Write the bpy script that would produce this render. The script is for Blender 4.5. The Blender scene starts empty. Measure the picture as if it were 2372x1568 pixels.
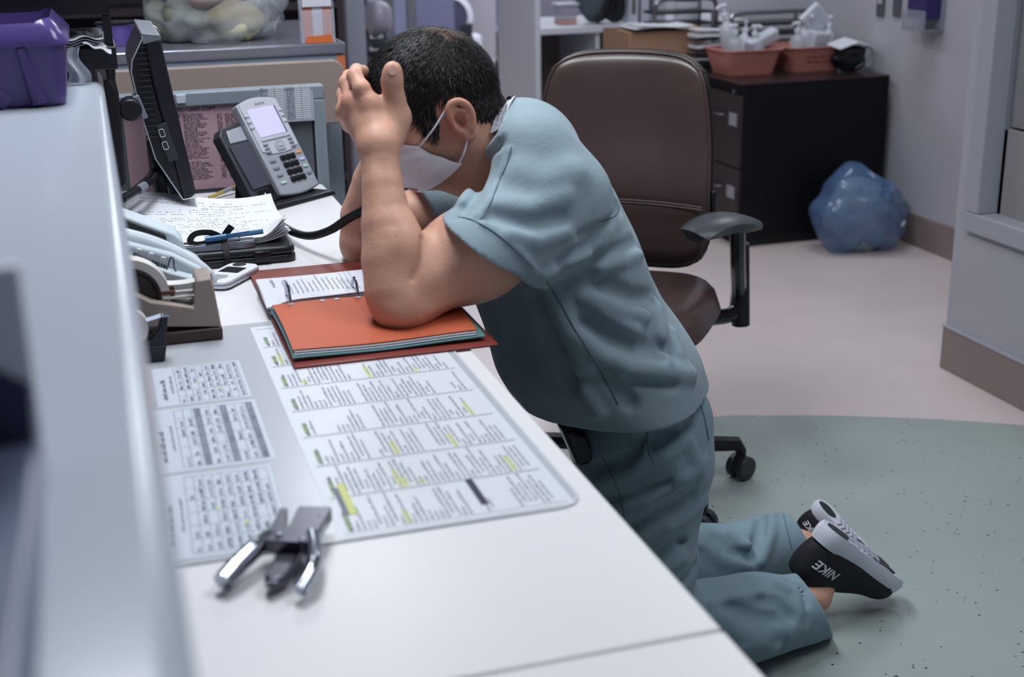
import bpy, bmesh, math, random
import numpy as np
from mathutils import Vector, Matrix, Euler
random.seed(7); np.random.seed(7)
PI = math.pi
scene = bpy.context.scene
COL = scene.collection

# ------------------------------------------------------------------ camera
FPX, CXP, CYP = 3073.0, 1186.0, 784.0
CAM = np.array([0.0, 0.0, 1.3637])
ROT = np.array([[0.95419611, 0.10826907, 0.27890427],      # rows: world axes seen in camera space (right, up, forward)
                [-0.29873239, 0.29370919, 0.90801645],
                [-0.01639335, 0.9497435, -0.31259965]])
cd = bpy.data.cameras.new('camera'); cam = bpy.data.objects.new('camera', cd); COL.objects.link(cam)
cd.sensor_width = 36.0; cd.lens = 36.0 * FPX / 2372.0
cm = Matrix.Identity(4)
for i in range(3):
    cm[i][0] = ROT[i][0]; cm[i][1] = ROT[i][1]; cm[i][2] = -ROT[i][2]; cm[i][3] = CAM[i]
cam.matrix_world = cm
cd.clip_start = 0.02
cd.dof.use_dof = True; cd.dof.focus_distance = 2.35; cd.dof.aperture_fstop = 4.3
scene.camera = cam

# ------------------------------------------------------------------ world, lights, exposure
scene.view_settings.view_transform = 'Standard'
scene.view_settings.look = 'None'
scene.view_settings.exposure = 0.45
scene.view_settings.gamma = 1.0
scene.view_settings.use_curve_mapping = False
w = bpy.data.worlds.new('world'); scene.world = w; w.use_nodes = True
w.node_tree.nodes['Background'].inputs[0].default_value = (0.62, 0.70, 0.88, 1)
w.node_tree.nodes['Background'].inputs[1].default_value = 0.035
def area(name, loc, sx, sy, power, col=(0.90, 0.95, 1.0)):
    l = bpy.data.lights.new(name, 'AREA'); l.shape = 'RECTANGLE'; l.size = sx; l.size_y = sy; l.energy = power; l.color = col
    o = bpy.data.objects.new(name, l); COL.objects.link(o); o.location = loc
    return o
CEIL = 2.75
TROFFERS = [(0.2, 2.3, 33), (1.3, 1.2, 15.5), (2.45, 4.15, 13), (0.9, 5.2, 14), (2.4, 8.2, 42), (1.9, 11.5, 60)]
for i, (tx, ty, tp) in enumerate(TROFFERS):
    area('ceiling_light', (tx, ty, CEIL - 0.03), 0.55, 1.15, tp)

# ------------------------------------------------------------------ pixel helpers (photo pixel + a known plane -> point in the room)
def ray(px, py):
    return ROT @ np.array([(px - CXP) / FPX, (CYP - py) / FPX, 1.0])
def PZ(px, py, z):
    d = ray(px, py); return CAM + d * ((z - CAM[2]) / d[2])
def PY(px, py, y):
    d = ray(px, py); return CAM + d * ((y - CAM[1]) / d[1])
def PX(px, py, x):
    d = ray(px, py); return CAM + d * ((x - CAM[0]) / d[0])

# ------------------------------------------------------------------ materials
def lin(c):
    return tuple(((v / 255.0) / 12.92 if v / 255.0 <= 0.04045 else ((v / 255.0 + 0.055) / 1.055) ** 2.4) for v in c) + (1.0,)
MATS = {}
def M(name, c=(200, 200, 200), rough=0.5, metal=0.0, var=0.0, vscale=8.0, bump=0.0, bscale=120.0, alpha=1.0, trans=0.0, ior=1.45, coat=0.0, spec=0.5, emit=0.0, sheen=0.0, sss=0.0):
    if name in MATS: return MATS[name]
    m = bpy.data.materials.new(name); m.use_nodes = True; nt = m.node_tree; b = nt.nodes['Principled BSDF']
    b.inputs['Base Color'].default_value = lin(c); b.inputs['Roughness'].default_value = rough; b.inputs['Metallic'].default_value = metal
    b.inputs['Alpha'].default_value = alpha; b.inputs['Transmission Weight'].default_value = trans; b.inputs['IOR'].default_value = ior
    b.inputs['Coat Weight'].default_value = coat; b.inputs['Specular IOR Level'].default_value = spec
    if sheen: b.inputs['Sheen Weight'].default_value = sheen
    if sss: b.inputs['Subsurface Weight'].default_value = sss; b.inputs['Subsurface Radius'].default_value = (0.012, 0.004, 0.002); b.inputs['Subsurface Scale'].default_value = 1.0
    if emit: b.inputs['Emission Color'].default_value = lin(c); b.inputs['Emission Strength'].default_value = emit
    tc = nt.nodes.new('ShaderNodeTexCoord')
    if var:
        n = nt.nodes.new('ShaderNodeTexNoise'); n.inputs['Scale'].default_value = vscale; n.inputs['Detail'].default_value = 5
        nt.links.new(tc.outputs['Object'], n.inputs['Vector'])
        mx = nt.nodes.new('ShaderNodeMix'); mx.data_type = 'RGBA'
        mx.inputs[6].default_value = lin([max(0, v * (1 - var)) for v in c]); mx.inputs[7].default_value = lin([min(255, v * (1 + var)) for v in c])
        nt.links.new(n.outputs['Fac'], mx.inputs[0]); nt.links.new(mx.outputs[2], b.inputs['Base Color'])
    if bump:
        n2 = nt.nodes.new('ShaderNodeTexNoise'); n2.inputs['Scale'].default_value = bscale; n2.inputs['Detail'].default_value = 4
        nt.links.new(tc.outputs['Object'], n2.inputs['Vector'])
        bp = nt.nodes.new('ShaderNodeBump'); bp.inputs['Strength'].default_value = bump; bp.inputs['Distance'].default_value = 0.002
        nt.links.new(n2.outputs['Fac'], bp.inputs['Height']); nt.links.new(bp.outputs['Normal'], b.inputs['Normal'])
    MATS[name] = m
    return m

# ------------------------------------------------------------------ object helpers
def tag(o, label=None, cat=None, group=None, kind=None):
    if label: o['label'] = label
    if cat: o['category'] = cat
    if group: o['group'] = group
    if kind: o['kind'] = kind
    return o
def empty(name, loc=(0, 0, 0), rz=0.0, label=None, cat=None, group=None, rot=None):
    o = bpy.data.objects.new(name, None); COL.objects.link(o); o.location = Vector([float(v) for v in loc])
    o.rotation_euler = rot if rot is not None else (0, 0, rz); o.empty_display_size = 0.02
    return tag(o, label, cat, group)
def finish(name, me, mat, parent=None, smooth=35.0, bevel=0.0, bseg=2):
    o = bpy.data.objects.new(name, me); COL.objects.link(o)
    if mat is not None: me.materials.append(mat)
    if smooth:
        me.shade_smooth()
        if smooth < 180: me.set_sharp_from_angle(angle=math.radians(smooth))
    if bevel:
        md = o.modifiers.new('bevel', 'BEVEL'); md.width = bevel; md.segments = bseg; md.limit_method = 'ANGLE'; md.angle_limit = math.radians(32); md.harden_normals = False
    if parent is not None: o.parent = parent
    return o
class MB:
    def __init__(s): s.v = []; s.f = []
    def add(s, vs, fs):
        b = len(s.v); s.v += [tuple(float(c) for c in p) for p in vs]; s.f += [tuple(b + i for i in f) for f in fs]; return s
    def box(s, c, size, rot=None):
        x, y, z = [k / 2 for k in size]; R = rot.to_matrix() if isinstance(rot, Euler) else rot
        vs = [Vector((a * x, b * y, d * z)) for a in (-1, 1) for b in (-1, 1) for d in (-1, 1)]
        if R is not None: vs = [R @ v for v in vs]
        vs = [v + Vector([float(k) for k in c]) for v in vs]
        return s.add(vs, [(0, 1, 3, 2), (4, 6, 7, 5), (0, 4, 5, 1), (2, 3, 7, 6), (0, 2, 6, 4), (1, 5, 7, 3)])
    def span(s, a, b):
        a = np.array(a, float); b = np.array(b, float)
        return s.box((a + b) / 2, np.abs(b - a))
    def hull(s, bottom, top):          # two loops with the same count -> closed solid
        n = len(bottom); vs = list(bottom) + list(top)
        fs = [tuple(range(n))[::-1], tuple(range(n, 2 * n))] + [(i, (i + 1) % n, n + (i + 1) % n, n + i) for i in range(n)]
        return s.add(vs, fs)
    def prism(s, pts, axis, a, b):     # polygon in the plane across axis, from a to b along it
        def mk(p, t):
            q = [0, 0, 0]; o = [k for k in range(3) if k != axis]; q[o[0]] = p[0]; q[o[1]] = p[1]; q[axis] = t; return q
        return s.hull([mk(p, a) for p in pts], [mk(p, b) for p in pts])
    def tube(s, path, r, n=10, cap=True, close=False):
        P = [np.array(p, float) for p in path]; m = len(P); rr = r if hasattr(r, '__len__') else [r] * m
        T = []
        for i in range(m):
            a = P[i - 1] if (i > 0 or close) else P[i]; b = P[(i + 1) % m] if (i < m - 1 or close) else P[i]
            t = b - a; T.append(t / (np.linalg.norm(t) + 1e-12))
        up = np.array([0, 0, 1.0]) if abs(T[0][2]) < 0.9 else np.array([1.0, 0, 0])
        nrm = np.cross(T[0], up); nrm /= np.linalg.norm(nrm); rings = []
        for i in range(m):
            nrm = nrm - np.dot(nrm, T[i]) * T[i]; nrm /= (np.linalg.norm(nrm) + 1e-12); bn = np.cross(T[i], nrm)
            rings.append([P[i] + rr[i] * (math.cos(2 * PI * k / n) * nrm + math.sin(2 * PI * k / n) * bn) for k in range(n)])
        vs = [p for g in rings for p in g]; fs = []
        for i in range(m - 1 + (1 if close else 0)):
            j = (i + 1) % m
            fs += [(i * n + k, i * n + (k + 1) % n, j * n + (k + 1) % n, j * n + k) for k in range(n)]
        if cap and not close: fs += [tuple(range(n))[::-1], tuple((m - 1) * n + k for k in range(n))]
        return s.add(vs, fs)
    def cyl(s, a, b, r, r2=None, n=24): return s.tube([a, b], [r, r if r2 is None else r2], n)
    def lathe(s, prof, n=24, c=(0, 0, 0), rot=None, arc=2 * PI):
        vs = []; fs = []; m = len(prof); full = arc > 6.2; k = n if full else n + 1
        for i in range(k):
            a = arc * i / n
            for r, z in prof:
                v = Vector((r * math.cos(a), r * math.sin(a), z))
                if rot is not None: v = rot @ v
                vs.append(v + Vector([float(q) for q in c]))
        for i in range(n if full else n):
            j = (i + 1) % k
            for q in range(m - 1): fs.append((i * m + q, j * m + q, j * m + q + 1, i * m + q + 1))
        return s.add(vs, fs)
    def ball(s, c, r, n=16, m=10):
        r = r if hasattr(r, '__len__') else (r, r, r)
        vs = []; fs = []
        for i in range(m + 1):
            t = PI * i / m
            for j in range(n): a = 2 * PI * j / n; vs.append((c[0] + r[0] * math.sin(t) * math.cos(a), c[1] + r[1] * math.sin(t) * math.sin(a), c[2] + r[2] * math.cos(t)))
        for i in range(m):
            for j in range(n): fs.append((i * n + j, (i + 1) * n + j, (i + 1) * n + (j + 1) % n, i * n + (j + 1) % n))
        return s.add(vs, fs)
    def sheet(s, fn, nu, nv, thick):   # fn(u, v) -> point; a thin solid sheet
        P = [[np.array(fn(i / nu, j / nv), float) for j in range(nv + 1)] for i in range(nu + 1)]
        top = []; bot = []
        for i in range(nu + 1):
            for j in range(nv + 1):
                du = P[min(i + 1, nu)][j] - P[max(i - 1, 0)][j]; dv = P[i][min(j + 1, nv)] - P[i][max(j - 1, 0)]
                nn = np.cross(du, dv); nn /= (np.linalg.norm(nn) + 1e-12)
                top.append(P[i][j]); bot.append(P[i][j] - nn * thick)
        N = (nu + 1) * (nv + 1); ix = lambda i, j: i * (nv + 1) + j; fs = []
        for i in range(nu):
            for j in range(nv):
                fs.append((ix(i, j), ix(i + 1, j), ix(i + 1, j + 1), ix(i, j + 1)))
                fs.append((N + ix(i, j), N + ix(i, j + 1), N + ix(i + 1, j + 1), N + ix(i + 1, j)))
        for i in range(nu):
            fs.append((ix(i, 0), N + ix(i, 0), N + ix(i + 1, 0), ix(i + 1, 0))); fs.append((ix(i, nv), ix(i + 1, nv), N + ix(i + 1, nv), N + ix(i, nv)))
        for j in range(nv):
            fs.append((ix(0, j), ix(0, j + 1), N + ix(0, j + 1), N + ix(0, j))); fs.append((ix(nu, j), N + ix(nu, j), N + ix(nu, j + 1), ix(nu, j + 1)))
        return s.add(top + bot, fs)
    def build(s, name, mat, parent=None, smooth=35.0, bevel=0.0, bseg=2, label=None, cat=None, group=None, kind=None, loc=None, rot=None):
        me = bpy.data.meshes.new(name); me.from_pydata(s.v, [], s.f); me.update()
        bm = bmesh.new(); bm.from_mesh(me); bmesh.ops.recalc_face_normals(bm, faces=bm.faces); bm.to_mesh(me); bm.free()
        o = finish(name, me, mat, parent, smooth, bevel, bseg)
        if loc is not None: o.location = Vector([float(v) for v in loc])
        if rot is not None: o.rotation_euler = rot
        return tag(o, label, cat, group, kind)
def rrect(w, h, r, n=5):               # rounded rectangle outline
    pts = []
    for cx, cy, a0 in ((w / 2 - r, h / 2 - r, 0), (-w / 2 + r, h / 2 - r, PI / 2), (-w / 2 + r, -h / 2 + r, PI), (w / 2 - r, -h / 2 + r, 1.5 * PI)):
        for k in range(n + 1): a = a0 + PI / 2 * k / n; pts.append((cx + r * math.cos(a), cy + r * math.sin(a)))
    return pts
def spline(pts, n=8, close=False):     # Catmull-Rom through points
    P = [np.array(p, float) for p in pts]; m = len(P); out = []
    rng = range(m if close else m - 1)
    for i in rng:
        p0 = P[(i - 1) % m] if (close or i > 0) else P[0]; p1 = P[i]; p2 = P[(i + 1) % m]; p3 = P[(i + 2) % m] if (close or i < m - 2) else P[m - 1]
        for k in range(n):
            t = k / n; out.append(0.5 * ((2 * p1) + (p2 - p0) * t + (2 * p0 - 5 * p1 + 4 * p2 - p3) * t * t + (3 * p1 - p0 - 3 * p2 + p3) * t ** 3))
    if not close: out.append(P[-1])
    return out
def text(body, size, mat, parent, mtx, name='lettering', align='CENTER', extrude=0.0, shear=0.0, space=1.0, bold=0.0):
    c = bpy.data.curves.new(name, 'FONT'); c.body = body; c.size = size; c.align_x = align; c.align_y = 'CENTER'; c.extrude = extrude; c.shear = shear; c.space_character = space; c.offset = bold
    t = bpy.data.objects.new(name, c); COL.objects.link(t)
    dg = bpy.context.evaluated_depsgraph_get(); me = bpy.data.meshes.new_from_object(t.evaluated_get(dg))
    bpy.data.objects.remove(t)
    o = finish(name, me, mat, parent, smooth=0)
    me.transform(mtx)
    return o
def frame(o, x, y):                    # matrix with origin o, x axis and y axis
    x = Vector([float(k) for k in x]).normalized(); y = Vector([float(k) for k in y]); z = x.cross(y).normalized(); y = z.cross(x)
    m = Matrix.Identity(4)
    for i in range(3): m[i][0] = x[i]; m[i][1] = y[i]; m[i][2] = z[i]; m[i][3] = float(o[i])
    return m
def glyphs(mb, mtx, x0, y0, w, h, rng, fill=0.8, lift=0.0003):   # one line of unreadable small print: glyph ticks in words
    x = x0
    while x < x0 + w * fill:
        nl = rng.randint(2, 8)
        for k in range(nl):
            cw = h * rng.uniform(0.28, 0.5); ch = h * rng.choice([0.6, 0.6, 0.75, 1.0])
            if x + cw > x0 + w: break
            p = [mtx @ Vector((x + a * cw, y0 + b * ch, lift)) for a, b in ((0, 0), (1, 0), (1, 1), (0, 1))]
            mb.add(p, [(0, 1, 2, 3)]); x += cw + h * 0.16
        x += h * 0.5
def bar(mb, mtx, x0, y0, x1, y1, lift=0.0003):
    mb.add([mtx @ Vector(p) for p in ((x0, y0, lift), (x1, y0, lift), (x1, y1, lift), (x0, y1, lift))], [(0, 1, 2, 3)])
# ------------------------------------------------------------------ the setting
DZ = 0.77                              # desk top height
LZ = 1.11                              # raised ledge height
def floor_mat(name, c, speck, c2):
    m = M(name, c, 0.36, 0.0)
    nt = m.node_tree; b = nt.nodes['Principled BSDF']; tc = nt.nodes.new('ShaderNodeTexCoord')
    n = nt.nodes.new('ShaderNodeTexNoise'); n.inputs['Scale'].default_value = 2.2; n.inputs['Detail'].default_value = 6; nt.links.new(tc.outputs['Object'], n.inputs['Vector'])
    mx = nt.nodes.new('ShaderNodeMix'); mx.data_type = 'RGBA'; mx.inputs[6].default_value = lin([v * 0.93 for v in c]); mx.inputs[7].default_value = lin([min(255, v * 1.06) for v in c]); nt.links.new(n.outputs['Fac'], mx.inputs[0])
    vo = nt.nodes.new('ShaderNodeTexVoronoi'); vo.inputs['Scale'].default_value = 42.0; nt.links.new(tc.outputs['Object'], vo.inputs['Vector'])
    n3 = nt.nodes.new('ShaderNodeTexNoise'); n3.inputs['Scale'].default_value = 9.0; nt.links.new(tc.outputs['Object'], n3.inputs['Vector'])
    ma = nt.nodes.new('ShaderNodeMath'); ma.operation = 'MULTIPLY'; nt.links.new(n3.outputs['Fac'], ma.inputs[0]); ma.inputs[1].default_value = speck
    lt = nt.nodes.new('ShaderNodeMath'); lt.operation = 'LESS_THAN'; nt.links.new(vo.outputs['Distance'], lt.inputs[0]); nt.links.new(ma.outputs[0], lt.inputs[1])
    m2 = nt.nodes.new('ShaderNodeMix'); m2.data_type = 'RGBA'; nt.links.new(lt.outputs[0], m2.inputs[0]); nt.links.new(mx.outputs[2], m2.inputs[6]); m2.inputs[7].default_value = lin(c2)
    nt.links.new(m2.outputs[2], b.inputs['Base Color'])
    n4 = nt.nodes.new('ShaderNodeTexNoise'); n4.inputs['Scale'].default_value = 6.0; n4.inputs['Detail'].default_value = 4; nt.links.new(tc.outputs['Object'], n4.inputs['Vector'])
    mr = nt.nodes.new('ShaderNodeMapRange'); mr.inputs[3].default_value = 0.26; mr.inputs[4].default_value = 0.44; nt.links.new(n4.outputs['Fac'], mr.inputs[0]); nt.links.new(mr.outputs[0], b.inputs['Roughness'])
    return m
M_BEIGE = floor_mat('beige vinyl floor', (204, 190, 190), 0.03, (150, 138, 140))
M_GREEN = floor_mat('green speckled vinyl floor', (150, 161, 159), 0.19, (52, 60, 62))
M_WALL = M('painted wall', (174, 174, 183), 0.6, var=0.03, vscale=3, bump=0.05, bscale=200)
M_TRIMW = M('grey white trim', (168, 170, 180), 0.45)
M_BASEB = M('taupe vinyl baseboard', (140, 124, 122), 0.5, var=0.05, vscale=5)
M_CEIL = M('ceiling tile', (168, 170, 176), 0.8)

# curved seam between the beige and the green vinyl
bnd = [PZ(px, py, 0)[:2] for px, py in ((1650, 965), (1780, 962), (1900, 962), (2020, 965), (2150, 970), (2270, 977), (2372, 985))]
bnd = [np.array((-0.2, 3.02)), np.array((0.6, 3.12)), np.array((1.1, 3.14))] + bnd + [np.array((2.42, 2.68))]
bnd = [p[:2] for p in spline([np.array((p[0], p[1], 0)) for p in bnd], 5)]
FX0, FX1, FY0, FY1 = -2.6, 5.2, -1.6, 15.0
mb = MB(); mb.hull([(p[0], p[1], -0.05) for p in bnd] + [(FX1, bnd[-1][1], -0.05), (FX1, FY1, -0.05), (FX0, FY1, -0.05), (FX0, bnd[0][1], -0.05)],
                   [(p[0], p[1], 0) for p in bnd] + [(FX1, bnd[-1][1], 0), (FX1, FY1, 0), (FX0, FY1, 0), (FX0, bnd[0][1], 0)])
mb.build('floor', M_BEIGE, smooth=0, kind='structure', label='beige vinyl floor running back to the cabinets and corridor')
mb = MB(); mb.hull([(p[0], p[1], -0.05) for p in bnd][::-1] + [(FX0, bnd[0][1], -0.05), (FX0, FY0, -0.05), (FX1, FY0, -0.05), (FX1, bnd[-1][1], -0.05)],
                   [(p[0], p[1], 0) for p in bnd][::-1] + [(FX0, bnd[0][1], 0), (FX0, FY0, 0), (FX1, FY0, 0), (FX1, bnd[-1][1], 0)])
mb.build('floor', M_GREEN, smooth=0, kind='structure', label='grey green speckled vinyl floor around the kneeling man')
MB().box((1.3, 6.7, CEIL + 0.05), (7.8, 16.6, 0.1)).build('ceiling', M_CEIL, smooth=0, kind='structure')

# right wall with the window: near block x = 2.36, then a recess back to x = 3.13
WX = 2.36; WY1 = 3.24
wy0, wz0 = 3.165, 0.488                # window opening: far edge and sill height
wz1 = 1.95; wyn = 1.95
mb = MB()
mb.span((WX, wy0, 0), (WX + 0.14, WY1, CEIL)); mb.span((WX, wyn, 0), (WX + 0.14, wy0, wz0)); mb.span((WX, wyn, wz1), (WX + 0.14, wy0, CEIL)); mb.span((WX, -1.5, 0), (WX + 0.14, wyn, CEIL))
mb.span((WX + 0.14, WY1 - 0.14, 0), (3.27, WY1, CEIL))
mb.build('wall_right', M_WALL, smooth=0, kind='structure')
mb = MB(); mb.span((3.13, WY1, 0), (3.27, 9.0, CEIL)); mb.build('wall_recess', M_WALL, smooth=0, kind='structure')
win = empty('window_1', (WX, (wyn + wy0) / 2, wz0)); tag(win, 'interior window with a grey white frame in the right wall', None, None, 'structure')
def wloc(a): return (a[0] - WX, a[1] - (wyn + wy0) / 2, a[2] - wz0)
mb = MB(); d = 0.085
mb.span(wloc((WX - 0.018, wyn - 0.05, wz0 - 0.045)), wloc((WX + 0.1, wy0 + 0.012, wz0 + 0.012)))
mb.span(wloc((WX - 0.018, wy0 - 0.045, wz0 + 0.012)), wloc((WX + 0.10, wy0 + 0.012, wz1 + 0.03)))
mb.span(wloc((WX - 0.018, wyn - 0.05, wz0 + 0.012)), wloc((WX + 0.10, wyn + 0.02, wz1 + 0.03)))
mb.span(wloc((WX - 0.018, wyn - 0.05, wz1 - 0.02)), wloc((WX + 0.10, wy0 + 0.012, wz1 + 0.04)))
mb.build('window_frame', M_TRIMW, win, bevel=0.004)
M_PANE = M('frosted window pane', (142, 138, 142), 0.35, spec=0.4)
zs = 0.742
MB().span(wloc((WX + 0.055, wyn, zs + 0.006)), wloc((WX + 0.065, wy0 - 0.045, wz1))).build('pane', M_PANE, win, smooth=0)
MB().span(wloc((WX + 0.045, wyn, wz0)), wloc((WX + 0.06, wy0 - 0.045, zs))).build('pane', M('lower blind panel', (152, 147, 150), 0.5), win, smooth=0, bevel=0.003)
MB().span(wloc((WX + 0.045, wy0 - 0.062, wz0)), wloc((WX + 0.08, wy0 - 0.045, wz1))).build('mullion', M('mullion grey', (120, 124, 134), 0.4), win, smooth=0)  # narrow strip in a darker grey than the frame
mb = MB(); mb.span((WX - 0.006, -1.5, 0), (WX, WY1 + 0.006, 0.13)); mb.span((WX - 0.006, WY1, 0), (3.13, WY1 + 0.006, 0.13)); mb.build('baseboard_right', M_BASEB, smooth=0, kind='structure', bevel=0.002)
MB().span((WX - 0.008, -1.5, 0.1305), (WX, WY1 + 0.008, 0.137)).build('trim_1', M_TRIMW, smooth=0, kind='structure')
MB().span((3.122, WY1 + 0.006, 0), (3.13, 9.0, 0.13)).build('baseboard_recess', M_BASEB, smooth=0, kind='structure', bevel=0.002)
# far end of the corridor and left surroundings
MB().span((-2.6, 14.2, 0), (5.2, 14.34, CEIL)).build('wall_far', M('far corridor wall', (150, 156, 188), 0.6), smooth=0, kind='structure')
MB().span((-2.7, -1.6, 0), (-2.6, 14.3, CEIL)).build('wall_left', M_WALL, smooth=0, kind='structure')
MB().span((3.5, 9.0, 0), (3.64, 14.2, CEIL)).build('wall_corridor', M('corridor wall', (170, 168, 178), 0.6), smooth=0, kind='structure')
MB().span((3.13, 8.95, 0), (3.6, 9.05, CEIL)).build('wall_return', M_WALL, smooth=0, kind='structure')
mb = MB(); mb.span((-2.6, -1.7, 0), (5.2, -1.6, CEIL)); mb.build('wall_behind', M_WALL, smooth=0, kind='structure')
for i, (tx, ty, tp) in enumerate(TROFFERS):
    e = empty('ceiling_lamp', (tx, ty, CEIL), label='recessed ceiling lamp panel ' + ['above the desk and phone', 'above the kneeling man\'s feet', 'above the filing cabinets', 'above the far counter', 'above the near corridor', 'above the far corridor'][i], cat='ceiling lamp', group='ceiling lamp panels')
    mb = MB()
    for a, b in (((-0.3, -0.6), (-0.275, 0.6)), ((0.275, -0.6), (0.3, 0.6)), ((-0.275, -0.6), (0.275, -0.575)), ((-0.275, 0.575), (0.275, 0.6))): mb.span((a[0], a[1], -0.02), (b[0], b[1], -0.001))
    mb.build('lamp_frame', M_TRIMW, e, smooth=0)
# ------------------------------------------------------------------ desk, ledge
M_DESK = M('white laminate', (220, 218, 221), 0.32, var=0.012, vscale=4)
M_LEDGE = M('cool white solid surface', (178, 186, 198), 0.2, var=0.015, vscale=3)
M_GREYPANEL = M('grey laminate panel', (150, 156, 168), 0.5)
M_BLK = M('black plastic', (20, 21, 27), 0.42, bump=0.04, bscale=400)
M_BLKG = M('glossy black plastic', (14, 15, 20), 0.22)
M_DKGREY = M('dark grey plastic', (48, 50, 58), 0.45)
M_SILVER = M('silver plastic', (176, 180, 190), 0.32, metal=0.35)
M_CHROME = M('chrome', (176, 180, 190), 0.14, metal=1.0)
M_PAPER = M('white paper', (212, 214, 222), 0.8)
M_INK = M('black ink', (40, 42, 52), 0.7)
M_INKG = M('grey print', (96, 102, 116), 0.7)
M_HIY = M('yellow highlighter', (200, 204, 132), 0.7)
M_HIG = M('green highlighter', (158, 178, 132), 0.7)
DX1 = 0.462
desk = empty('desk', (0.17, 1.6, 0), label='long white laminate nursing desk the man leans on', cat='desk')
def dl(p): return (p[0] - 0.17, p[1] - 1.6, p[2])
SEAM = 0.903
MB().span(dl((-0.12, 0.2, DZ - 0.032)), dl((DX1, SEAM - 0.0012, DZ))).build('worktop', M_DESK, desk, bevel=0.003)
MB().span(dl((-0.12, SEAM + 0.0012, DZ - 0.032)), dl((DX1, 2.93, DZ))).build('worktop', M_DESK, desk, bevel=0.003)
MB().span(dl((-0.12, 0.2, 0.0)), dl((-0.09, 2.93, DZ - 0.033))).build('back_panel', M_GREYPANEL, desk, smooth=0)
MB().span(dl((-0.088, 2.86, 0.0)), dl((0.42, 2.9, DZ - 0.033))).build('end_panel', M_GREYPANEL, desk, smooth=0)
MB().span(dl((-0.088, 0.25, 0.0)), dl((0.40, 0.28, DZ - 0.033))).build('end_panel', M_GREYPANEL, desk, smooth=0)

led = empty('counter_ledge', (-0.15, 1.1, 0), label='raised cool white counter ledge blurred along the left foreground', cat='counter')
prof = [(-0.42, LZ - 0.045), (-0.42, LZ)] + [(0.0125 - 0.016 + 0.016 * math.sin(a), LZ - 0.016 + 0.016 * math.cos(a)) for a in [PI / 2 * k / 6 for k in range(7)]] + [(0.0125 - 0.016 + 0.016 * math.cos(a), LZ - 0.029 - 0.016 * math.sin(a)) for a in [PI / 2 * k / 6 for k in range(7)]]
MB().prism([(x + 0.15, z) for x, z in prof], 1, -1.2, 1.24).build('ledge_top', M_LEDGE, led, smooth=30)
MB().span((-0.20, -1.15, 0.0), (0.029, 1.22, LZ - 0.046)).build('support_wall', M_GREYPANEL, led, smooth=0)

# gadget at the far left of the ledge: pamphlet box with a picture card
e = empty('pamphlet_box', (-0.091, 0.52, LZ), label='dark pamphlet box with a picture card at the near left of the ledge', cat='box')
mb = MB(); mb.span((-0.06, -0.22, 0), (0.050, 0.10, 0.022)); mb.build('box_body', M('slate plastic', (104, 114, 138), 0.3), e, bevel=0.006, bseg=3)
MB().span((-0.06, 0.085, 0.022), (0.050, 0.093, 0.105)).build('picture_card', M('card stock', (232, 236, 246), 0.4), e, bevel=0.001)
mb = MB(); mb.hull([(x, 0.0845, z) for x, z in ((-0.06, 0.024), (0.046, 0.022), (0.048, 0.05), (0.03, 0.062), (0.0, 0.055), (-0.06, 0.06))], [(x, 0.084, z) for x, z in ((-0.06, 0.024), (0.046, 0.022), (0.048, 0.05), (0.03, 0.062), (0.0, 0.055), (-0.06, 0.06))])
mb.build('picture', M('dark picture print', (58, 60, 92), 0.5), e, smooth=0)

# ------------------------------------------------------------------ desk mat with printed schedules
dm = empty('desk_mat', (0.22, 1.55, DZ), label='clear plastic desk mat covering printed schedules on the white desk', cat='desk mat')
mw = rrect(0.45, 0.755, 0.03, 6)
mb = MB(); mb.hull([(x + 0.213 - 0.22, y + 1.548 - 1.55, 0.0) for x, y in mw], [(x + 0.213 - 0.22, y + 1.548 - 1.55, 0.0016) for x, y in mw])
mb.build('mat_sheet', M('frosted mat plastic', (176, 180, 187), 0.22), dm, bevel=0.0006)
mb = MB(); pth = [(x + 0.213 - 0.22, y + 1.548 - 1.55, 0.0016) for x, y in rrect(0.446, 0.751, 0.029, 6)]
mb.tube(pth, 0.0009, 6, close=True); mb.build('mat_edge', M('mat edge', (226, 229, 234), 0.2), dm)
def schedule(name, label, c_nl, c_nr, c_fl, rng, blocks, tint=(208, 211, 218)):
    """printed sheet: pixel corners near-left, near-right, far-left on the desk; text runs away from the viewer"""
    z = DZ + 0.0019
    NL, NR, FL = (PZ(c[0], c[1], z) for c in (c_nl, c_nr, c_fl))
    W = np.linalg.norm(FL - NL); H = np.linalg.norm(NR - NL)
    root = empty(name, NL, label=label, cat='schedule')
    f = frame((0, 0, 0), FL - NL, -(NR - NL)); f = f @ Matrix.Translation((0, -H, 0))   # x: away, y: towards the ledge, origin at near right
    mb = MB(); mb.hull([f @ Vector(p) for p in ((0, 0, -0.0002), (W, 0, -0.0002), (W, H, -0.0002), (0, H, -0.0002))], [f @ Vector(p) for p in ((0, 0, 0), (W, 0, 0), (W, H, 0), (0, H, 0))])
    mb.build('paper', M(name + ' paper', tint, 0.35), root, smooth=0)
    ink = MB(); inkg = MB(); hy = MB(); hg = MB(); lines = MB(); extra = MB()
    blocks(f, W, H, ink, inkg, hy, hg, lines, extra, rng)
    for b, n, m in ((inkg, 'small_print', M('pale print', (146, 152, 164), 0.7)), (ink, 'heading_print', M('soft print', (112, 118, 132), 0.7)), (hy, 'yellow_highlight', M_HIY), (hg, 'green_highlight', M_HIG), (lines, 'ruled_lines', M('ruling grey', (120, 126, 140), 0.7)), (extra, 'orange_highlight', M('orange highlighter', (222, 150, 92), 0.7))):
        if b.f: b.build(n, m, root, smooth=0, kind='stuff')
    if hasattr(blocks, 'dark'): blocks.dark.build('dark_bar', M('navy print', (38, 42, 60), 0.6), root, smooth=0)
    return root
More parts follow.
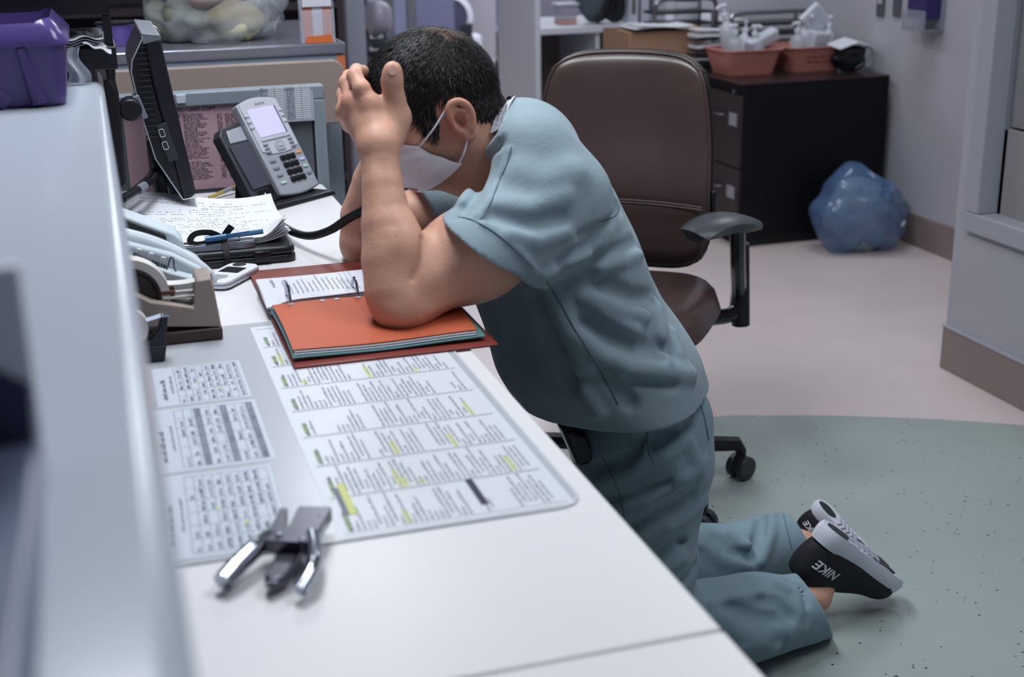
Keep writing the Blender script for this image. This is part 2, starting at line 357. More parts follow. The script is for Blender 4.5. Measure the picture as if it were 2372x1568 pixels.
def big_blocks(f, W, H, ink, inkg, hy, hg, lines, extra, rng):
    nrow = 8
    for r in range(nrow):
        x0 = 0.012 + r * (W - 0.02) / nrow; x1 = x0 + (W - 0.02) / nrow - 0.008
        bar(lines, f, x0 - 0.004, 0.006, x0 - 0.0034, H - 0.006)
        y = H - 0.012
        bar(hg, f, x0 + rng.uniform(0.0, 0.015), y - 0.0055, x0 + rng.uniform(0.035, 0.045), y + 0.0005, 0.0002)
        glyphs(ink, f, x0, y - 0.005, x1 - x0, 0.005, rng, 0.5)
        y -= 0.012
        while y > 0.012:
            if rng.random() < 0.10: y -= rng.uniform(0.008, 0.025); continue
            w = (x1 - x0) * rng.choice([0.25, 0.3, 0.9, 0.75, 0.6, 0.9])
            off = rng.choice([0, 0, 0, (x1 - x0) * 0.1])
            glyphs(inkg, f, x0 + off, y, w, 0.0032, rng, 0.95)
            if rng.random() < 0.06: bar(hy, f, x0, y - 0.001, x0 + w * rng.uniform(0.3, 1), y + 0.0045, 0.0002)
            y -= 0.0058
        for yy in np.arange(0.01, H - 0.01, 0.0045): bar(inkg, f, x1 + 0.001, yy, x1 + 0.0035, yy + 0.0026)
    dk = MB(); bar(dk, f, 0.028, 0.085, 0.095, 0.093, 0.0004); big_blocks.dark = dk
    bar(extra, f, W * 0.715, H * 0.80, W * 0.80, H * 0.82, 0.0004)
    bar(ink, f, 0.05, H - 0.020, 0.12, H - 0.014, 0.0004); bar(hy, f, 0.05, H - 0.028, 0.13, H - 0.020, 0.0004)
def grid_blocks(shade):
    def go(f, W, H, ink, inkg, hy, hg, lines, extra, rng):
        n = 9; m = 6
        for i in range(n + 1): y = H * 0.04 + i * H * 0.72 / n; bar(lines, f, W * 0.04, y, W * 0.96, y + 0.0007)
        for j in range(m + 1): x = W * 0.04 + j * W * 0.92 / m; bar(lines, f, x, H * 0.04, x + 0.0006, H * 0.76)
        for i in range(n):
            y = H * 0.04 + i * H * 0.72 / n
            if shade and i % 3 == 0: bar(inkg if False else lines, f, W * 0.04, y, W * rng.choice([0.5, 0.96, 0.96]), y + H * 0.72 / n * 0.8, 0.0001)
            for j in range(m):
                x = W * 0.04 + j * W * 0.92 / m
                if rng.random() < 0.85: glyphs(ink if rng.random() < 0.5 else inkg, f, x + 0.003, y + 0.0022, W * 0.92 / m - 0.006, 0.0045, rng, rng.uniform(0.4, 0.9))
        glyphs(ink, f, W * 0.15, H * 0.88, W * 0.55, 0.006, rng); glyphs(inkg, f, W * 0.3, H * 0.80, W * 0.5, 0.004, rng)
        if not shade: bar(hy, f, W * 0.3, H * 0.3, W * 0.33, H * 0.33, 0.0004); bar(hy, f, W * 0.5, H * 0.5, W * 0.53, H * 0.53, 0.0004)
    return go
schedule('duty_schedule', 'large printed schedule with yellow and green highlighting under the mat', (787, 1249), (1322, 1153), (579, 759), random.Random(3), big_blocks)
schedule('contact_sheet', 'printed contact sheet beside the black tape dispenser under the mat', (366, 944), (584, 919), (351, 856), random.Random(4), grid_blocks(False), (192, 199, 210))
schedule('contact_sheet', 'printed table with grey shaded rows, middle sheet under the mat', (360, 1100), (640, 1064), (340, 954), random.Random(5), grid_blocks(True), (192, 199, 210))
schedule('contact_sheet', 'printed table sheet partly under the chrome stapler', (376, 1303), (672, 1186 + 60), (361, 1108), random.Random(6), grid_blocks(False), (192, 199, 210))

# ------------------------------------------------------------------ open ring binder
bx0, bx1, by0, by1, bym = 0.213, 0.500, 1.692, 2.212, 1.945
b = empty('ring_binder', (bx0, bym, DZ + 0.0018), label='open maroon ring binder with orange dividers under the elbows', cat='binder')
M_MAROON = M('maroon vinyl', (122, 52, 46), 0.38, bump=0.05, bscale=300)
M_ORANGE = M('orange card', (180, 86, 54), 0.55)
M_TEAL = M('teal card', (84, 126, 128), 0.5)
wv = bx1 - bx0
mb = MB(); mb.box((wv / 2, (by0 - bym - 0.018) / 2, 0.002), (wv, bym - by0 - 0.018, 0.004)); mb.build('cover', M_MAROON, b, bevel=0.0015)
mb = MB(); mb.box((wv / 2, (by1 - bym + 0.018) / 2, 0.002), (wv - 0.06, by1 - bym - 0.018, 0.004)); mb.box((0.03, (by1 - bym + 0.018) / 2, 0.002), (0.06, by1 - bym - 0.018, 0.004)); mb = MB().box((wv / 2 - 0.01, (by1 - bym + 0.018) / 2, 0.002), (wv - 0.02, by1 - bym - 0.018, 0.004)); mb.build('cover', M_MAROON, b, bevel=0.0015)
MB().box((wv / 2, 0, 0.0018), (wv, 0.034, 0.0034)).build('spine', M('dark spine vinyl', (48, 26, 28), 0.5), b, bevel=0.001)
MB().box((wv / 2, 0, 0.006), (wv - 0.02, 0.02, 0.005)).build('ring_rail', M_CHROME, b, bevel=0.002)
# far half: white pages, stacked sheet by sheet
rngb = random.Random(11)
NP = 12
for k in range(NP):
    z = 0.0045 + 0.0021 * k
    dx = rngb.uniform(-0.002, 0.002); mat = M_PAPER if k not in (3, 6) else (M_TEAL if k == 3 else M('dark divider', (40, 44, 50), 0.5))
    x0 = 0.002 + dx - 0.0012 * k * 0.3; x1 = 0.224 + dx
    y0 = -0.004 - 0.0003 * k; y1 = 0.140 + rngb.uniform(-0.003, 0.003) - 0.0012 * k
    def fn(u, v, z=z, x0=x0, x1=x1, y0=y0, y1=y1, k=k):
        curl = 0.010 * math.exp(-((u) / 0.10) ** 2) * (k / NP) * -1.0
        return (x0 + (x1 - x0) * u, y0 + (y1 - y0) * v, z + curl * (1 - v) + 0.0014 * math.sin(3 * u + 5 * v + k) * (k / NP))
    MB().sheet(fn, 14, 6, 0.0016).build('page', mat, b, smooth=60)
ztop = 0.0045 + 0.0021 * (NP - 1) + 0.0016
f = frame((0.004, -0.012, ztop), (0, 1, 0), (-1, 0, 0)) @ Matrix.Translation((0, -0.222, 0))
pr = MB(); ln = MB()
for i in range(26):
    y = 0.012 + i * 0.0078
    if 6 < i < 9 or i > 23: continue
    if i < 12:
        bar(ln, f, 0.02, y, 0.126, y + 0.0005); glyphs(pr, f, 0.026, y + 0.002, 0.095, 0.0030, rngb, rngb.uniform(0.2, 0.8))
    else: glyphs(pr, f, 0.03, y, 0.095, 0.0024, rngb, rngb.uniform(0.5, 0.95))
for x in (0.02, 0.07, 0.126): bar(ln, f, x, 0.012, x + 0.0005, 0.098)
glyphs(pr, f, 0.06, 0.185, 0.06, 0.006, rngb); glyphs(pr, f, 0.08, 0.205, 0.04, 0.005, rngb)
pr.build('page_print', M('mid print', (128, 134, 148), 0.7), b, smooth=0, kind='stuff'); ln.build('page_ruling', M('mid print', (128, 134, 148), 0.7), b, smooth=0, kind='stuff')
# near half: card dividers
def near_card(mat, x0, x1, yn, z0, sag, name):
    def fn(u, v):
        return (x0 + (x1 - x0) * v, -0.012 + (yn + 0.012) * u, z0 - sag * (u ** 2) + 0.004 * math.sin(PI * u) + 0.0015 * math.sin(6 * v + 2 * u))
    return MB().sheet(fn, 10, 12, 0.0009).build(name, mat, b, smooth=60)
near_card(M_PAPER, 0.003, 0.262, -0.228, 0.0100, 0.0035, 'page'); near_card(M_TEAL, 0.002, 0.274, -0.234, 0.0135, 0.004, 'divider'); near_card(M_PAPER, 0.005, 0.262, -0.229, 0.0160, 0.004, 'page')
near_card(M_PAPER, 0.006, 0.262, -0.227, 0.0190, 0.004, 'page'); near_card(M_ORANGE, 0.004, 0.264, -0.225, 0.0222, 0.0045, 'divider')
RX = [PZ(682, 722, DZ + 0.025)[0] - bx0, PZ(841, 706, DZ + 0.025)[0] - bx0]; RX.append(2 * RX[1] - RX[0])
for x in RX:
    rr = 0.023
    MB().tube([(x, -0.002 + rr * 0.95 * math.cos(a), 0.026 + rr * math.sin(a) * 1.0) for a in [-0.9 + (PI + 1.8) * k / 20 for k in range(21)]], 0.0022, 8).build('ring', M_CHROME, b)
for x, y in [(x, -0.026) for x in RX] + [(RX[0] + 0.048, -0.024), (RX[0] + 0.070, -0.024)]:
    MB().cyl((x, y, 0.0231), (x, y, 0.0256), 0.0040, n=14).build('punched_hole', M('hole grey', (196, 198, 206), 0.5), b)

# ------------------------------------------------------------------ black storage clipboard with papers, pen and ribbon
sx0, sx1, sy0, sy1 = 0.035, 0.305, 2.268, 2.60
sc = empty('storage_clipboard', ((sx0 + sx1) / 2, (sy0 + sy1) / 2, DZ), label='black plastic storage clipboard box with a metal clip', cat='clipboard')
hw, hh = (sx1 - sx0) / 2, (sy1 - sy0) / 2
o2 = rrect(2 * hw, 2 * hh, 0.02, 5)
mb = MB(); mb.hull([(x, y, 0) for x, y in o2], [(x, y, 0.014) for x, y in o2]); mb.build('case_bottom', M_BLK, sc, bevel=0.004, bseg=3)
mb = MB(); mb.hull([(x, y, 0.0150) for x, y in o2], [(x * 0.985, y * 0.985, 0.029) for x, y in o2]); mb.build('case_lid', M_BLK, sc, bevel=0.005, bseg=3)
for x in (-0.04, 0.075): MB().box((x, -hh - 0.001, 0.015), (0.028, 0.006, 0.018)).build('latch', M_BLKG, sc, bevel=0.0015)
mb = MB(); mb.box((-0.01, -hh + 0.026, 0.0415), (0.15, 0.018, 0.003)); mb.tube([(-0.085, -hh + 0.016, 0.040), (0.065, -hh + 0.016, 0.040)], 0.003, 8); mb.box((-0.01, -hh + 0.013, 0.034), (0.15, 0.003, 0.012)); mb.build('clip_bar', M('steel clip', (120, 124, 134), 0.25, metal=0.9), sc, bevel=0.001)
M_RIB = M('black ribbon', (12, 12, 16), 0.6)
cb = np.array((0.012, -hh + 0.018, 0.048))
rib = MB()
def ribbon(path, wdt, nrm=(0, 0.25, 1)):
    P = spline(path, 6); rows = []
    for i, p in enumerate(P):
        t = P[min(i + 1, len(P) - 1)] - P[max(i - 1, 0)]; s = np.cross(t, np.array(nrm)); s = s / (np.linalg.norm(s) + 1e-9) * wdt / 2; rows.append((p - s, p + s))
    MBt = MB(); n = len(P)
    rib.sheet(lambda u, v: rows[min(n - 1, int(round(u * (n - 1))))][0] * (1 - v) + rows[min(n - 1, int(round(u * (n - 1))))][1] * v, n - 1, 1, 0.0008)
ribbon([cb, cb + (-0.02, 0.0, 0.012), cb + (-0.045, -0.002, 0.013), cb + (-0.056, -0.004, 0.002), cb + (-0.045, -0.004, -0.006), cb + (-0.02, -0.002, -0.003), cb], 0.011, (0, 1, 0.3))
ribbon([cb, cb + (0.008, 0.004, 0.010), cb + (0.017, 0.004, 0.020)], 0.013, (0, 1, 0.4)); ribbon([cb, cb + (0.02, 0.004, 0.001), cb + (0.03, 0.002, -0.003)], 0.008)
ribbon([cb, cb + (0.002, -0.012, -0.012), cb + (0.003, -0.022, -0.028), cb + (0.003, -0.0225, -0.044)], 0.011, (0, 1, 0.2)); rib.ball(cb, (0.008, 0.007, 0.006))
rib.build('ribbon_bow', M_RIB, sc, smooth=60)
rngp = random.Random(21)
stack_z = DZ + 0.030
paper_root_label = ['topmost handwritten sheet on the black storage clipboard', 'curled white sheet in the stack on the storage clipboard']
for k in range(7):
    e = empty('paper_sheet', ((sx0 + sx1) / 2, sy0 + 0.03, stack_z), label=['lowest sheet of the paper stack on the storage clipboard', 'second sheet from the bottom of the clipboard stack', 'third sheet from the bottom of the clipboard stack', 'middle sheet of the curled clipboard stack', 'third sheet from the top of the clipboard stack', 'sheet just under the handwritten top sheet of the clipboard stack', 'handwritten top sheet with stamped lines on the storage clipboard'][k], cat='paper', group='papers on the storage clipboard')
    z0 = 0.0008 + 0.0016 * k; dx = rngp.uniform(-0.006, 0.006)
    def fn(u, v, k=k, z0=z0, dx=dx):
        x = -0.15 + dx + 0.282 * u + 0.006 * k / 6 * 0; y = 0.005 + (0.285 + 0.005 * k / 6) * v
        lift = 0.032 * (k / 6) * max(0, (v - 0.62)) ** 2 * 4 + 0.018 * (1 - u) ** 2 * (k / 6) * v
        if u > 0.8 and v < 0.42: lift += (0.012 + 0.004 * k) * ((u - 0.8) / 0.2) ** 1.6 * (1 - v / 0.42)
        lift += 0.008 * math.sin(5 * u + 1) * v * (k / 6) * (1 if v > 0.8 else 0.3)
        x -= 0.012 * (k / 6) * ((u - 0.8) / 0.2 if u > 0.8 and v < 0.42 else 0)
        return (x, y, z0 + 0.0006 + max(0, lift))
    MB().sheet(fn, 26, 18, 0.0007).build('sheet', M_PAPER, e, smooth=60)
    if k == 6:
        hw_ = MB()
        for i in range(19):
            v = 0.16 + i * 0.042; u0 = 0.06 if i % 4 else 0.5; u1 = rngp.uniform(0.45, 0.97); u = u0
            while u < u1:
                du = rngp.uniform(0.006, 0.02); dv = rngp.uniform(0.006, 0.016)
                if rngp.random() < 0.72:
                    q = [np.array(fn(*uv)) + (0, 0, 0.0005) for uv in ((u, v), (min(1, u + du), v), (min(1, u + du), v + dv * 0.5), (u, v + dv * 0.35))]; hw_.add(q, [(0, 1, 2, 3)])
                u += du * 1.35
        hw_.build('handwriting', M_INKG, e, smooth=0, kind='stuff')
pa = PZ(475, 555, DZ + 0.050); pb = PZ(609, 536, DZ + 0.054)
pen = empty('pen', (pa + pb) / 2, label='blue capped ballpoint pen lying across the clipboard papers', cat='pen')
M_PENB = M('blue pen plastic', (44, 92, 134), 0.25); M_PENC = M('clear blue barrel', (70, 112, 150), 0.15)
c0 = (pa + pb) / 2; da = pa - c0; db = pb - c0; mid = da * 0.28 + db * 0.0
MB().tube([da, da * 0.5, mid], [0.0052, 0.0056, 0.0058], 12).build('cap', M_PENB, pen)
MB().tube([mid * 0.9, db], [0.0046, 0.0044], 8).build('barrel', M_PENC, pen)
dirp = (db - da) / np.linalg.norm(db - da); up_ = np.array((0.1, -0.55, 0.35))
MB().tube([mid * 1.05 + up_ * 0.008, mid + dirp * 0.02 + up_ * 0.012, mid + dirp * 0.038 + up_ * 0.016], [0.0022, 0.002, 0.0012], 6).build('pocket_clip', M_PENB, pen)

# ------------------------------------------------------------------ white pager
pg = PZ(532, 650, DZ)
e = empty('pager', pg, rz=0.95, label='small white pager with a dark screen beside the maroon binder', cat='pager')
M_WPL = M('white plastic', (224, 226, 234), 0.3)
o3 = rrect(0.122, 0.058, 0.016, 5)
mb = MB(); mb.hull([(x, y, 0.002) for x, y in o3], [(x * 0.98, y * 0.97, 0.0155) for x, y in o3]); mb.build('body', M_WPL, e, bevel=0.003, bseg=3)
mb = MB(); mb.hull([(x * 1.005, y * 1.01, 0.0) for x, y in o3], [(x * 1.005, y * 1.01, 0.003) for x, y in o3]); mb.build('belt_clip', M_DKGREY, e, bevel=0.001)
mb = MB(); mb.hull([(x * 1.006, y * 1.012, 0.0082) for x, y in o3], [(x * 1.006, y * 1.012, 0.0094) for x, y in o3]); mb.build('seam_line', M('pager seam', (90, 94, 110), 0.4), e)
MB().box((0.012, 0.0, 0.0158), (0.032, 0.036, 0.001)).build('screen', M_BLKG, e, bevel=0.0004)
MB().lathe([(0.0001, 0.0165), (0.011, 0.0165), (0.012, 0.0150)], 20, (0.046, 0.006, 0)).build('button', M_DKGREY, e)
for i in range(6): MB().box((-0.022 - 0.005 * i, 0, 0.0157), (0.002, 0.03 - 0.004 * abs(i - 2), 0.0008)).build('speaker_slot', M('slot grey', (150, 152, 162), 0.5), e, smooth=0)

# ------------------------------------------------------------------ tan weighted tape dispenser
ty = 1.858
def tp(px, py): q = PY(px, py, ty); return (q[0], q[2])
t0 = (0.06, ty + 0.035, DZ + 0.0016)
td = empty('tape_dispenser', t0, label='large tan weighted tape dispenser with a brown base', cat='tape dispenser')
def tl(p): return (p[0] - t0[0], p[1] - t0[2])
pr_body = [tp(514, 760), tp(497, 672), tp(490, 645), tp(456, 652), tp(450, 715), tp(350, 700), tp(292, 672), tp(215, 650), tp(200, 760)]
zb = DZ + 0.020
pr_body = [(x, max(z, zb)) for x, z in pr_body]
M_TAN = M('tan plastic', (152, 138, 132), 0.5, bump=0.08, bscale=500)
M_BROWN = M('brown base plastic', (66, 50, 48), 0.45)
MB().prism([tl(p) for p in pr_body], 1, -0.032, 0.036).build('body', M_TAN, td, bevel=0.003)
MB().span((-0.165, -0.034, 0.0002), (pr_body[0][0] - t0[0] + 0.001, 0.038, 0.0186)).build('base', M_BROWN, td, bevel=0.003)
rc = PY(300, 688, ty + 0.03); rc = np.array((rc[0] - t0[0], 0.0, rc[2] - t0[2]))
ry = Matrix.Rotation(PI / 2, 3, 'X')
mb = MB(); mb.lathe([(0.044, -0.014), (0.056, -0.014), (0.056, 0.014), (0.044, 0.014), (0.044, -0.014)], 40, rc, ry); mb.build('tape_roll', M('cream tape', (205, 200, 196), 0.35), td)
mb = MB(); mb.lathe([(0.0001, -0.012), (0.036, -0.013), (0.040, -0.018), (0.0438, -0.016), (0.0438, 0.016), (0.040, 0.018), (0.036, 0.013), (0.0001, 0.012)], 36, rc, ry); mb.build('hub', M('dark brown hub', (38, 28, 30), 0.35), td)
a_ = PY(373, 657, ty + 0.03); b_ = PY(487, 638, ty + 0.03)
la = np.array((a_[0] - t0[0], 0.0, a_[2] - t0[2])); lb = np.array((b_[0] - t0[0], 0.0, b_[2] - t0[2]))
MB().sheet(lambda u, v: la * (1 - u) + lb * u + np.array((0, -0.012 + 0.024 * v, -0.004 * math.sin(PI * u))), 8, 1, 0.0006).build('tape_strip', M('tape film', (216, 214, 212), 0.3), td)
mb = MB()
for k in range(8): mb.hull([(lb[0] + 0.002, -0.0125 + 0.003 * k, lb[2] - 0.003), (lb[0] + 0.002, -0.0095 + 0.003 * k, lb[2] - 0.003), (lb[0] + 0.003, -0.0095 + 0.003 * k, lb[2] - 0.003)], [(lb[0] + 0.003, -0.011 + 0.003 * k, lb[2] + 0.003)] * 3)
mb.box((lb[0] - 0.002, 0, lb[2] - 0.005), (0.01, 0.026, 0.004)); mb.build('cutter_blade', M_CHROME, td, smooth=0)
MB().box((tp(385, 690)[0] - t0[0], 0.0, tp(385, 690)[1] - t0[2] + 0.001), (0.028, 0.03, 0.006)).build('brown_pad', M('felt pad', (98, 66, 50), 0.8), td, bevel=0.001)
MB().box((tp(420, 700)[0] - t0[0], 0.0, tp(420, 700)[1] - t0[2] + 0.002), (0.05, 0.034, 0.004)).build('channel_liner', M('pale liner', (196, 190, 186), 0.5), td, bevel=0.001)

# small black tape dispenser in front of it
ty2 = 1.79
q = PY(360, 846, ty2)
t2 = (q[0], ty2 + 0.012, DZ + 0.0020)
bd = empty('tape_dispenser', t2, label='small black tape dispenser standing before the tan one by the ledge', cat='tape dispenser')
def tp2(px, py): q = PY(px, py, ty2); return (q[0] - t2[0], max(0.0002, q[2] - t2[2]))
prf = [tp2(382, 846), tp2(389, 735), tp2(373, 735), tp2(368, 762), tp2(350, 785), tp2(318, 797), tp2(280, 790), tp2(230, 760), tp2(225, 850)]
MB().prism(prf, 1, -0.011, 0.011).build('body', M('midnight plastic', (18, 20, 34), 0.3), bd, bevel=0.0015)
MB().prism([tp2(383, 846), tp2(386, 800), tp2(225, 812), tp2(225, 850)], 1, -0.014, 0.014).build('base', M('midnight base', (26, 30, 44), 0.35), bd, bevel=0.0015)
rc2 = np.array(tp2(295, 765)); mb = MB(); mb.lathe([(0.012, -0.009), (0.028, -0.009), (0.028, 0.009), (0.012, 0.009), (0.012, -0.009)], 32, (rc2[0], 0, rc2[1]), ry); mb.build('tape_roll', M('cream tape', (205, 200, 196), 0.35), bd)
a2 = tp2(320, 755); b2 = tp2(389, 733)
MB().sheet(lambda u, v: (a2[0] * (1 - u) + b2[0] * u, -0.009 + 0.018 * v, a2[1] * (1 - u) + b2[1] * u + 0.0012), 4, 1, 0.0006).build('tape_strip', M('tape film blue', (186, 194, 214), 0.25), bd)
MB().box((b2[0] - 0.002, 0, b2[1] + 0.0005), (0.008, 0.02, 0.002)).build('cutter_blade', M_CHROME, bd, smooth=0)

# ------------------------------------------------------------------ pale card imprinter behind the tan dispenser
iy0, iy1 = 1.985, 2.135
def ip(px, py, y=iy0): q = PY(px, py, y); return np.array((q[0], q[2]))
i0 = np.array((0.04, 2.06, DZ))
im = empty('card_imprinter', i0, label='pale grey desktop card imprinter with a rounded bar and spring rack', cat='imprinter')
M_PALE = M('pale blue grey plastic', (188, 200, 208), 0.4)
low = [ip(490, 660), ip(470, 625), ip(400, 590), ip(285, 560), ip(200, 545)]
poly = [(x - i0[0], max(z - i0[2], 0.012)) for x, z in low]
poly = [(poly[0][0] + 0.002, 0.0)] + poly + [(poly[-1][0], 0.0)]
MB().prism(poly, 1, iy0 - i0[1], iy1 - i0[1] - 0.05).build('body', M_PALE, im, bevel=0.006, bseg=3)
# rear housing with the dark recess
yr = 2.115
rear = [ip(437, 605, yr), ip(420, 545, yr), ip(400, 528, yr), ip(285, 486, yr), ip(200, 455, yr)]
poly2 = [(x - i0[0], z - i0[2]) for x, z in rear]; poly2 = [(poly2[0][0], 0.0)] + poly2 + [(poly2[-1][0], 0.0)]
MB().prism(poly2, 1, 0.01, 0.075).build('rear_housing', M_PALE, im, bevel=0.004, bseg=3)
rec = [ip(390, 572, yr - 0.05), ip(383, 545, yr - 0.05), ip(285, 505, yr - 0.05), ip(230, 485, yr - 0.05), ip(230, 522, yr - 0.05)]
MB().prism([(x - i0[0], z - i0[2]) for x, z in rec], 1, 0.0, 0.0105).build('dark_recess', M_BLKG, im, bevel=0.001)
barp = [PY(px, py, iy0 + 0.03) - i0 for px, py in ((200, 528), (285, 548), (350, 566), (410, 592), (455, 620), (482, 645), (489, 660))]
MB().tube(spline(barp, 6), [0.0135] * 30 + [0.013, 0.0125, 0.012, 0.011, 0.010, 0.008, 0.005], 14).build('roller_bar', M('pale bar', (198, 208, 216), 0.28), im)
s0 = PY(311, 594, iy0 - 0.012) - i0; s1 = PY(388, 622, iy0 - 0.012) - i0
hel = []
for k in range(14 * 10 + 1):
    t = k / 140; a = 2 * PI * 14 * t; c = s0 * (1 - t) + s1 * t; hel.append(c + np.array((0.0, 0.0065 * math.cos(a), 0.0065 * math.sin(a))))
MB().tube(hel, 0.0011, 5).build('spring', M('spring steel', (70, 74, 84), 0.35, metal=0.7), im)
hk = [s1, s1 + (0.006, 0, 0.016), s1 + (0.010, 0, 0.012), s1 + (0.010, 0, -0.002), s1 + (0.018, 0, -0.012)]
MB().tube(spline(hk, 5), 0.0011, 6).build('spring_hook', M('spring steel', (70, 74, 84), 0.35, metal=0.7), im)
for k in range(4):
    c = PY(293 + 28 * k, 577 + 9.5 * k, iy0 - 0.008) - i0
    MB().box(c, (0.007, 0.004, 0.014), Euler((0, 0.3, 0))).build('index_tab', M_WPL, im, bevel=0.001)
MB().prism([tuple(PY(px, py, iy0 - 0.02)[[0, 2]] - i0[[0, 2]]) for px, py in ((285, 590), (395, 628), (480, 650), (490, 690), (285, 690))], 1, iy0 - i0[1] - 0.028, iy0 - i0[1] - 0.001).build('front_skirt', M_PALE, im, bevel=0.003)

# ------------------------------------------------------------------ chrome plier stapler
sb = PZ(640, 1290, DZ); z1 = 0.022
st = empty('plier_stapler', (sb[0], sb[1], DZ + 0.0017), label='chrome plier stapler lying at the near corner of the mat', cat='stapler')
def sp(px, py, z=0.012): q = PZ(px, py, DZ + z); return (q[0] - sb[0], q[1] - sb[1])
def slab(pix, z0, z1, name, m=M_CHROME, bev=0.0025):
    pts = [sp(px, py, z1) for px, py in pix]
    return MB().hull([(x, y, z0) for x, y in pts], [(x, y, z1) for x, y in pts]).build(name, m, st, bevel=bev, bseg=3)
M_CH2 = M('dark reflective steel', (92, 92, 102), 0.28, metal=1.0)
slab([(610, 1255), (700, 1258), (727, 1250), (768, 1182), (766, 1176), (692, 1175), (668, 1225), (664, 1222), (666, 1180), (650, 1178)], 0.014, 0.027, 'jaw', M_CH2)
slab([(640, 1262), (668, 1262), (692, 1246), (712, 1250), (690, 1290), (668, 1330), (640, 1345), (612, 1340), (612, 1330), (636, 1300)], 0.003, 0.016, 'magazine', M_CH2)
def spp(px, py, z): q = PZ(px, py, DZ + z); return (q[0] - sb[0], q[1] - sb[1], z)
MB().tube(spline([spp(625, 1248, 0.021), spp(590, 1275, 0.020), spp(552, 1312, 0.016), spp(516, 1352, 0.010)], 6), [0.0085] * 6 + [0.0095] * 7 + [0.010] * 6, 12).build('handle', M_CHROME, st)
MB().tube(spline([spp(722, 1245, 0.021), spp(728, 1285, 0.020), spp(722, 1325, 0.018), spp(694, 1372, 0.010)], 6), [0.008] * 10 + [0.007] * 9, 12).build('handle', M_CHROME, st)
MB().tube([spp(742, 1212, 0.020), spp(728, 1255, 0.018), spp(716, 1300, 0.016)], [0.0075, 0.007, 0.006], 10).build('side_rail', M_CHROME, st)
MB().tube(spline([spp(660, 1330, 0.010), spp(640, 1352, 0.010), spp(622, 1365, 0.008)], 4), 0.0052, 10).build('spring_end', M_CH2, st)
for px, py in ((700, 1256), (646, 1244)): MB().lathe([(0.0001, 0.030), (0.003, 0.0295), (0.0038, 0.027)], 14, (sp(px, py, 0.027)[0], sp(px, py, 0.027)[1], 0)).build('rivet', M_CHROME, st)
# ------------------------------------------------------------------ desk telephone on its stand
U = np.array((0.74, 0.67, 0)); U /= np.linalg.norm(U)
ph0 = PZ(652, 452, 0.792)
Vv = np.array((-0.67 * 0.5, 0.74 * 0.5, 0.86)); Vv /= np.linalg.norm(Vv)
ph = empty('telephone', (ph0[0], ph0[1], DZ), label='silver and black desk telephone with a lavender screen on a stand', cat='telephone')
F = frame((0, 0, ph0[2] - DZ), U, Vv)
N3 = F.to_3x3()
PW, PH = 0.128, 0.208
def fbox(x0, y0, z0, x1, y1, z1, name, mat, bev=0.0012, parent=None):
    mb = MB(); c = F @ Vector(((x0 + x1) / 2, (y0 + y1) / 2, (z0 + z1) / 2)); mb.box(c, (abs(x1 - x0), abs(y1 - y0), abs(z1 - z0)), N3); return mb.build(name, mat, parent or ph, bevel=bev)
def fpoly(pts, z0, z1, name, mat, bev=0.0012):
    return MB().hull([F @ Vector((x, y, z0)) for x, y in pts], [F @ Vector((x, y, z1)) for x, y in pts]).build(name, mat, ph, bevel=bev, bseg=3)
top_arc = [(PW * t, PH + 0.010 * math.sin(PI * t)) for t in [k / 8 for k in range(9)]]
bot_arc = [(PW * t, -0.008 * math.sin(PI * t)) for t in [k / 8 for k in range(8, -1, -1)]]
M_SIL2 = M('bright silver face', (196, 198, 206), 0.34, metal=0.25)
fpoly(top_arc + bot_arc, -0.020, 0.0, 'face_panel', M('silver grey face', (160, 164, 174), 0.36, metal=0.25), 0.004)
fpoly([(0.006, PH - 0.002), (0.03, PH + 0.004), (0.064, PH + 0.006), (0.098, PH + 0.004), (0.122, PH - 0.002), (0.122, 0.098), (0.095, 0.089), (0.064, 0.087), (0.033, 0.089), (0.006, 0.098)], 0.0, 0.0018, 'upper_panel', M_SIL2, 0.001)
fbox(0.020, 0.128, 0.0018, 0.103, 0.192, 0.0030, 'screen', M('lavender lcd', (182, 178, 232), 0.3, emit=0.35), 0.0005)
fbox(0.103, 0.128, 0.0018, 0.107, 0.192, 0.0026, 'screen_side', M_DKGREY, 0.0004)
fbox(0.018, 0.119, 0.0018, 0.110, 0.126, 0.0042, 'softkey_bar', M_SIL2, 0.0015)
text('AVAYA', 0.0095, M_INK, ph, F @ Matrix.Translation((0.066, 0.201, 0.0021)), 'maker_lettering')
for k in range(3):
    fbox(0.004, 0.176 - 0.013 * k, 0.0018, 0.016, 0.182 - 0.013 * k, 0.0042, 'line_key', M_SIL2); fbox(0.112, 0.176 - 0.013 * k, 0.0018, 0.122, 0.182 - 0.013 * k, 0.0042, 'line_key', M_SIL2)
    fbox(0.016, 0.108 - 0.0085 * k, 0.0018, 0.030, 0.113 - 0.0085 * k, 0.0042, 'function_key', M('grey key', (120, 126, 140), 0.4)); fbox(0.096, 0.110 - 0.0085 * k, 0.0018, 0.110, 0.115 - 0.0085 * k, 0.0042, 'function_key', M('grey key', (120, 126, 140), 0.4))
nav = rrect(0.028, 0.024, 0.006, 4); fpoly([(x + 0.064, y + 0.104) for x, y in nav], 0.0018, 0.0040, 'navigation_ring', M_SILVER); fbox(0.058, 0.101, 0.004, 0.070, 0.107, 0.0052, 'ok_key', M_SIL2)
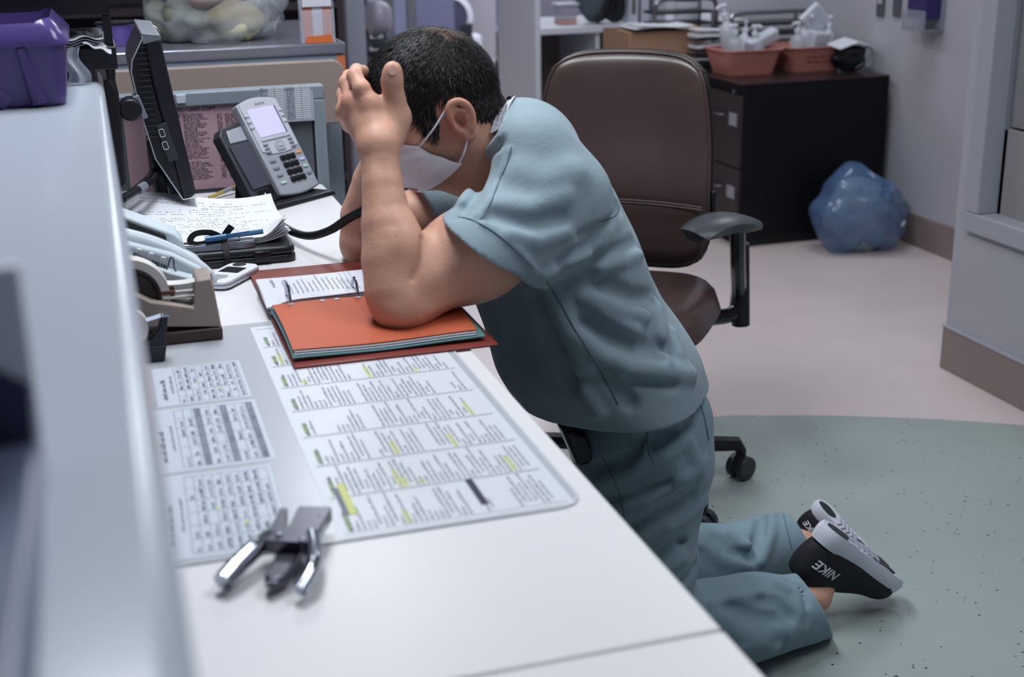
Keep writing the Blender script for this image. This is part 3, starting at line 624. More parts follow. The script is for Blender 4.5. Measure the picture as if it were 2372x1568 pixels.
for r in range(4):
    for c in range(3): fbox(0.048 + 0.0165 * c, 0.069 - 0.0165 * r, 0.0, 0.0625 + 0.0165 * c, 0.0815 - 0.0165 * r, 0.0038, 'number_key', M_BLKG, 0.0018)
    fbox(0.014, 0.071 - 0.0165 * r, 0.0, 0.032, 0.077 - 0.0165 * r, 0.0028, 'function_key', M('grey key', (120, 126, 140), 0.4) if r < 3 else M('green key', (168, 200, 186), 0.4))
    fbox(0.104, 0.077 - 0.0165 * r, 0.0, 0.119, 0.083 - 0.0165 * r, 0.0028, 'function_key', [M('orange key', (222, 150, 82), 0.4), M('blue key', (176, 196, 226), 0.4), M('green key', (168, 200, 186), 0.4), M('grey key', (120, 126, 140), 0.4)][r])
# handset cradle
fpoly([(-0.070, 0.012), (-0.074, 0.155), (-0.060, 0.170), (0.0, 0.176), (0.0, 0.0), (-0.058, -0.002)], -0.038, -0.012, 'handset_cradle', M_DKGREY, 0.004)
fpoly([(-0.060, 0.028), (-0.064, 0.128), (-0.004, 0.130), (-0.004, 0.030)], -0.012, -0.008, 'cradle_pad', M('cradle grey', (62, 64, 76), 0.4), 0.002)
fpoly([(-0.056, 0.134), (-0.050, 0.162), (-0.004, 0.166), (-0.004, 0.134)], -0.014, -0.0108, 'ear_recess', M_SILVER, 0.002)
fpoly([(-0.050, 0.000), (-0.052, 0.024), (-0.004, 0.026), (-0.004, 0.000)], -0.012, -0.0102, 'mouth_recess', M_BLKG, 0.002)
fbox(-0.034, 0.004, -0.0102, -0.031, 0.016, -0.0082, 'hook_switch', M_WPL, 0.0004)
# stand
g0 = F @ Vector((-0.07, 0, 0)); g1 = F @ Vector((PW, 0, 0))
n2 = np.array((-U[1], U[0], 0))
def gp(a, bb, z): q = U * a + n2 * bb; return (q[0], q[1], z)
MB().hull([gp(-0.085, -0.02, 0.0005), gp(PW + 0.012, -0.035, 0.0005), gp(PW - 0.01, 0.09, 0.0005), gp(-0.10, 0.10, 0.0005)], [gp(-0.085, -0.018, 0.012), gp(PW + 0.01, -0.03, 0.010), gp(PW - 0.012, 0.088, 0.012), gp(-0.095, 0.095, 0.014)]).build('base', M_BLK, ph, bevel=0.003)
MB().hull([gp(-0.05, 0.005, 0.012), gp(PW - 0.02, 0.005, 0.012), gp(PW - 0.02, 0.085, 0.012), gp(-0.05, 0.085, 0.012)], [gp(-0.05, 0.03, 0.05), gp(PW - 0.02, 0.03, 0.05), gp(PW - 0.02, 0.075, 0.10), gp(-0.05, 0.075, 0.10)]).build('stand', M_BLK, ph, bevel=0.003)
# coiled cord swinging round to the handset
cp = [PZ(560, 478, DZ + 0.02), PZ(600, 500, DZ + 0.02), PZ(640, 515, DZ + 0.016), PY(680, 538, 2.40), PY(720, 546, 2.32), PY(765, 533, 2.25), PY(805, 507, 2.17), PY(842, 486, 2.10), PY(885, 452, 2.06), PY(925, 425, 2.06)]
cps = [np.array((p[0] - ph0[0], p[1] - ph0[1], p[2] - DZ)) for p in spline(cp, 40)]
L = [0.0]
for i in range(1, len(cps)): L.append(L[-1] + np.linalg.norm(cps[i] - cps[i - 1]))
pitch = 0.0050; turns = L[-1] / pitch; NS = int(turns * 8)
cc = []; cpa = np.array(cps); La = np.array(L)
for k in range(NS):
    s = L[-1] * k / (NS - 1); c = np.array([np.interp(s, La, cpa[:, i]) for i in range(3)]); c2 = np.array([np.interp(min(s + 0.004, L[-1]), La, cpa[:, i]) for i in range(3)]); c1 = np.array([np.interp(max(s - 0.004, 0), La, cpa[:, i]) for i in range(3)])
    t = c2 - c1; t /= np.linalg.norm(t) + 1e-9; n_ = np.cross(t, (0, 0, 1)); n_ /= np.linalg.norm(n_) + 1e-9; bb = np.cross(n_, t); a = 2 * PI * s / pitch
    cc.append(c + 0.0062 * (math.cos(a) * n_ + math.sin(a) * bb))
MB().tube(cc, 0.0015, 5).build('coiled_cord', M('cord black', (22, 23, 28), 0.35), ph, smooth=80)

# ------------------------------------------------------------------ monitor seen edge-on
my = 2.55
def mp(px, py): q = PY(px, py, my); return (q[0], q[2])
m0 = np.array((0.125, 2.74, DZ))
mo = empty('computer_monitor', m0, label='flat black computer monitor seen edge-on on a round black base', cat='monitor')
front = [mp(455, 448), mp(372, 92)]; back = [mp(330, 88), mp(306, 140), mp(304, 168), mp(325, 258), mp(360, 368), mp(424, 462)]
W_ = 0.33
def ml(p): return (p[0] - m0[0], p[1] - m0[2])
bez = [mp(455, 450), mp(372, 92), mp(334, 100), mp(352, 190), mp(428, 466)]
MB().prism([ml(p) for p in bez], 1, my - m0[1], my - m0[1] + W_).build('panel', M('blue black shell', (22, 23, 34), 0.35), mo, bevel=0.004, bseg=3)
MB().prism([ml(p) for p in [mp(427, 464), mp(352, 190), mp(334, 100)] + back], 1, my - m0[1] + 0.004, my - m0[1] + W_ - 0.004).build('back_shell', M_BLK, mo, bevel=0.003, bseg=2)
MB().prism([ml(p) for p in (mp(374, 92), mp(371, 80), mp(326, 76), mp(330, 104))], 1, my - m0[1] - 0.001, my - m0[1] + W_ + 0.001).build('top_strip', M('grey top strip', (112, 116, 126), 0.4), mo, bevel=0.002)
MB().tube([(p[0] - m0[0], my - m0[1] - 0.0005, p[1] - m0[2]) for p in [mp(327, 84)] + back + [mp(456, 457)]], 0.0014, 6).build('silver_piping', M_SILVER, mo)
sv = mp(345, 240)
for k in range(17):
    p = np.array(mp(322 + 1.6 * k, 110 + 13 * k)); MB().box((p[0] - m0[0] + 0.004, my - m0[1] + 0.003, p[1] - m0[2]), (0.022, 0.003, 0.0022)).build('vent_slat', M('vent grey', (44, 46, 56), 0.4), mo, smooth=0)
pp = np.array(mp(388, 330)); MB().box((pp[0] - m0[0], my - m0[1] + 0.001, pp[1] - m0[2]), (0.020, 0.004, 0.072), Euler((0, -0.24, 0))).build('port_plate', M_DKGREY, mo, bevel=0.001)
for px, py in ((375, 308), (383, 337)):
    p = np.array(mp(px, py)); e2 = Euler((0, -0.24, 0)); mtx = Matrix.Translation((p[0] - m0[0], my - m0[1] - 0.0022, p[1] - m0[2])) @ e2.to_matrix().to_4x4()
    MB().tube([mtx @ Vector((x, 0, z)) for x, z in rrect(0.009, 0.014, 0.002, 2)], 0.0006, 5, close=True).build('usb_port', M_WPL, mo)
MB().lathe([(0.0001, 0.012), (0.05, 0.012), (0.088, 0.010), (0.094, 0.005), (0.094, 0.0005), (0.0001, 0.0005)], 40).build('base', M_BLK, mo)
MB().tube([(0.0, 0.03, 0.012), (-0.015, 0.02, 0.06), (-0.02, 0.01, 0.15)], [0.03, 0.022, 0.02], 12).build('neck', M_BLK, mo)
tp_ = mp(362, 86); MB().sheet(lambda u, v: (tp_[0] - m0[0] + 0.004 + 0.012 * u, my - m0[1] + 0.16 + 0.03 * v, tp_[1] - m0[2] + 0.006 - 0.012 * u * u), 4, 2, 0.0005).build('tape_scrap', M_PAPER, mo)
# second dark monitor behind the ledge with its swivel mount
n0 = np.array((0.012, 2.60, DZ)); mt = empty('computer_monitor', n0, label='black monitor on a grey tilting foot tucked behind the ledge', cat='monitor')
q0 = PY(240, 190, 2.5); q1 = PY(274, 205, 2.5); q2 = PY(288, 436, 2.5)
MB().prism([(q0[0] - n0[0] - 0.02, q0[2] - n0[2]), (q0[0] - n0[0] + 0.012, q0[2] - n0[2] + 0.004), (q1[0] - n0[0] - 0.004, q1[2] - n0[2]), (q1[0] - n0[0], q1[2] - n0[2] - 0.012), (q2[0] - n0[0] + 0.004, q2[2] - n0[2] + 0.01), (q2[0] - n0[0] - 0.004, q2[2] - n0[2]), (q0[0] - n0[0] - 0.02, q2[2] - n0[2] - 0.004)], 1, -0.10, 0.16).build('panel', M_BLK, mt, bevel=0.004, bseg=3)
kx = PY(303, 255, 2.52); MB().cyl((kx[0] - n0[0], -0.085, kx[2] - n0[2]), (kx[0] - n0[0], -0.03, kx[2] - n0[2]), 0.020, n=24).build('swivel_joint', M_BLK, mt, bevel=0.003)
MB().box((kx[0] - n0[0] + 0.018, -0.03, kx[2] - n0[2]), (0.012, 0.05, 0.045), Euler((0, -0.3, 0))).build('mount_plate', M('mount grey', (120, 124, 140), 0.4), mt, bevel=0.002)
MB().hull([(-0.03, -0.08, 0.0005), (0.012, -0.10, 0.0005), (0.012, 0.1, 0.0005), (-0.03, 0.1, 0.0005)], [(-0.03, -0.05, 0.10), (0.010, -0.05, 0.10), (0.010, 0.08, 0.10), (-0.03, 0.08, 0.10)]).build('foot', M('foot grey', (86, 88, 100), 0.4), mt, bevel=0.006, bseg=3)
# cables from the monitor
for k, (pts, r) in enumerate((([(262, 468, 2.5), (300, 445, 2.52), (335, 418, 2.55), (362, 395, 2.58)], 0.0045), ([(285, 462, 2.46), (320, 440, 2.5), (350, 420, 2.54), (372, 402, 2.58)], 0.0065))):
    P = [PY(a, b_, c) for a, b_, c in pts]; c0_ = np.array((P[0][0], P[0][1], P[0][2]))
    e = empty('monitor_cable', c0_, label=['thin black monitor cable sagging beside the monitor base', 'thick black video cable with a grey sleeve beside the monitor'][k], cat='cable')
    MB().tube([p - c0_ for p in spline(P + [P[-1] + (0.012, 0.05, -0.06), P[-1] + (0.02, 0.08, -0.12)], 6)], r, 8).build('lead', M_BLK, e)
    if k: MB().tube([P[1] - c0_, (P[1] + P[2]) / 2 - c0_], r * 1.35, 8).build('sleeve', M('cable sleeve', (120, 124, 132), 0.4), e)
# yellow pencil behind the phone base
pa = PZ(484, 458, DZ + 0.006); pb = PZ(556, 428, DZ + 0.016)
e = empty('pencil', pa, label='yellow pencil with a silver end behind the phone stand', cat='pencil'); d_ = pb - pa
MB().tube([(0, 0, 0), d_ * 0.45], 0.0042, 6).build('shaft', M('yellow lacquer', (198, 172, 96), 0.4), e); MB().tube([d_ * 0.45, d_ * 0.7], 0.0048, 10).build('ferrule', M_SILVER, e); MB().tube([d_ * 0.7, d_], 0.0044, 10).build('tail', M('brass tail', (168, 140, 98), 0.4), e)

# ------------------------------------------------------------------ grey partition at the end of the desk
py0 = 2.945; PTR = PY(750, 197, py0); pz1 = PTR[2]; px1 = PTR[0]
pt = empty('desk_partition', (0.2, py0, 0), label='low grey framed partition panel at the far end of the desk', cat='partition')
M_FR = M('grey blue frame', (132, 142, 152), 0.42); M_FAB = M('charcoal panel', (92, 98, 106), 0.6, bump=0.06, bscale=500)
mb = MB(); mb.span((-0.32 , -0.002, pz1 - 0.030), (px1 - 0.2, 0.045, pz1)); mb.build('top_rail', M_FR, pt, bevel=0.003)
MB().span((px1 - 0.2 - 0.026, -0.002, 0.0), (px1 - 0.2, 0.045, pz1 - 0.0302)).build('post', M_FR, pt, bevel=0.003)
MB().span((-0.32, 0.008, 0.02), (px1 - 0.2 - 0.030, 0.03, pz1 - 0.033)).build('panel', M_FAB, pt, smooth=0)
MB().span((px1 - 0.2 - 0.030, 0.006, 0.3), (px1 - 0.2 - 0.0262, 0.012, pz1 - 0.033)).build('gap_strip', M_BLK, pt, smooth=0)  # black strip filling the joint between post and panel
cq = PY(419, 229, py0 - 0.004); MB().box((cq[0] - 0.2, -0.004, cq[2]), (0.020, 0.010, 0.018)).build('rail_clip', M('clip white', (190, 196, 206), 0.4), pt, bevel=0.001)
# pink notice
a1 = PY(581, 236, py0); a0 = PY(283, 252, py0); zl = DZ + 0.004
nt_ = empty('notice_sheet', (a0[0], py0 + 0.0075, zl), label='pink typed notice headed unit copy pinned to the partition', cat='notice')
nw, nh = a1[0] - a0[0], a1[2] - zl
MB().span((0, -0.0008, 0), (nw, 0, nh)).build('paper', M('pink paper', (184, 152, 164), 0.7), nt_, smooth=0)
f = frame((0, -0.0009, 0), (1, 0, 0), (0, 0, 1))
rn = random.Random(5); ink = MB()
for k in range(41):
    y = nh - 0.022 - k * (nh - 0.04) / 41
    for x0, wd in ((0.042, 0.06), (0.107, 0.075), (0.196, 0.09)):
        if rn.random() < 0.9 and (x0 > 0.1 or k > 10):
            glyphs(ink, f, x0, y, 0.012, 0.0034, rn, 1.0, 0.0002); glyphs(ink, f, x0 + 0.017, y, wd - 0.02, 0.0034, rn, rn.uniform(0.45, 1.0), 0.0002)
ink.build('typed_list', M('typed ink', (74, 60, 72), 0.7), nt_, smooth=0, kind='stuff')
text("LOCATION ID's - UNIT COPY", 0.0112, M_INK, nt_, f @ Matrix.Translation((nw * 0.44 + 0.002, nh - 0.010, 0.0003)), 'heading', bold=0.0002)
# card in a clear sleeve
k0 = PY(600, 286, py0); k1 = PY(724, 207, py0)
sl = empty('phone_list_card', (k0[0], py0 - 0.003, k0[2]), label='small printed number list in a clear sleeve on the partition', cat='card')
kw, kh = k1[0] - k0[0], k1[2] - k0[2]
MB().hull([(x, 0, z) for x, z in ((0, 0), (kw, 0), (kw, kh), (0.008, kh), (0, kh - 0.01))], [(x, -0.0012, z) for x, z in ((0, 0), (kw, 0), (kw, kh), (0.008, kh), (0, kh - 0.01))]).build('sleeve', M('sleeve plastic', (166, 174, 186), 0.25), sl, smooth=0)
f = frame((0, -0.0013, 0), (1, 0, 0), (0, 0, 1)); wl = MB(); il = MB()
for cx in (0.006, kw * 0.52):
    for k in range(15): y = 0.006 + k * 0.0048; bar(wl, f, cx + 0.018, y, cx + kw * 0.42, y + 0.0032, 0.0003); glyphs(il, f, cx, y, 0.017, 0.003, rn, 1.0, 0.0005)
    bar(il, f, cx + kw * 0.26, 0.004, cx + kw * 0.26 + 0.0008, 0.078, 0.0006)
wl.build('blank_cells', M('cell white', (206, 210, 218), 0.3), sl, smooth=0, kind='stuff'); il.build('card_print', M_INKG, sl, smooth=0, kind='stuff')

# ------------------------------------------------------------------ things on the ledge: purple bin, black trays
b0 = np.array((-0.15, 2.03, LZ))
pb_ = empty('storage_bin', b0, label='purple plastic storage bin with a flared rim on the ledge', cat='bin')
M_PUR = M('purple plastic', (76, 62, 118), 0.34)
xr = -0.040 - b0[0]; yn = 1.912 - b0[1]; zr = 1.196 - LZ
bo = rrect(2 * xr, -2 * yn, 0.02, 5); to = rrect(2 * xr + 0.014, -2 * yn + 0.014, 0.022, 5)
mb = MB(); mb.hull([(x, y, 0.001) for x, y in bo], [(x, y, zr) for x, y in to]); mb.build('tub', M_PUR, pb_, smooth=40, bevel=0.004)
mb = MB(); r0 = rrect(2 * xr + 0.012, -2 * yn + 0.012, 0.022, 6); r1 = rrect(2 * xr + 0.024, -2 * yn + 0.024, 0.026, 6); r2 = rrect(2 * xr - 0.02, -2 * yn - 0.02, 0.02, 6)
n = len(r0); vs = [(x, y, zr - 0.004) for x, y in r1] + [(x, y, zr + 0.004) for x, y in r1] + [(x, y, zr + 0.024 + 0.006 * math.sin(8 * x * 10)) for x, y in r2] + [(x * 0.97, y * 0.97, zr + 0.002) for x, y in r2]
mb.add(vs, [(k * n + i, k * n + (i + 1) % n, ((k + 1) % 4) * n + (i + 1) % n, ((k + 1) % 4) * n + i) for k in range(4) for i in range(n)]); mb.build('rim', M('glossy purple rim', (84, 68, 128), 0.14), pb_, smooth=50)
for k, (xa, xb) in enumerate(((-0.06, 0.034), (-0.13, -0.03), (0.06, 0.075))):
    MB().tube([(xa, yn - 0.0055, zr - 0.006), (xb, yn + 0.002, 0.006)], [0.007, 0.012], 10).build('flute', M_PUR, pb_)
# trays
tr = empty('letter_tray', (-0.12, 2.35, LZ), label='black two-tier letter tray standing behind the purple bin', cat='letter tray')
L0 = (-0.12, 2.35, LZ)
xt = PY(274, 160, 2.17)[0] - L0[0]; yt = 2.17 - L0[1]
zt0 = PY(274, 160, 2.17)[2] - LZ; zt1 = PY(265, 108, 2.17)[2] - LZ; zt2 = PY(268, 34, 2.17)[2] - LZ
xl = PY(182, 120, 2.17)[0] - L0[0]
MB().span((xl, yt, zt0), (xt, 0.2, zt1)).build('lower_tray', M_BLK, tr, bevel=0.002)
MB().span((-0.2, yt, zt0 + 0.012), (xl, 0.2, zt0 + 0.018)).build('tray_floor', M_BLK, tr, smooth=0)
MB().span((-0.2, yt + 0.006, zt2), (xt - 0.002, 0.2, zt2 + 0.055)).build('upper_tray', M_BLK, tr, bevel=0.002)
MB().span((xt - 0.016, yt + 0.008, zt1), (xt - 0.003, yt + 0.022, zt2)).build('corner_post', M_BLK, tr, bevel=0.001)
for x in (xl + 0.006, xl + 0.044): MB().cyl((x, yt + 0.012, 0), (x, yt + 0.012, zt0), 0.006, 0.008, 10).build('foot', M_BLK, tr)
rr_ = random.Random(9)
for k in range(5):
    e = empty('loose_paper', (L0[0] + xl, 2.2, LZ + zt1), label=['lowest crumpled sheet in the black letter tray', 'second crumpled sheet in the black letter tray', 'third crumpled sheet in the black letter tray', 'topmost crumpled sheet in the black letter tray', 'pale sheet drooping over the front of the black tray'][k], cat='paper', group='papers in the letter tray')
    x0, x1 = -0.05 + 0.01 * k, 0.02 + 0.006 * k
    if k < 4: fn = lambda u, v, k=k, x0=x0, x1=x1: (x0 + (x1 - x0) * u, -0.035 + 0.16 * v, 0.003 + 0.004 * k + 0.003 * math.sin(9 * u + 4 * v + k))
    else: fn = lambda u, v: (0.008 + 0.04 * u, -0.042 + 0.1 * v, 0.016 - 0.03 * max(0, 0.6 - v) ** 1.2 * (0.5 + u) + 0.002 * math.sin(12 * u))
    MB().sheet(fn, 10, 6, 0.0007).build('sheet', M('aged paper', (188, 192, 198), 0.7), e, smooth=60)
bk = empty('binder_book', (L0[0] + xl - 0.02, 2.32, LZ + zt0 + 0.018), label='maroon and grey book lying in the black letter tray', cat='book')
MB().span((-0.06, -0.08, 0), (0.055, 0.1, 0.020)).build('page_block', M('grey pages', (90, 94, 106), 0.6), bk, smooth=0, bevel=0.001)
MB().span((-0.062, -0.082, 0.0202), (0.057, 0.1, 0.026)).build('cover', M('dark maroon cover', (58, 20, 26), 0.5), bk, smooth=0, bevel=0.001)
# clear bag hanging beside the tray
e = empty('plastic_sleeve', (-0.028, 2.14, LZ), label='clear crinkled plastic sleeve hanging at the tray foot beside the purple bin', cat='plastic bag')
MB().sheet(lambda u, v: (-0.012 + 0.034 * u * (1 - 0.4 * v) + 0.004 * math.sin(7 * v), 0.006 * math.sin(9 * u + 3 * v), 0.004 + 0.052 * v), 10, 10, 0.0006).build('film', M('clear film', (206, 212, 220), 0.15, alpha=0.55), e, smooth=60)

# ------------------------------------------------------------------ far counter with bag and holder
cy = 3.35
C0 = np.array((0.2, cy, 0)); fc = empty('far_counter', C0, label='grey and tan service counter behind the partition', cat='counter')
xr = PY(800, 103, cy)[0]; zt = PY(760, 100, cy)[2]
M_STEEL = M('brushed steel top', (150, 152, 164), 0.22, metal=0.6)
MB().span((-0.9 - 0.2, 0, zt - 0.028), (xr - 0.2, 0.75, zt)).build('counter_top', M_STEEL, fc, bevel=0.004)
zb_ = PY(780, 143, cy)[2]
MB().span((-1.1, 0.006, 0.0), (xr - 0.2 - 0.02, 0.74, zt - 0.0285)).build('carcass', M('grey blue laminate', (138, 148, 162), 0.5), fc, smooth=0)
MB().box((xr - 0.2 - 0.012, 0.02, zt - 0.06), (0.022, 0.03, 0.06)).build('orange_corner', M('orange edging', (206, 120, 84), 0.5), fc, bevel=0.002)
zt_b = PY(790, 285, cy - 0.12)[2]; zt_t = PY(700, 143, cy - 0.12)[2]; xrt = PY(800, 200, cy - 0.12)[0]
tan = [(-1.1, zt_b), (xrt - 0.2, zt_b), (xrt - 0.2, zt_t - 0.045)] + [(xrt - 0.2 - 0.03 + 0.03 * math.cos(a), zt_t - 0.03 + 0.03 * math.sin(a)) for a in [PI / 2 * k / 5 for k in range(6)]] + [(-1.1, zt_t)]
MB().prism(tan, 1, -0.12, -0.09).build('modesty_panel', M('tan laminate', (154, 138, 132), 0.5), fc, bevel=0.003)
MB().span((-1.1, -0.1, zt_b + 0.03), (xrt - 0.24, 0.005, zt_t - 0.06)).build('bracket', M_GREYPANEL, fc, smooth=0)
# clothes bag
def lumpy(mb, c, r, seed, amp=0.12, n=28, m=18, freq=3.0):
    rg = np.random.RandomState(seed); ks = rg.normal(0, freq, (7, 3)); phs = rg.uniform(0, 6.28, 7)
    vs = []; fs = []
    for i in range(m + 1):
        t = PI * i / m
        for j in range(n):
            a = 2 * PI * j / n; d = np.array((math.sin(t) * math.cos(a), math.sin(t) * math.sin(a), math.cos(t)))
            k = 1 + amp * sum(math.sin(float(ks[q] @ d) + phs[q]) for q in range(7)) / 2.5
            vs.append((c[0] + r[0] * d[0] * k, c[1] + r[1] * d[1] * k, max(c[2] + r[2] * d[2] * k, 0.002)))
    for i in range(m):
        for j in range(n): fs.append((i * n + j, (i + 1) * n + j, (i + 1) * n + (j + 1) % n, i * n + (j + 1) % n))
    mb.add(vs, fs); return mb
bgc = PY(500, 100, cy + 0.22); bgc = np.array((bgc[0], cy + 0.22, zt))
bg = empty('belongings_bag', bgc, label='clear plastic bag of folded clothes on the far counter', cat='bag')
for k, (dx, dy, dz, r, c) in enumerate(((-0.07, 0, 0.06, (0.09, 0.08, 0.06), (120, 124, 112)), (0.03, -0.02, 0.05, (0.08, 0.08, 0.05), (150, 142, 118)), (0.09, 0.02, 0.055, (0.06, 0.08, 0.055), (128, 128, 124)), (-0.01, 0.0, 0.12, (0.09, 0.08, 0.05), (176, 146, 136)), (-0.03, 0.02, 0.17, (0.10, 0.09, 0.05), (70, 76, 82)), (0.06, -0.05, 0.035, (0.045, 0.045, 0.034), (196, 182, 130)))):
    lumpy(MB(), (dx, dy, dz), r, 30 + k, 0.14).build('garment', M('cloth %d' % k, c, 0.9, var=0.4, vscale=11, bump=1.0, bscale=30), bg, smooth=180)
lumpy(MB(), (0.01, 0.0, 0.10), (0.160, 0.14, 0.135), 77, 0.12, 56, 36, 7).build('bag_film', M('bag film', (190, 196, 206), 0.12, alpha=0.32, bump=0.9, bscale=22), bg, smooth=180)
# acrylic brochure holder
hc = PY(735, 103, cy + 0.05); e = empty('brochure_holder', (hc[0], cy + 0.05, zt), label='clear acrylic brochure holder with orange leaflets on the far counter', cat='holder')
M_ACR = M('acrylic', (214, 222, 236), 0.05, alpha=0.25)
MB().span((-0.042, 0.0, 0.0005), (0.042, 0.003, 0.13)).build('back_plate', M_ACR, e, smooth=0); MB().span((-0.042, -0.03, 0.0005), (0.042, -0.027, 0.08)).build('front_plate', M_ACR, e, smooth=0)
for x in (-0.042, 0.039): MB().span((x, -0.027, 0.0005), (x + 0.003, 0.0, 0.10)).build('side_plate', M_ACR, e, smooth=0)
for k, (x0, x1, c) in enumerate(((-0.036, -0.012, (206, 108, 66)), (-0.012, 0.014, (214, 214, 224)), (0.014, 0.036, (212, 120, 78)))): MB().span((x0, -0.022, 0.001), (x1 - 0.0006, -0.014, 0.085)).build('leaflet', M('leaflet %d' % k, c, 0.5), e, smooth=0)
MB().span((-0.036, -0.0285, 0.088), (0.036, -0.012, 0.112)).build('white_label', M_PAPER, e, smooth=0)
MB().hull([(-0.034, -0.032, 0.001), (0.036, -0.034, 0.001), (0.030, -0.034, 0.02), (-0.03, -0.032, 0.016)], [(-0.034, -0.036, 0.001), (0.036, -0.038, 0.001), (0.030, -0.038, 0.02), (-0.03, -0.036, 0.016)]).build('orange_tab', M('orange tab', (216, 112, 62), 0.5), e, smooth=0)
e = empty('purple_tub', (PY(270, 80, cy + 0.2)[0], cy + 0.2, zt), label='small violet tub beside the clothes bag on the far counter', cat='tub')
mb = MB(); mb.lathe([(0.0001, 0.001), (0.035, 0.001), (0.045, 0.05), (0.048, 0.052), (0.042, 0.053), (0.034, 0.01), (0.0001, 0.01)], 28); mb.build('tub_body', M('violet plastic', (104, 84, 160), 0.3), e)
MB().lathe([(0.0001, 0.054), (0.05, 0.054), (0.05, 0.058), (0.0001, 0.06)], 28).build('lid', M_BLK, e)
# ------------------------------------------------------------------ brown leather office chair
ch0 = np.array((1.09, 2.80, 0.0)); phi = 0.30     # seat looks towards the camera, turned a little
ch = empty('office_chair', ch0, rz=0.0, label='brown leather office chair with black armrests behind the kneeling man', cat='chair')
M_LEA = M('brown leather', (72, 56, 54), 0.30, var=0.10, vscale=9, bump=0.10, bscale=260, spec=0.55)
M_LEA2 = M('dark leather piping', (40, 30, 30), 0.35)
TL = PY(1252, 122, 3.12) - ch0; TR = PY(1650, 118, 2.87) - ch0
ax = TR - TL; ax[2] = 0; bwid = np.linalg.norm(ax); ax /= bwid; nb = np.array((ax[1], -ax[0], 0.0))    # front normal of the backrest
mid = (TL + TR) / 2; zt_ = (TL[2] + TR[2]) / 2 - 0.018; zb_ = PY(1655, 622, 2.88)[2]
def back_pt(u, v, off):
    # u across -1..1, v 0 bottom .. 1 top ; widest at 0.3
    wv_ = bwid / 2 * (0.955 + 0.085 * math.sin(PI * min(1, v * 1.05 + 0.12)) + 0.02 * (1 - v))
    ez = 0.10
    z = zb_ + (zt_ - zb_) * v + 0.012 * (1 - u * u) * v
    lean = 0.03 * (1 - v) * -1 + 0.09 * (v - 0.3) ** 2 * 0.5
    conc = 0.045 * (abs(u) ** 2.2)
    p = mid.copy(); p[2] = 0
    p = p + ax * (u * wv_) + nb * (conc * (0.4 + 0.6 * v) + off + 0.040 * math.exp(-((v - 0.34) / 0.24) ** 2) - 0.075 * max(0, v - 0.4) ** 1.5 - 0.02); p[2] = z
    return p
def sup(u, v):      # squircle mapping to round the corners
    uu = 2 * u - 1; vv = 2 * v - 1; k = 0.20
    return uu * math.sqrt(1 - k * max(0, abs(vv)) ** 6), (vv * math.sqrt(1 - k * abs(uu) ** 6) + 1) / 2
def back_front(u, v):
    a, b_ = sup(u, v); e_ = (1 - abs(2 * u - 1) ** 5) * (1 - abs(2 * v - 1) ** 9)
    crease = -0.004 * math.exp(-((b_ - 0.33) / 0.012) ** 2) * (1 if abs(a) < 0.97 else 0)
    return back_pt(a, b_, 0.018 * e_ ** 0.5 + crease + 0.010 * math.exp(-((b_ - 0.12) / 0.1) ** 2))
MB().sheet(lambda u, v: back_front(u, v), 40, 60, 0.03).build('backrest', M_LEA, ch, smooth=60)
MB().sheet(lambda u, v: back_pt(*sup(u, v), -0.03), 20, 24, 0.012).build('back_shell', M_BLK, ch, smooth=60)
def rim(off, r, name, m):
    P = [back_pt(*sup(*uv), off) for uv in [(0, k / 20) for k in range(21)] + [(k / 16, 1) for k in range(1, 17)] + [(1, 1 - k / 20) for k in range(1, 21)] + [(1 - k / 16, 0) for k in range(1, 16)]]
    return MB().tube(P, r, 8, close=True).build(name, m, ch, smooth=80)
rim(0.003, 0.0040, 'piping', M_LEA); rim(-0.024, 0.006, 'piping', M_LEA2)
for dv in (0.325, 0.338): MB().tube([back_pt(-0.94 + 1.88 * k / 30, dv, 0.0185) for k in range(31)], 0.0012, 5).build('stitching', M('tan stitching', (110, 92, 86), 0.6), ch)
# seat
sd = -nb * -1.0; fw = nb                      # forward
sc_ = np.array((0.0, 0.0, 0.0)); sw, sdp = 0.24, 0.235
def seat_fn(u, v, top=True):
    a = 2 * u - 1; b2_ = 2 * v - 1; k = 0.34
    x = a * math.sqrt(1 - k * b2_ ** 4); y = b2_ * math.sqrt(1 - k * a ** 4)
    e_ = (1 - abs(a) ** 6) * (1 - abs(b2_) ** 6)
    z = 0.425 + 0.055 * e_ ** 0.4 - 0.03 * max(0, y) ** 3 + 0.018 * abs(x) ** 3 * e_
    p = sc_ + ax * (x * sw) + fw * (y * sdp); p[2] = z if top else 0.40
    return p
MB().sheet(lambda u, v: seat_fn(u, v), 30, 30, 0.022).build('seat', M_LEA, ch, smooth=70)
MB().sheet(lambda u, v: seat_fn(u, v, False) + np.array((0, 0, 0.018)), 24, 24, 0.03).build('seat_pan', M_BLK, ch, smooth=50)
P = [seat_fn(*uv) + np.array((0, 0, 0.0)) for uv in [(0, k / 16) for k in range(17)] + [(k / 16, 1) for k in range(1, 17)] + [(1, 1 - k / 16) for k in range(1, 17)] + [(1 - k / 16, 0) for k in range(1, 16)]]
MB().tube(P, 0.006, 8, close=True).build('piping', M_LEA2, ch, smooth=80)
MB().cyl((0.04, -0.06, 0.12), (0.04, -0.06, 0.40), 0.025, n=20).build('gas_column', M_BLK, ch); MB().cyl((0.04, -0.06, 0.07), (0.04, -0.06, 0.20), 0.036, n=20).build('column_sleeve', M_BLK, ch)
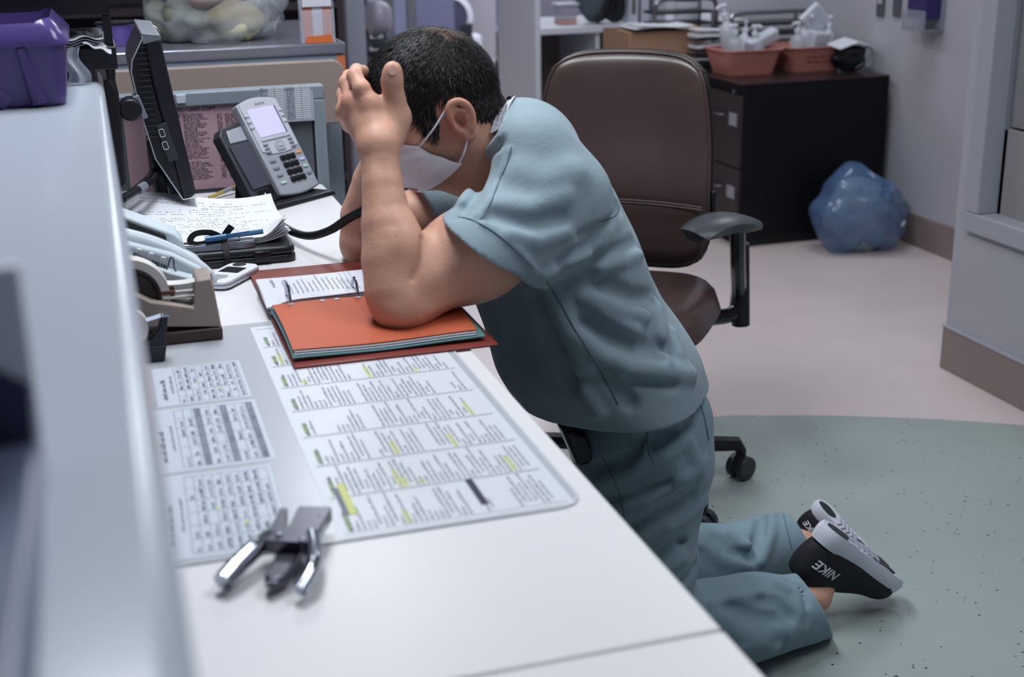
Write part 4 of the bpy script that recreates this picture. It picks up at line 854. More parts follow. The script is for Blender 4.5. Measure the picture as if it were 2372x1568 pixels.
spn = mid.copy(); MB().tube(spline([(0, 0, 0.39), tuple(-fw * 0.22 + np.array((0, 0, 0.40))), tuple(np.array((spn[0], spn[1], 0)) - nb * 0.06 + np.array((0, 0, 0.52))), tuple(np.array((spn[0], spn[1], 0)) - nb * 0.055 + np.array((0, 0, 0.72)))], 6), 0.022, 10).build('back_support', M_BLK, ch)
# armrests
for s in (1, -1):
    c1 = PZ(1594, 516, 0.676) - ch0; c2 = PZ(1746, 484, 0.681) - ch0
    q1 = PZ(1700, 560, 0.62) - ch0; q2 = PZ(1708, 735, 0.37) - ch0; q3 = PZ(1630, 752, 0.37) - ch0
    if s < 0:
        def mir(p): d = float(np.dot(p - sc_, ax)); return p - ax * 2 * d
        c1, c2, q1, q2, q3 = (mir(p) for p in (c1, c2, q1, q2, q3))
    dr = (c2 - c1); dr[2] = 0; ln_ = np.linalg.norm(dr); dr /= ln_; sd_ = np.array((-dr[1], dr[0], 0)); cm_ = (c1 + c2) / 2; cm_[2] = 0.683
    def pad(u, v):
        a = 2 * u - 1; b2_ = 2 * v - 1; k = 0.3
        x = a * math.sqrt(1 - k * b2_ ** 4); y = b2_ * math.sqrt(1 - k * a ** 4)
        return cm_ + dr * (x * ln_ / 2) + sd_ * (y * 0.058) + np.array((0, 0, -0.024 * a * a - 0.014 * abs(b2_) ** 3))
    MB().sheet(pad, 20, 12, 0.028).build('armrest_pad', M('armrest pad', (58, 62, 70), 0.38, bump=0.05, bscale=300), ch, smooth=60)
    top = cm_ + dr * 0.05 + np.array((0, 0, -0.035)); MB().box(top, (0.10, 0.05, 0.016), Euler((0, 0, math.atan2(dr[1], dr[0])))).build('armrest_bracket', M_BLKG, ch, bevel=0.004)
    low_ = q2.copy(); inn = q3.copy(); inn[2] = 0.385; low_[2] = 0.40
    MB().tube(spline([top, top * 0.6 + low_ * 0.4, low_ + np.array((0, 0, 0.03)), low_ * 0.85 + inn * 0.15 - np.array((0, 0, 0.015)), inn, inn * 0.5 + np.array((0, 0, 0.19))], 6), 0.019, 10).build('armrest_post', M_BLKG, ch)
    MB().cyl(low_ + np.array((0, 0, 0.16)), low_ + np.array((0.01, 0, -0.05)), 0.023, n=14).build('post_sleeve', M_BLK, ch)
MB().tube([PZ(1560, 765, 0.38) - ch0, PZ(1612, 762, 0.38) - ch0], 0.008, 8).build('tilt_lever', M_BLK, ch)
bq = back_pt(1.0, 0.36, -0.012) + ax * 0.006; MB().box(bq, (0.012, 0.02, 0.05)).build('height_knob', M_BLK, ch, bevel=0.003)
# five-star base
bofs = np.array((0.04, -0.06, 0.0)); a1_ = -0.09
for k in range(5):
    a = a1_ - k * 2 * PI / 5; R_ = 0.29; d = np.array((math.cos(a), math.sin(a), 0))
    MB().tube([bofs + d * 0.03 + (0, 0, 0.115), bofs + d * 0.15 + (0, 0, 0.105), bofs + d * (R_ - 0.012) + (0, 0, 0.092), bofs + d * R_ + (0, 0, 0.070)], [0.026, 0.022, 0.019, 0.014], 8).build('base_leg', M_BLK, ch)
    cst = MB().cyl(bofs + d * R_ + (0, 0, 0.058), bofs + d * R_ + (0, 0, 0.075), 0.012, n=12).build('caster', M_BLK, ch)
    tdir = np.array((-math.sin(a + 0.5), math.cos(a + 0.5), 0))
    for s in (-1, 1):
        ctr = bofs + d * R_ + (0, 0, 0.030); MB().cyl(ctr + tdir * 0.008 * s, ctr + tdir * 0.025 * s, 0.030, n=24).build('wheel', M('caster grey', (44, 46, 54), 0.35), cst, bevel=0.003)

# ------------------------------------------------------------------ filing cabinets along the recess wall
M_CAB = M('black enamel steel', (9, 10, 16), 0.5, spec=0.3)
M_CABF = M('dark brown drawer front', (46, 38, 40), 0.45)
cabz = 0.668; cx0, cx1 = 2.428, 3.095
for k in range(3):
    y0 = 4.764 + 0.392 * k; y1 = y0 + 0.388
    e = empty('filing_cabinet', (cx0, y0, 0), label=['black filing cabinet nearest the trash bag under the pink tubs', 'black filing cabinet behind the nearest one along the wall', 'black filing cabinet farthest along the wall under the cardboard box'][k], cat='cabinet', group='filing cabinets')
    MB().span((0.016, 0, 0.03), (cx1 - cx0, y1 - y0, cabz - 0.006)).build('body', M_CAB, e, bevel=0.003)
    MB().span((0.04, 0.02, 0), (cx1 - cx0 - 0.02, y1 - y0 - 0.02, 0.03)).build('plinth', M_BLK, e, smooth=0)
    MB().span((-0.004, -0.003, cabz - 0.006), (cx1 - cx0, y1 - y0 + 0.002, cabz)).build('top', M('dark wood top', (44, 30, 32), 0.35), e, smooth=0)
    for j in range(2):
        z0 = 0.035 + 0.295 * j
        dr_ = MB().span((0, 0.006, z0), (0.0155, y1 - y0 - 0.006, z0 + 0.288)).build('drawer', M_CABF, e, bevel=0.002)
        MB().span((-0.004, 0.03, z0 + 0.165), (-0.0002, 0.095, z0 + 0.215)).build('label_holder', M('label white', (150, 148, 156), 0.4), dr_, smooth=0)
        MB().tube([(0.0, 0.15, z0 + 0.2), (-0.02, 0.155, z0 + 0.2), (-0.02, 0.245, z0 + 0.2), (0.0, 0.25, z0 + 0.2)], 0.004, 8).build('handle', M_CHROME, dr_)
    MB().cyl((-0.012, 0.05, cabz - 0.035), (0.004, 0.05, cabz - 0.035), 0.008, n=14).build('lock', M_CHROME, e)
# salmon tubs
M_SAL = M('salmon plastic', (180, 118, 106), 0.45)
def tub(px0, px1, pyb, y, label):
    a = PY(px0, pyb, y); b_ = PY(px1, pyb, y); w_ = b_[0] - a[0]; c = ((a[0] + b_[0]) / 2, y + 0.09, cabz + 0.001)
    e = empty('wash_basin', c, label=label, cat='basin', group='salmon basins on the filing cabinet')
    o_ = rrect(w_, 0.18, 0.03, 5); o2_ = rrect(w_ + 0.05, 0.23, 0.035, 5); n = len(o_)
    i2 = rrect(w_ + 0.036, 0.216, 0.032, 5); i1 = rrect(w_ - 0.012, 0.168, 0.028, 5); lip = rrect(w_ + 0.07, 0.25, 0.04, 5); h_ = 0.098
    vs = [(x, y_, 0) for x, y_ in o_] + [(x, y_, h_) for x, y_ in o2_] + [(x, y_, h_ + 0.002) for x, y_ in lip] + [(x, y_, h_ + 0.006) for x, y_ in lip] + [(x, y_, h_ + 0.006) for x, y_ in i2] + [(x, y_, 0.006) for x, y_ in i1]
    fs = [(k * n + i, k * n + (i + 1) % n, (k + 1) * n + (i + 1) % n, (k + 1) * n + i) for k in range(5) for i in range(n)] + [tuple(range(n))[::-1], tuple(range(5 * n, 6 * n))]
    MB().add(vs, fs).build('basin_body', M_SAL, e, smooth=50)
    return e, c, w_
e1, c1, wa = tub(1690, 1795, 172, 4.985, 'salmon basin of bottles on the left of the filing cabinet top')
e2, c2, wb = tub(1838, 1945, 167, 4.985, 'salmon basin with marker writing and bottles, right of the other basin')
f = frame((0, -0.1005, 0.055), (1, 0, 0), (0, -0.24, 0.97)); mk = MB(); rk = random.Random(2)
glyphs(mk, f, -0.06, 0.004, 0.13, 0.011, rk, 1.0, 0.004); glyphs(mk, f, -0.055, -0.018, 0.12, 0.011, rk, 1.0, 0.004); mk.build('marker_writing', M('faded marker', (120, 66, 62), 0.6), e2, smooth=0)
M_BOT = M('clear bottle plastic', (206, 212, 222), 0.12, alpha=0.5); M_BOTW = M('milky plastic', (206, 210, 220), 0.25, alpha=0.9); M_PUMP = M('white pump', (218, 222, 230), 0.3)
def bottle(loc, h, r, tilt, milky, label):
    e = empty('pump_bottle', loc, label=label, cat='bottle', group='pump bottles in the salmon basins', rot=Euler(tilt))
    MB().lathe([(0.0001, 0.0), (r * 0.95, 0.0), (r, 0.006), (r, h * 0.62), (r * 0.82, h * 0.72), (r * 0.4, h * 0.78), (r * 0.38, h * 0.84), (0.0001, h * 0.84)], 20).build('bottle_body', M_BOTW if milky else M_BOT, e, smooth=60)
    MB().lathe([(0.0001, h * 0.84), (r * 0.44, h * 0.84), (r * 0.44, h * 0.92), (r * 0.16, h * 0.93), (r * 0.16, h * 1.04), (0.0001, h * 1.04)], 16).build('collar', M_PUMP, e, smooth=60)
    MB().tube([(0.010, 0, h * 1.045), (-r * 0.6, 0, h * 1.05), (-r * 1.15, 0, h * 1.03)], [0.008, 0.007, 0.005], 10).build('nozzle', M_PUMP, e)
rb = random.Random(12)
def inb(c, dx, dy, dz=0.012): return (c[0] + dx, c[1] + dy, c[2] + dz)
LB = ['clear pump bottle at the left end of the left basin', 'milky pump bottle in the middle of the left basin', 'clear pump bottle at the right end of the left basin']; RB_ = ['clear pump bottle at the left end of the right basin', 'wide milky pump bottle in the middle of the right basin']
for (c, dx, dy, h, r, tl, mk_, lb) in ((c1, -0.055, -0.03, 0.165, 0.032, (0.05, -0.06, 0.3), 0, LB[0]), (c1, 0.0, 0.03, 0.17, 0.03, (0.1, 0.2, 1.0), 1, LB[1]), (c1, 0.055, -0.02, 0.155, 0.032, (0, 0.1, 2.0), 0, LB[2]), (c1, -0.02, 0.05, 0.235, 0.034, (0.0, -0.22, 0.2), 1, 'tall tilted milky pump bottle sticking up from the left basin'),
                                 (c2, -0.06, -0.02, 0.16, 0.032, (0, 0.0, 0.4), 0, RB_[0]), (c2, 0.0, 0.04, 0.19, 0.036, (0, -0.15, 1.6), 1, RB_[1]), (c2, 0.085, -0.01, 0.175, 0.024, (0, 0.05, 0.0), 1, 'slim white pump bottle at the right end of the right basin')):
    bottle(inb(c, dx, dy, 0.010), h * 1.1, r, tl, mk_, lb)
for c, dx, dz, tl, sz, lb in ((c1, 0.085, 0.13, (0.2, -0.35, 0.2), (0.15, 0.05, 0.05), 'white carton lying across the tops of both basins'), (c2, 0.035, 0.085, (0.2, 0.1, 0.2), (0.09, 0.07, 0.15), 'milky square jug standing in the right basin'), (c2, 0.03, 0.205, (0.3, 0.75, 0.2), (0.11, 0.03, 0.10), 'white square card packet tilted on top of the right basin'), (c1, 0.078, 0.066, (0.0, 0.15, 0.3), (0.035, 0.03, 0.07), 'short milky bottle leaning on the edge of the left basin')):
    e = empty('supply_packet', (c[0] + dx, c[1] - 0.0, c[2] + dz), rot=Euler(tl), label=lb, cat='packet')
    MB().box((0, 0, 0), sz).build('packet_body', M_BOTW, e, bevel=0.008, bseg=3); MB().box((0, -sz[1] / 2 - 0.001, 0), (sz[0] * 0.6, 0.002, sz[2] * 0.5)).build('packet_label', M('pale packet label', (190, 196, 206), 0.4), e, smooth=0)
# black strap bundle at the cabinet corner
q = PY(1990, 165, 4.83); e = empty('strap_bundle', (3.005, 4.93, cabz + 0.001), label='bundle of black straps with a white folder at the cabinet corner', cat='straps')
MB().tube(spline([(0.06 * math.cos(a), 0.02 * math.sin(2 * a), 0.055 + 0.045 * math.sin(a)) for a in [2 * PI * k / 10 for k in range(10)]], 5, True), 0.010, 8, close=True).build('strap_loop', M_BLK, e)
MB().tube(spline([(0.075 + 0.03 * math.cos(a), -0.01, 0.06 + 0.04 * math.sin(a)) for a in [2 * PI * k / 8 for k in range(8)]], 5, True), 0.005, 8, close=True).build('wire_loop', M_SILVER, e)
lumpy(MB(), (0.0, 0.02, 0.055), (0.075, 0.05, 0.055), 5, 0.15).build('strap_mass', M_BLK, e, smooth=180)
MB().sheet(lambda u, v: (-0.08 + 0.17 * u, -0.05 + 0.11 * v, 0.125 - 0.05 * abs(u - 0.5) + 0.01 * v), 8, 4, 0.004).build('white_folder', M_PAPER, e)
# cardboard box, papers and wire rack further along
by_ = 5.42; a = PY(1458, 78, by_); b_ = PY(1640, 66, by_); zt_ = a[2] - 0.004
e = empty('cardboard_box', ((a[0] + b_[0]) / 2, by_ + 0.15, cabz + 0.001), label='brown cardboard box with open flaps behind the office chair', cat='box')
M_CARD = M('cardboard', (160, 124, 100), 0.75, var=0.04, vscale=6); bw_ = (b_[0] - a[0]); bh_ = zt_ - cabz - 0.001
MB().span((-bw_ / 2, -0.15, 0), (bw_ / 2, 0.17, bh_)).build('carton', M_CARD, e, bevel=0.003)
MB().hull([(-bw_ / 2 - 0.0, -0.15, bh_ + 0.001), (bw_ / 2, -0.15, bh_ + 0.001), (bw_ / 2, 0.01, bh_ + 0.012), (-bw_ / 2, 0.01, bh_ + 0.004)], [(-bw_ / 2, -0.15, bh_ + 0.005), (bw_ / 2, -0.15, bh_ + 0.005), (bw_ / 2, 0.01, bh_ + 0.016), (-bw_ / 2, 0.01, bh_ + 0.008)]).build('flap', M_CARD, e)
MB().hull([(-bw_ / 2, 0.02, bh_ + 0.001), (bw_ / 2, 0.02, bh_ + 0.001), (bw_ / 2, 0.17, bh_ + 0.001), (-bw_ / 2, 0.17, bh_ + 0.001)], [(-bw_ / 2, 0.02, bh_ + 0.016), (bw_ / 2, 0.02, bh_ + 0.020), (bw_ / 2, 0.17, bh_ + 0.004), (-bw_ / 2, 0.17, bh_ + 0.004)]).build('flap', M_CARD, e)
e = empty('paper_pile', ((a[0] + b_[0]) / 2 - 0.03, by_ + 0.06, cabz + bh_ + 0.023), label='loose white papers on top of the cardboard box', cat='papers')
for k in range(3): MB().sheet(lambda u, v, k=k: (-0.14 + 0.24 * u + 0.02 * k, -0.09 + 0.19 * v, 0.002 + 0.004 * k + 0.006 * math.sin(4 * u + k)), 6, 4, 0.002).build('sheet', M_PAPER, e)
M_TUBE = M('chrome tube', (150, 150, 158), 0.25, metal=0.9)
def hoop(px0, px1, pyt, y, label, pybot):
    p0 = PY(px0, pyt, y); p1 = PY(px1, pyt, y); zt = p0[2]
    e = empty('wire_rack', (p0[0], y, cabz), label=label, cat='rack')
    w_ = p1[0] - p0[0]; h_ = zt - cabz
    MB().tube(spline([(0, 0, 0.001), (0, 0, h_ * 0.5), (0.0, 0, h_ * 0.8), (0.03, 0, h_), (w_ * 0.5, 0, h_ + 0.005), (w_ - 0.03, 0, h_), (w_, 0, h_ * 0.8), (w_, 0, 0.001)], 5), 0.010, 10).build('hoop', M_TUBE, e)
    for k in range(4): MB().span((0.012, 0.002, h_ * (0.15 + 0.2 * k)), (w_ - 0.012, 0.16, h_ * (0.15 + 0.2 * k) + 0.012)).build('shelf_tray', M_BLK if k % 2 else M_DKGREY, e, smooth=0)
    for x in (0.0, w_): MB().tube(spline([(x, 0.18, 0.001), (x, 0.18, h_ * 0.8), (x, 0.18, h_)], 4), 0.008, 8).build('rear_post', M_TUBE, e)
    return e, p0, w_, h_
hoop(1693, 1890, 34, 5.34, 'chrome wire rack with black trays behind the salmon basins', 0)
hoop(1517, 1660, 2, 5.74, 'second chrome wire rack behind the cardboard box', 0)
r1 = PY(1620, 40, 5.02); e = empty('paper_stack', (2.585, 5.295, cabz + 0.001), label='stack of white papers and black trays left of the chrome rack', cat='papers')
for k in range(9): MB().sheet(lambda u, v, k=k: (-0.14 + 0.004 * (k % 3) + 0.19 * u, -0.05 + 0.085 * v, 0.004 + 0.020 * k + 0.004 * math.sin(3 * u + k)), 4, 3, 0.012 if k % 2 else 0.006).build('sheet_layer', M_PAPER if k in (2, 5, 7, 8) else M_DKGREY, e)
# white shelf counter further back
sy = 5.95; s0_ = PY(1252, 55, sy); zs_ = PY(1300, 64, sy)[2]
M_WSH = M('white shelf laminate', (206, 208, 218), 0.4)
e = empty('storage_counter', (s0_[0], sy, 0), label='white open-fronted storage counter behind the office chair', cat='counter')
MB().span((0.0, 0, zs_ - 0.03), (1.05, 0.6, zs_)).build('counter_top', M_WSH, e, bevel=0.002)
MB().span((-0.026, -0.002, 0), (-0.0005, 0.6, 1.35)).build('end_panel', M_WSH, e, bevel=0.002)
MB().span((0.0, 0.55, 0), (1.05, 0.58, zs_ - 0.031)).build('back_panel', M('shelf back', (110, 102, 106), 0.6), e, smooth=0)
MB().span((0.28, 0.02, 0), (0.30, 0.54, zs_ - 0.031)).build('divider', M_WSH, e, smooth=0)
def item(px, y): return PY(px, 60, y)[0]
X = item(1310, sy + 0.2); e = empty('clear_tub', (X, sy + 0.2, zs_ + 0.001), label='small clear plastic tub with an orange base on the white counter', cat='tub')
MB().span((-0.045, -0.04, 0), (0.045, 0.04, 0.018)).build('base', M('pale orange', (212, 158, 140), 0.5), e, bevel=0.003); MB().span((-0.045, -0.04, 0.019), (0.045, 0.04, 0.085)).build('tub_body', M('cloudy plastic', (180, 176, 192), 0.2, alpha=0.6), e, bevel=0.004); MB().span((-0.055, -0.05, 0.0855), (0.055, 0.05, 0.096)).build('lid', M_WSH, e, bevel=0.003)
X = item(1385, sy + 0.15); e = empty('backpack', (X, sy + 0.12, zs_ + 0.001), label='dark grey bag with black straps standing on the white counter', cat='bag')
lumpy(MB(), (0, 0.05, 0.15), (0.10, 0.08, 0.155), 8, 0.05).build('bag_body', M('slate cloth', (84, 92, 100), 0.85), e, smooth=180)
for s in (0, 1): MB().tube(spline([(-0.02 + 0.06 * s, -0.03, 0.28), (0.03 + 0.05 * s, -0.05, 0.18), (0.02 + 0.04 * s, -0.05, 0.08), (-0.03 + 0.08 * s, -0.03, 0.01)], 5), 0.014, 8).build('strap', M_BLK, e)
lumpy(MB(), (0.06, -0.02, 0.07), (0.06, 0.03, 0.07), 4, 0.05).build('front_pocket', M('black cloth', (34, 36, 42), 0.8), e, smooth=180)
for k, (px, y, wd, h_, c, lb) in enumerate(((1465, sy + 0.15, 0.10, 0.22, (200, 200, 214), 'tall white carton beside the dark bag on the white counter'), (1505, sy + 0.22, 0.10, 0.26, (186, 186, 202), 'grey white carton right of the tall white carton'))):
    X = item(px, y); e = empty('white_carton', (X, y, zs_ + 0.001), label=lb, cat='box'); MB().span((-wd / 2, -0.08, 0), (wd / 2, 0.08, h_)).build('carton', M('carton %d' % k, c, 0.5), e, bevel=0.003)
    MB().span((-wd * 0.38, -0.0815, 0.04), (-wd * 0.18, -0.0802, 0.17)).build('printed_panel', M('carton print', (92, 104, 100), 0.5), e, smooth=0)
X = item(1590, sy + 0.1); e = empty('supply_jar', (X, sy + 0.1, zs_ + 0.001), label='white jar with a green lid behind the cardboard box', cat='jar')
MB().lathe([(0.0001, 0), (0.06, 0), (0.062, 0.01), (0.062, 0.15), (0.055, 0.165), (0.0001, 0.165)], 28).build('jar_body', M_BOTW, e); MB().lathe([(0.0001, 0.166), (0.066, 0.166), (0.066, 0.205), (0.0001, 0.205)], 28).build('lid', M('green lid', (50, 100, 70), 0.4), e); MB().lathe([(0.0628, 0.09), (0.0628, 0.115)], 28).build('label_band', M('dark band', (70, 78, 78), 0.5), e)
# trash bag: gathered film over lumps
tb = np.array((2.885, 4.585, 0.0)); e = empty('trash_bag', tb, label='blue translucent trash bag tied in a knot on the floor by the cabinet', cat='trash bag')
rg = np.random.RandomState(3); vs = []; fs = []; n, m = 72, 34; kn = np.array((0.050, -0.075, 0.245))
for i in range(m + 1):
    t = PI * i / m
    for j in range(n):
        a = 2 * PI * j / n; d = np.array((math.sin(t) * math.cos(a), math.sin(t) * math.sin(a), -math.cos(t)))
        k = 1 + 0.05 * math.sin(5 * d[0] + 3 * d[2] + 1) + 0.05 * math.sin(4 * d[1] - 5 * d[0]) + 0.03 * math.sin(9 * d[2] + 6 * d[0])
        k += 0.018 * abs(math.sin(11 * d[0] + 4 * d[1] + 7 * d[2])) + 0.014 * abs(math.sin(17 * d[1] - 9 * d[2] + 3 * d[0]))
        p = np.array((0.205 * d[0] * k, 0.145 * d[1] * k, 0.165 + 0.180 * d[2] * k)); p[2] *= 1 - 0.30 * min(1, max(0, (p[0] - 0.0) / 0.2)) ** 1.3
        p[2] = max(p[2], 0.002)
        dk = np.linalg.norm(p - kn); p = p + 0.017 * math.sin(15 * math.atan2(p[2] - kn[2], p[0] - kn[0]) + 2) * np.array((0, -1, 0.4)) * math.exp(-dk / 0.13) * (1 - math.exp(-dk / 0.03))
        p = p + (kn - p) * 0.25 * math.exp(-(dk / 0.05) ** 2)
        vs.append(p)
for i in range(m):
    for j in range(n): fs.append((i * n + j, (i + 1) * n + j, (i + 1) * n + (j + 1) % n, i * n + (j + 1) % n))
m_ = M('blue bag film', (98, 128, 170), 0.13, alpha=0.52, spec=0.7, bump=1.0, bscale=34)
MB().add(vs, fs).build('bag_film', m_, e, smooth=180)
lumpy(MB(), (0, 0, 0.15), (0.155, 0.100, 0.135), 9, 0.14).build('rubbish', M('crumpled rubbish', (104, 116, 124), 0.8, var=0.7, vscale=12, bump=1.0, bscale=20), e, smooth=180)
MB().ball(kn, (0.016, 0.014, 0.016)).build('knot', M('knot blue', (96, 122, 190), 0.3), e); MB().lathe([(0.004, 0), (0.012, 0.02), (0.03, 0.045)], 12, kn, Matrix.Rotation(0.8, 3, 'X')).build('bag_tail', m_, e)
MB().box((0.115, -0.135, 0.125), (0.022, 0.004, 0.02), Euler((0.2, 0, 0.5))).build('white_tag', M_PAPER, e, smooth=0)
# wall fixtures on the recess wall
for k, px in enumerate((2041, 2079, 2118)):
    a = PX(px, 32, 3.13); e = empty('wall_switch', (3.13, a[1], a[2] + 0.02), label=['leftmost steel wall plate with a pale socket above the cabinet', 'middle blank steel wall plate on the recess wall', 'steel wall plate with a small amber pilot light'][k], cat='wall plate', group='steel wall plates')
    MB().span((-0.008, -0.028, -0.03), (-0.0005, 0.028, 0.10)).build('plate', M('plate steel', (96, 98, 108), 0.4, metal=0.4), e, bevel=0.002)
    if k == 0: MB().span((-0.012, -0.016, 0.02), (-0.0082, 0.016, 0.08)).build('socket', M('ivory socket', (176, 168, 166), 0.4), e)
    if k == 2: MB().ball((-0.012, 0.0, 0.045), 0.008, 12, 8).build('pilot_light', M('amber lamp', (255, 180, 90), 0.4, emit=1.5), e)
a = PX(2160, 70, 3.13); e = empty('wall_dispenser', (3.13, a[1], a[2]), label='clear wall dispenser holding a purple box by the wall plates', cat='dispenser')
MB().span((-0.012, -0.075, 0), (-0.0005, 0.075, 0.26)).build('backplate', M('clear backplate', (140, 146, 158), 0.2), e, bevel=0.002); MB().span((-0.08, -0.062, 0.05), (-0.0125, 0.062, 0.24)).build('purple_box', M('indigo box', (44, 36, 92), 0.5), e, bevel=0.002); MB().ball((-0.08, 0.03, 0.15), (0.006, 0.022, 0.04)).build('box_picture', M('rust print', (118, 60, 46), 0.5), e)
mb = MB(); mb.span((-0.09, -0.075, 0.0), (-0.012, 0.075, 0.012)); mb.span((-0.09, -0.075, 0.012), (-0.086, 0.075, 0.08)); mb.build('tray', M('clear tray', (150, 156, 168), 0.1, alpha=0.5), e)

# ------------------------------------------------------------------ corridor behind the man's head
def at(px, y): return PY(px, 100, y)[0]
cw = empty('corridor_column', ((at(806, 6.0) + at(848, 6.0)) / 2, 6.05, 0), label='pale grey square column left of the man\'s head in the background', cat='column'); w_ = (at(848, 6.0) - at(806, 6.0)) / 2
MB().span((-w_, -0.05, 0), (w_, 0.05, CEIL - 0.001)).build('shaft', M('column grey', (150, 154, 168), 0.6), cw, smooth=0); MB().span((-w_ - 0.006, -0.056, 0), (w_ + 0.006, 0.056, 0.12)).build('plinth', M_BASEB, cw, smooth=0)
for k, (pa_, pb__) in enumerate(((900, 914), (946, 964))):
    x0, x1 = at(pa_, 7.4), at(pb__, 7.4); e = empty('door_post', ((x0 + x1) / 2, 7.4, 0), label=['thin pale door post above the man\'s hair', 'pale door post just left of the lilac partition'][k], cat='post'); w_ = (x1 - x0) / 2
    MB().span((-w_, -0.03, 0), (w_, 0.03, CEIL - 0.001)).build('shaft', M('post grey', (140, 148, 156), 0.6), e, smooth=0); MB().span((-w_ - 0.004, -0.034, 0.0), (w_ + 0.004, 0.034, 0.1)).build('foot', M_BASEB, e, smooth=0)
x0, x1 = at(966, 8.6), at(1052, 8.6); e = empty('privacy_screen', ((x0 + x1) / 2, 8.6, 0), label='lilac grey privacy screen panel above the man\'s crown', cat='screen'); w_ = (x1 - x0) / 2
MB().span((-w_, -0.02, 0.08), (w_, 0.02, 2.0)).build('panel', M('lilac panel', (132, 134, 170), 0.6), e, smooth=0)
for s in (-1, 1): MB().tube([(s * (w_ - 0.05), -0.2, 0.02), (s * (w_ - 0.05), 0, 0.06), (s * (w_ - 0.05), 0.2, 0.02)], 0.02, 8).build('foot', M_DKGREY, e)
x0, x1 = at(846, 7.0), at(900, 7.0); e = empty('equipment_cart', ((x0 + x1) / 2, 7.0, 0), label='dark equipment cart beside the pale grey column', cat='cart'); w_ = (x1 - x0) / 2
MB().span((-w_, -0.2, 0.12), (w_, 0.2, 0.62)).build('cabinet', M('dark slate', (46, 50, 66), 0.5), e, bevel=0.01); MB().span((-w_, -0.2, 0.66), (w_, 0.2, 0.70)).build('shelf', M('dark slate', (46, 50, 66), 0.5), e, bevel=0.006)
for s in (-1, 1): MB().cyl((s * w_ * 0.8, 0, 0.6), (s * w_ * 0.8, 0, 1.4), 0.015, n=10).build('pole', M_CHROME, e); MB().ball((s * w_ * 0.8, -0.15, 0.06), (0.03, 0.06, 0.06)).build('wheel', M_BLK, e)
lumpy(MB(), (0.0, -0.05, 0.80), (0.07, 0.1, 0.09), 3, 0.1).build('hanging_bag', M('pale bag', (176, 172, 190), 0.5), e, smooth=180)
# blue clinic chair on casters
cx_ = PZ(1150, 162, 0.0); e = empty('clinic_chair', (cx_[0], cx_[1] - 0.6, 0), label='blue upholstered clinic chair on casters in the corridor', cat='chair')
sx = (at(1186, cx_[1] - 0.6) - at(1110, cx_[1] - 0.6)) / 2
MB().box((0, 0.18, 0.98), (2 * sx, 0.14, 0.75), Euler((-0.15, 0, 0))).build('backrest', M('petrol blue cloth', (52, 78, 112), 0.7), e, bevel=0.05, bseg=4)
MB().box((0, -0.1, 0.53), (2 * sx, 0.5, 0.30)).build('seat', M('petrol blue cloth', (52, 78, 112), 0.7), e, bevel=0.04, bseg=4); MB().box((0, -0.05, 0.26), (2 * sx * 0.95, 0.46, 0.22)).build('base_box', M('navy base', (26, 28, 46), 0.5), e, bevel=0.02)
for s in (-1, 1):
    MB().box((s * (sx + 0.02), -0.05, 0.70), (0.06, 0.45, 0.06)).build('armrest', M('navy base', (26, 28, 46), 0.5), e, bevel=0.02)
    for t in (-0.25, 0.2): MB().ball((s * sx * 0.8, t, 0.07), (0.025, 0.07, 0.07)).build('caster', M_BLK, e); MB().cyl((s * sx * 0.8, t, 0.1), (s * sx * 0.8, t, 0.18), 0.015, n=8).build('caster_stem', M_CHROME, e)
# white pump stand
cx_ = PZ(1085, 150, 0.0); yy = cx_[1] - 2.2; e = empty('infusion_stand', (at(1060, yy), yy, 0), label='white medical stand with round dials beside the blue clinic chair', cat='stand')
M_BW = M('bright white plastic', (236, 236, 250), 0.3)
MB().cyl((0, 0, 0.06), (0, 0, 1.5), 0.03, n=12).build('pole', M_BW, e); MB().lathe([(0.13, -0.03), (0.17, -0.02), (0.17, 0.02), (0.13, 0.03), (0.13, -0.03)], 28, (-0.07, -0.05, 0.60), ry).build('dial_ring', M_BW, e); MB().lathe([(0.0001, -0.02), (0.128, -0.02), (0.128, 0.02), (0.0001, 0.02)], 28, (-0.07, -0.05, 0.60), ry).build('dial_face', M('slate dial', (78, 80, 104), 0.5), e)
MB().box((0.06, 0, 0.40), (0.20, 0.2, 0.16)).build('pump_body', M_BW, e, bevel=0.03, bseg=3); MB().box((0.04, -0.11, 0.5), (0.08, 0.02, 0.12)).build('pump_window', M_DKGREY, e, bevel=0.005)
for k in range(5): a = 2 * PI * k / 5; MB().tube([(0, 0, 0.09), (0.28 * math.cos(a), 0.28 * math.sin(a), 0.04)], [0.025, 0.018], 8).build('base_leg', M_BW, e)
# low wall on the right of the corridor view
x0, x1 = at(1212, 8.3), at(1250, 8.3); e = empty('corridor_cabinet', ((x0 + x1) / 2 + 0.3, 8.3, 0), label='pale grey cabinet end at the right side of the corridor view', cat='cabinet'); w_ = (x1 - x0) / 2 + 0.3
w2 = min(w_, 3.125 - (x0 + x1) / 2 - 0.3); MB().span((-w_, 0, 0.12), (w2, 0.08, 1.3)).build('body', M('pale cabinet', (150, 150, 164), 0.6), e, bevel=0.004); MB().span((-w_ + 0.02, 0.03, 0), (w2, 0.08, 0.12)).build('plinth', M('dark plinth', (90, 88, 94), 0.6), e, smooth=0); MB().cyl((-w_ + 0.2, -0.02, 0.92), (-w_ + 0.2, 0.0, 0.92), 0.02, n=12).build('knob', M_DKGREY, e)
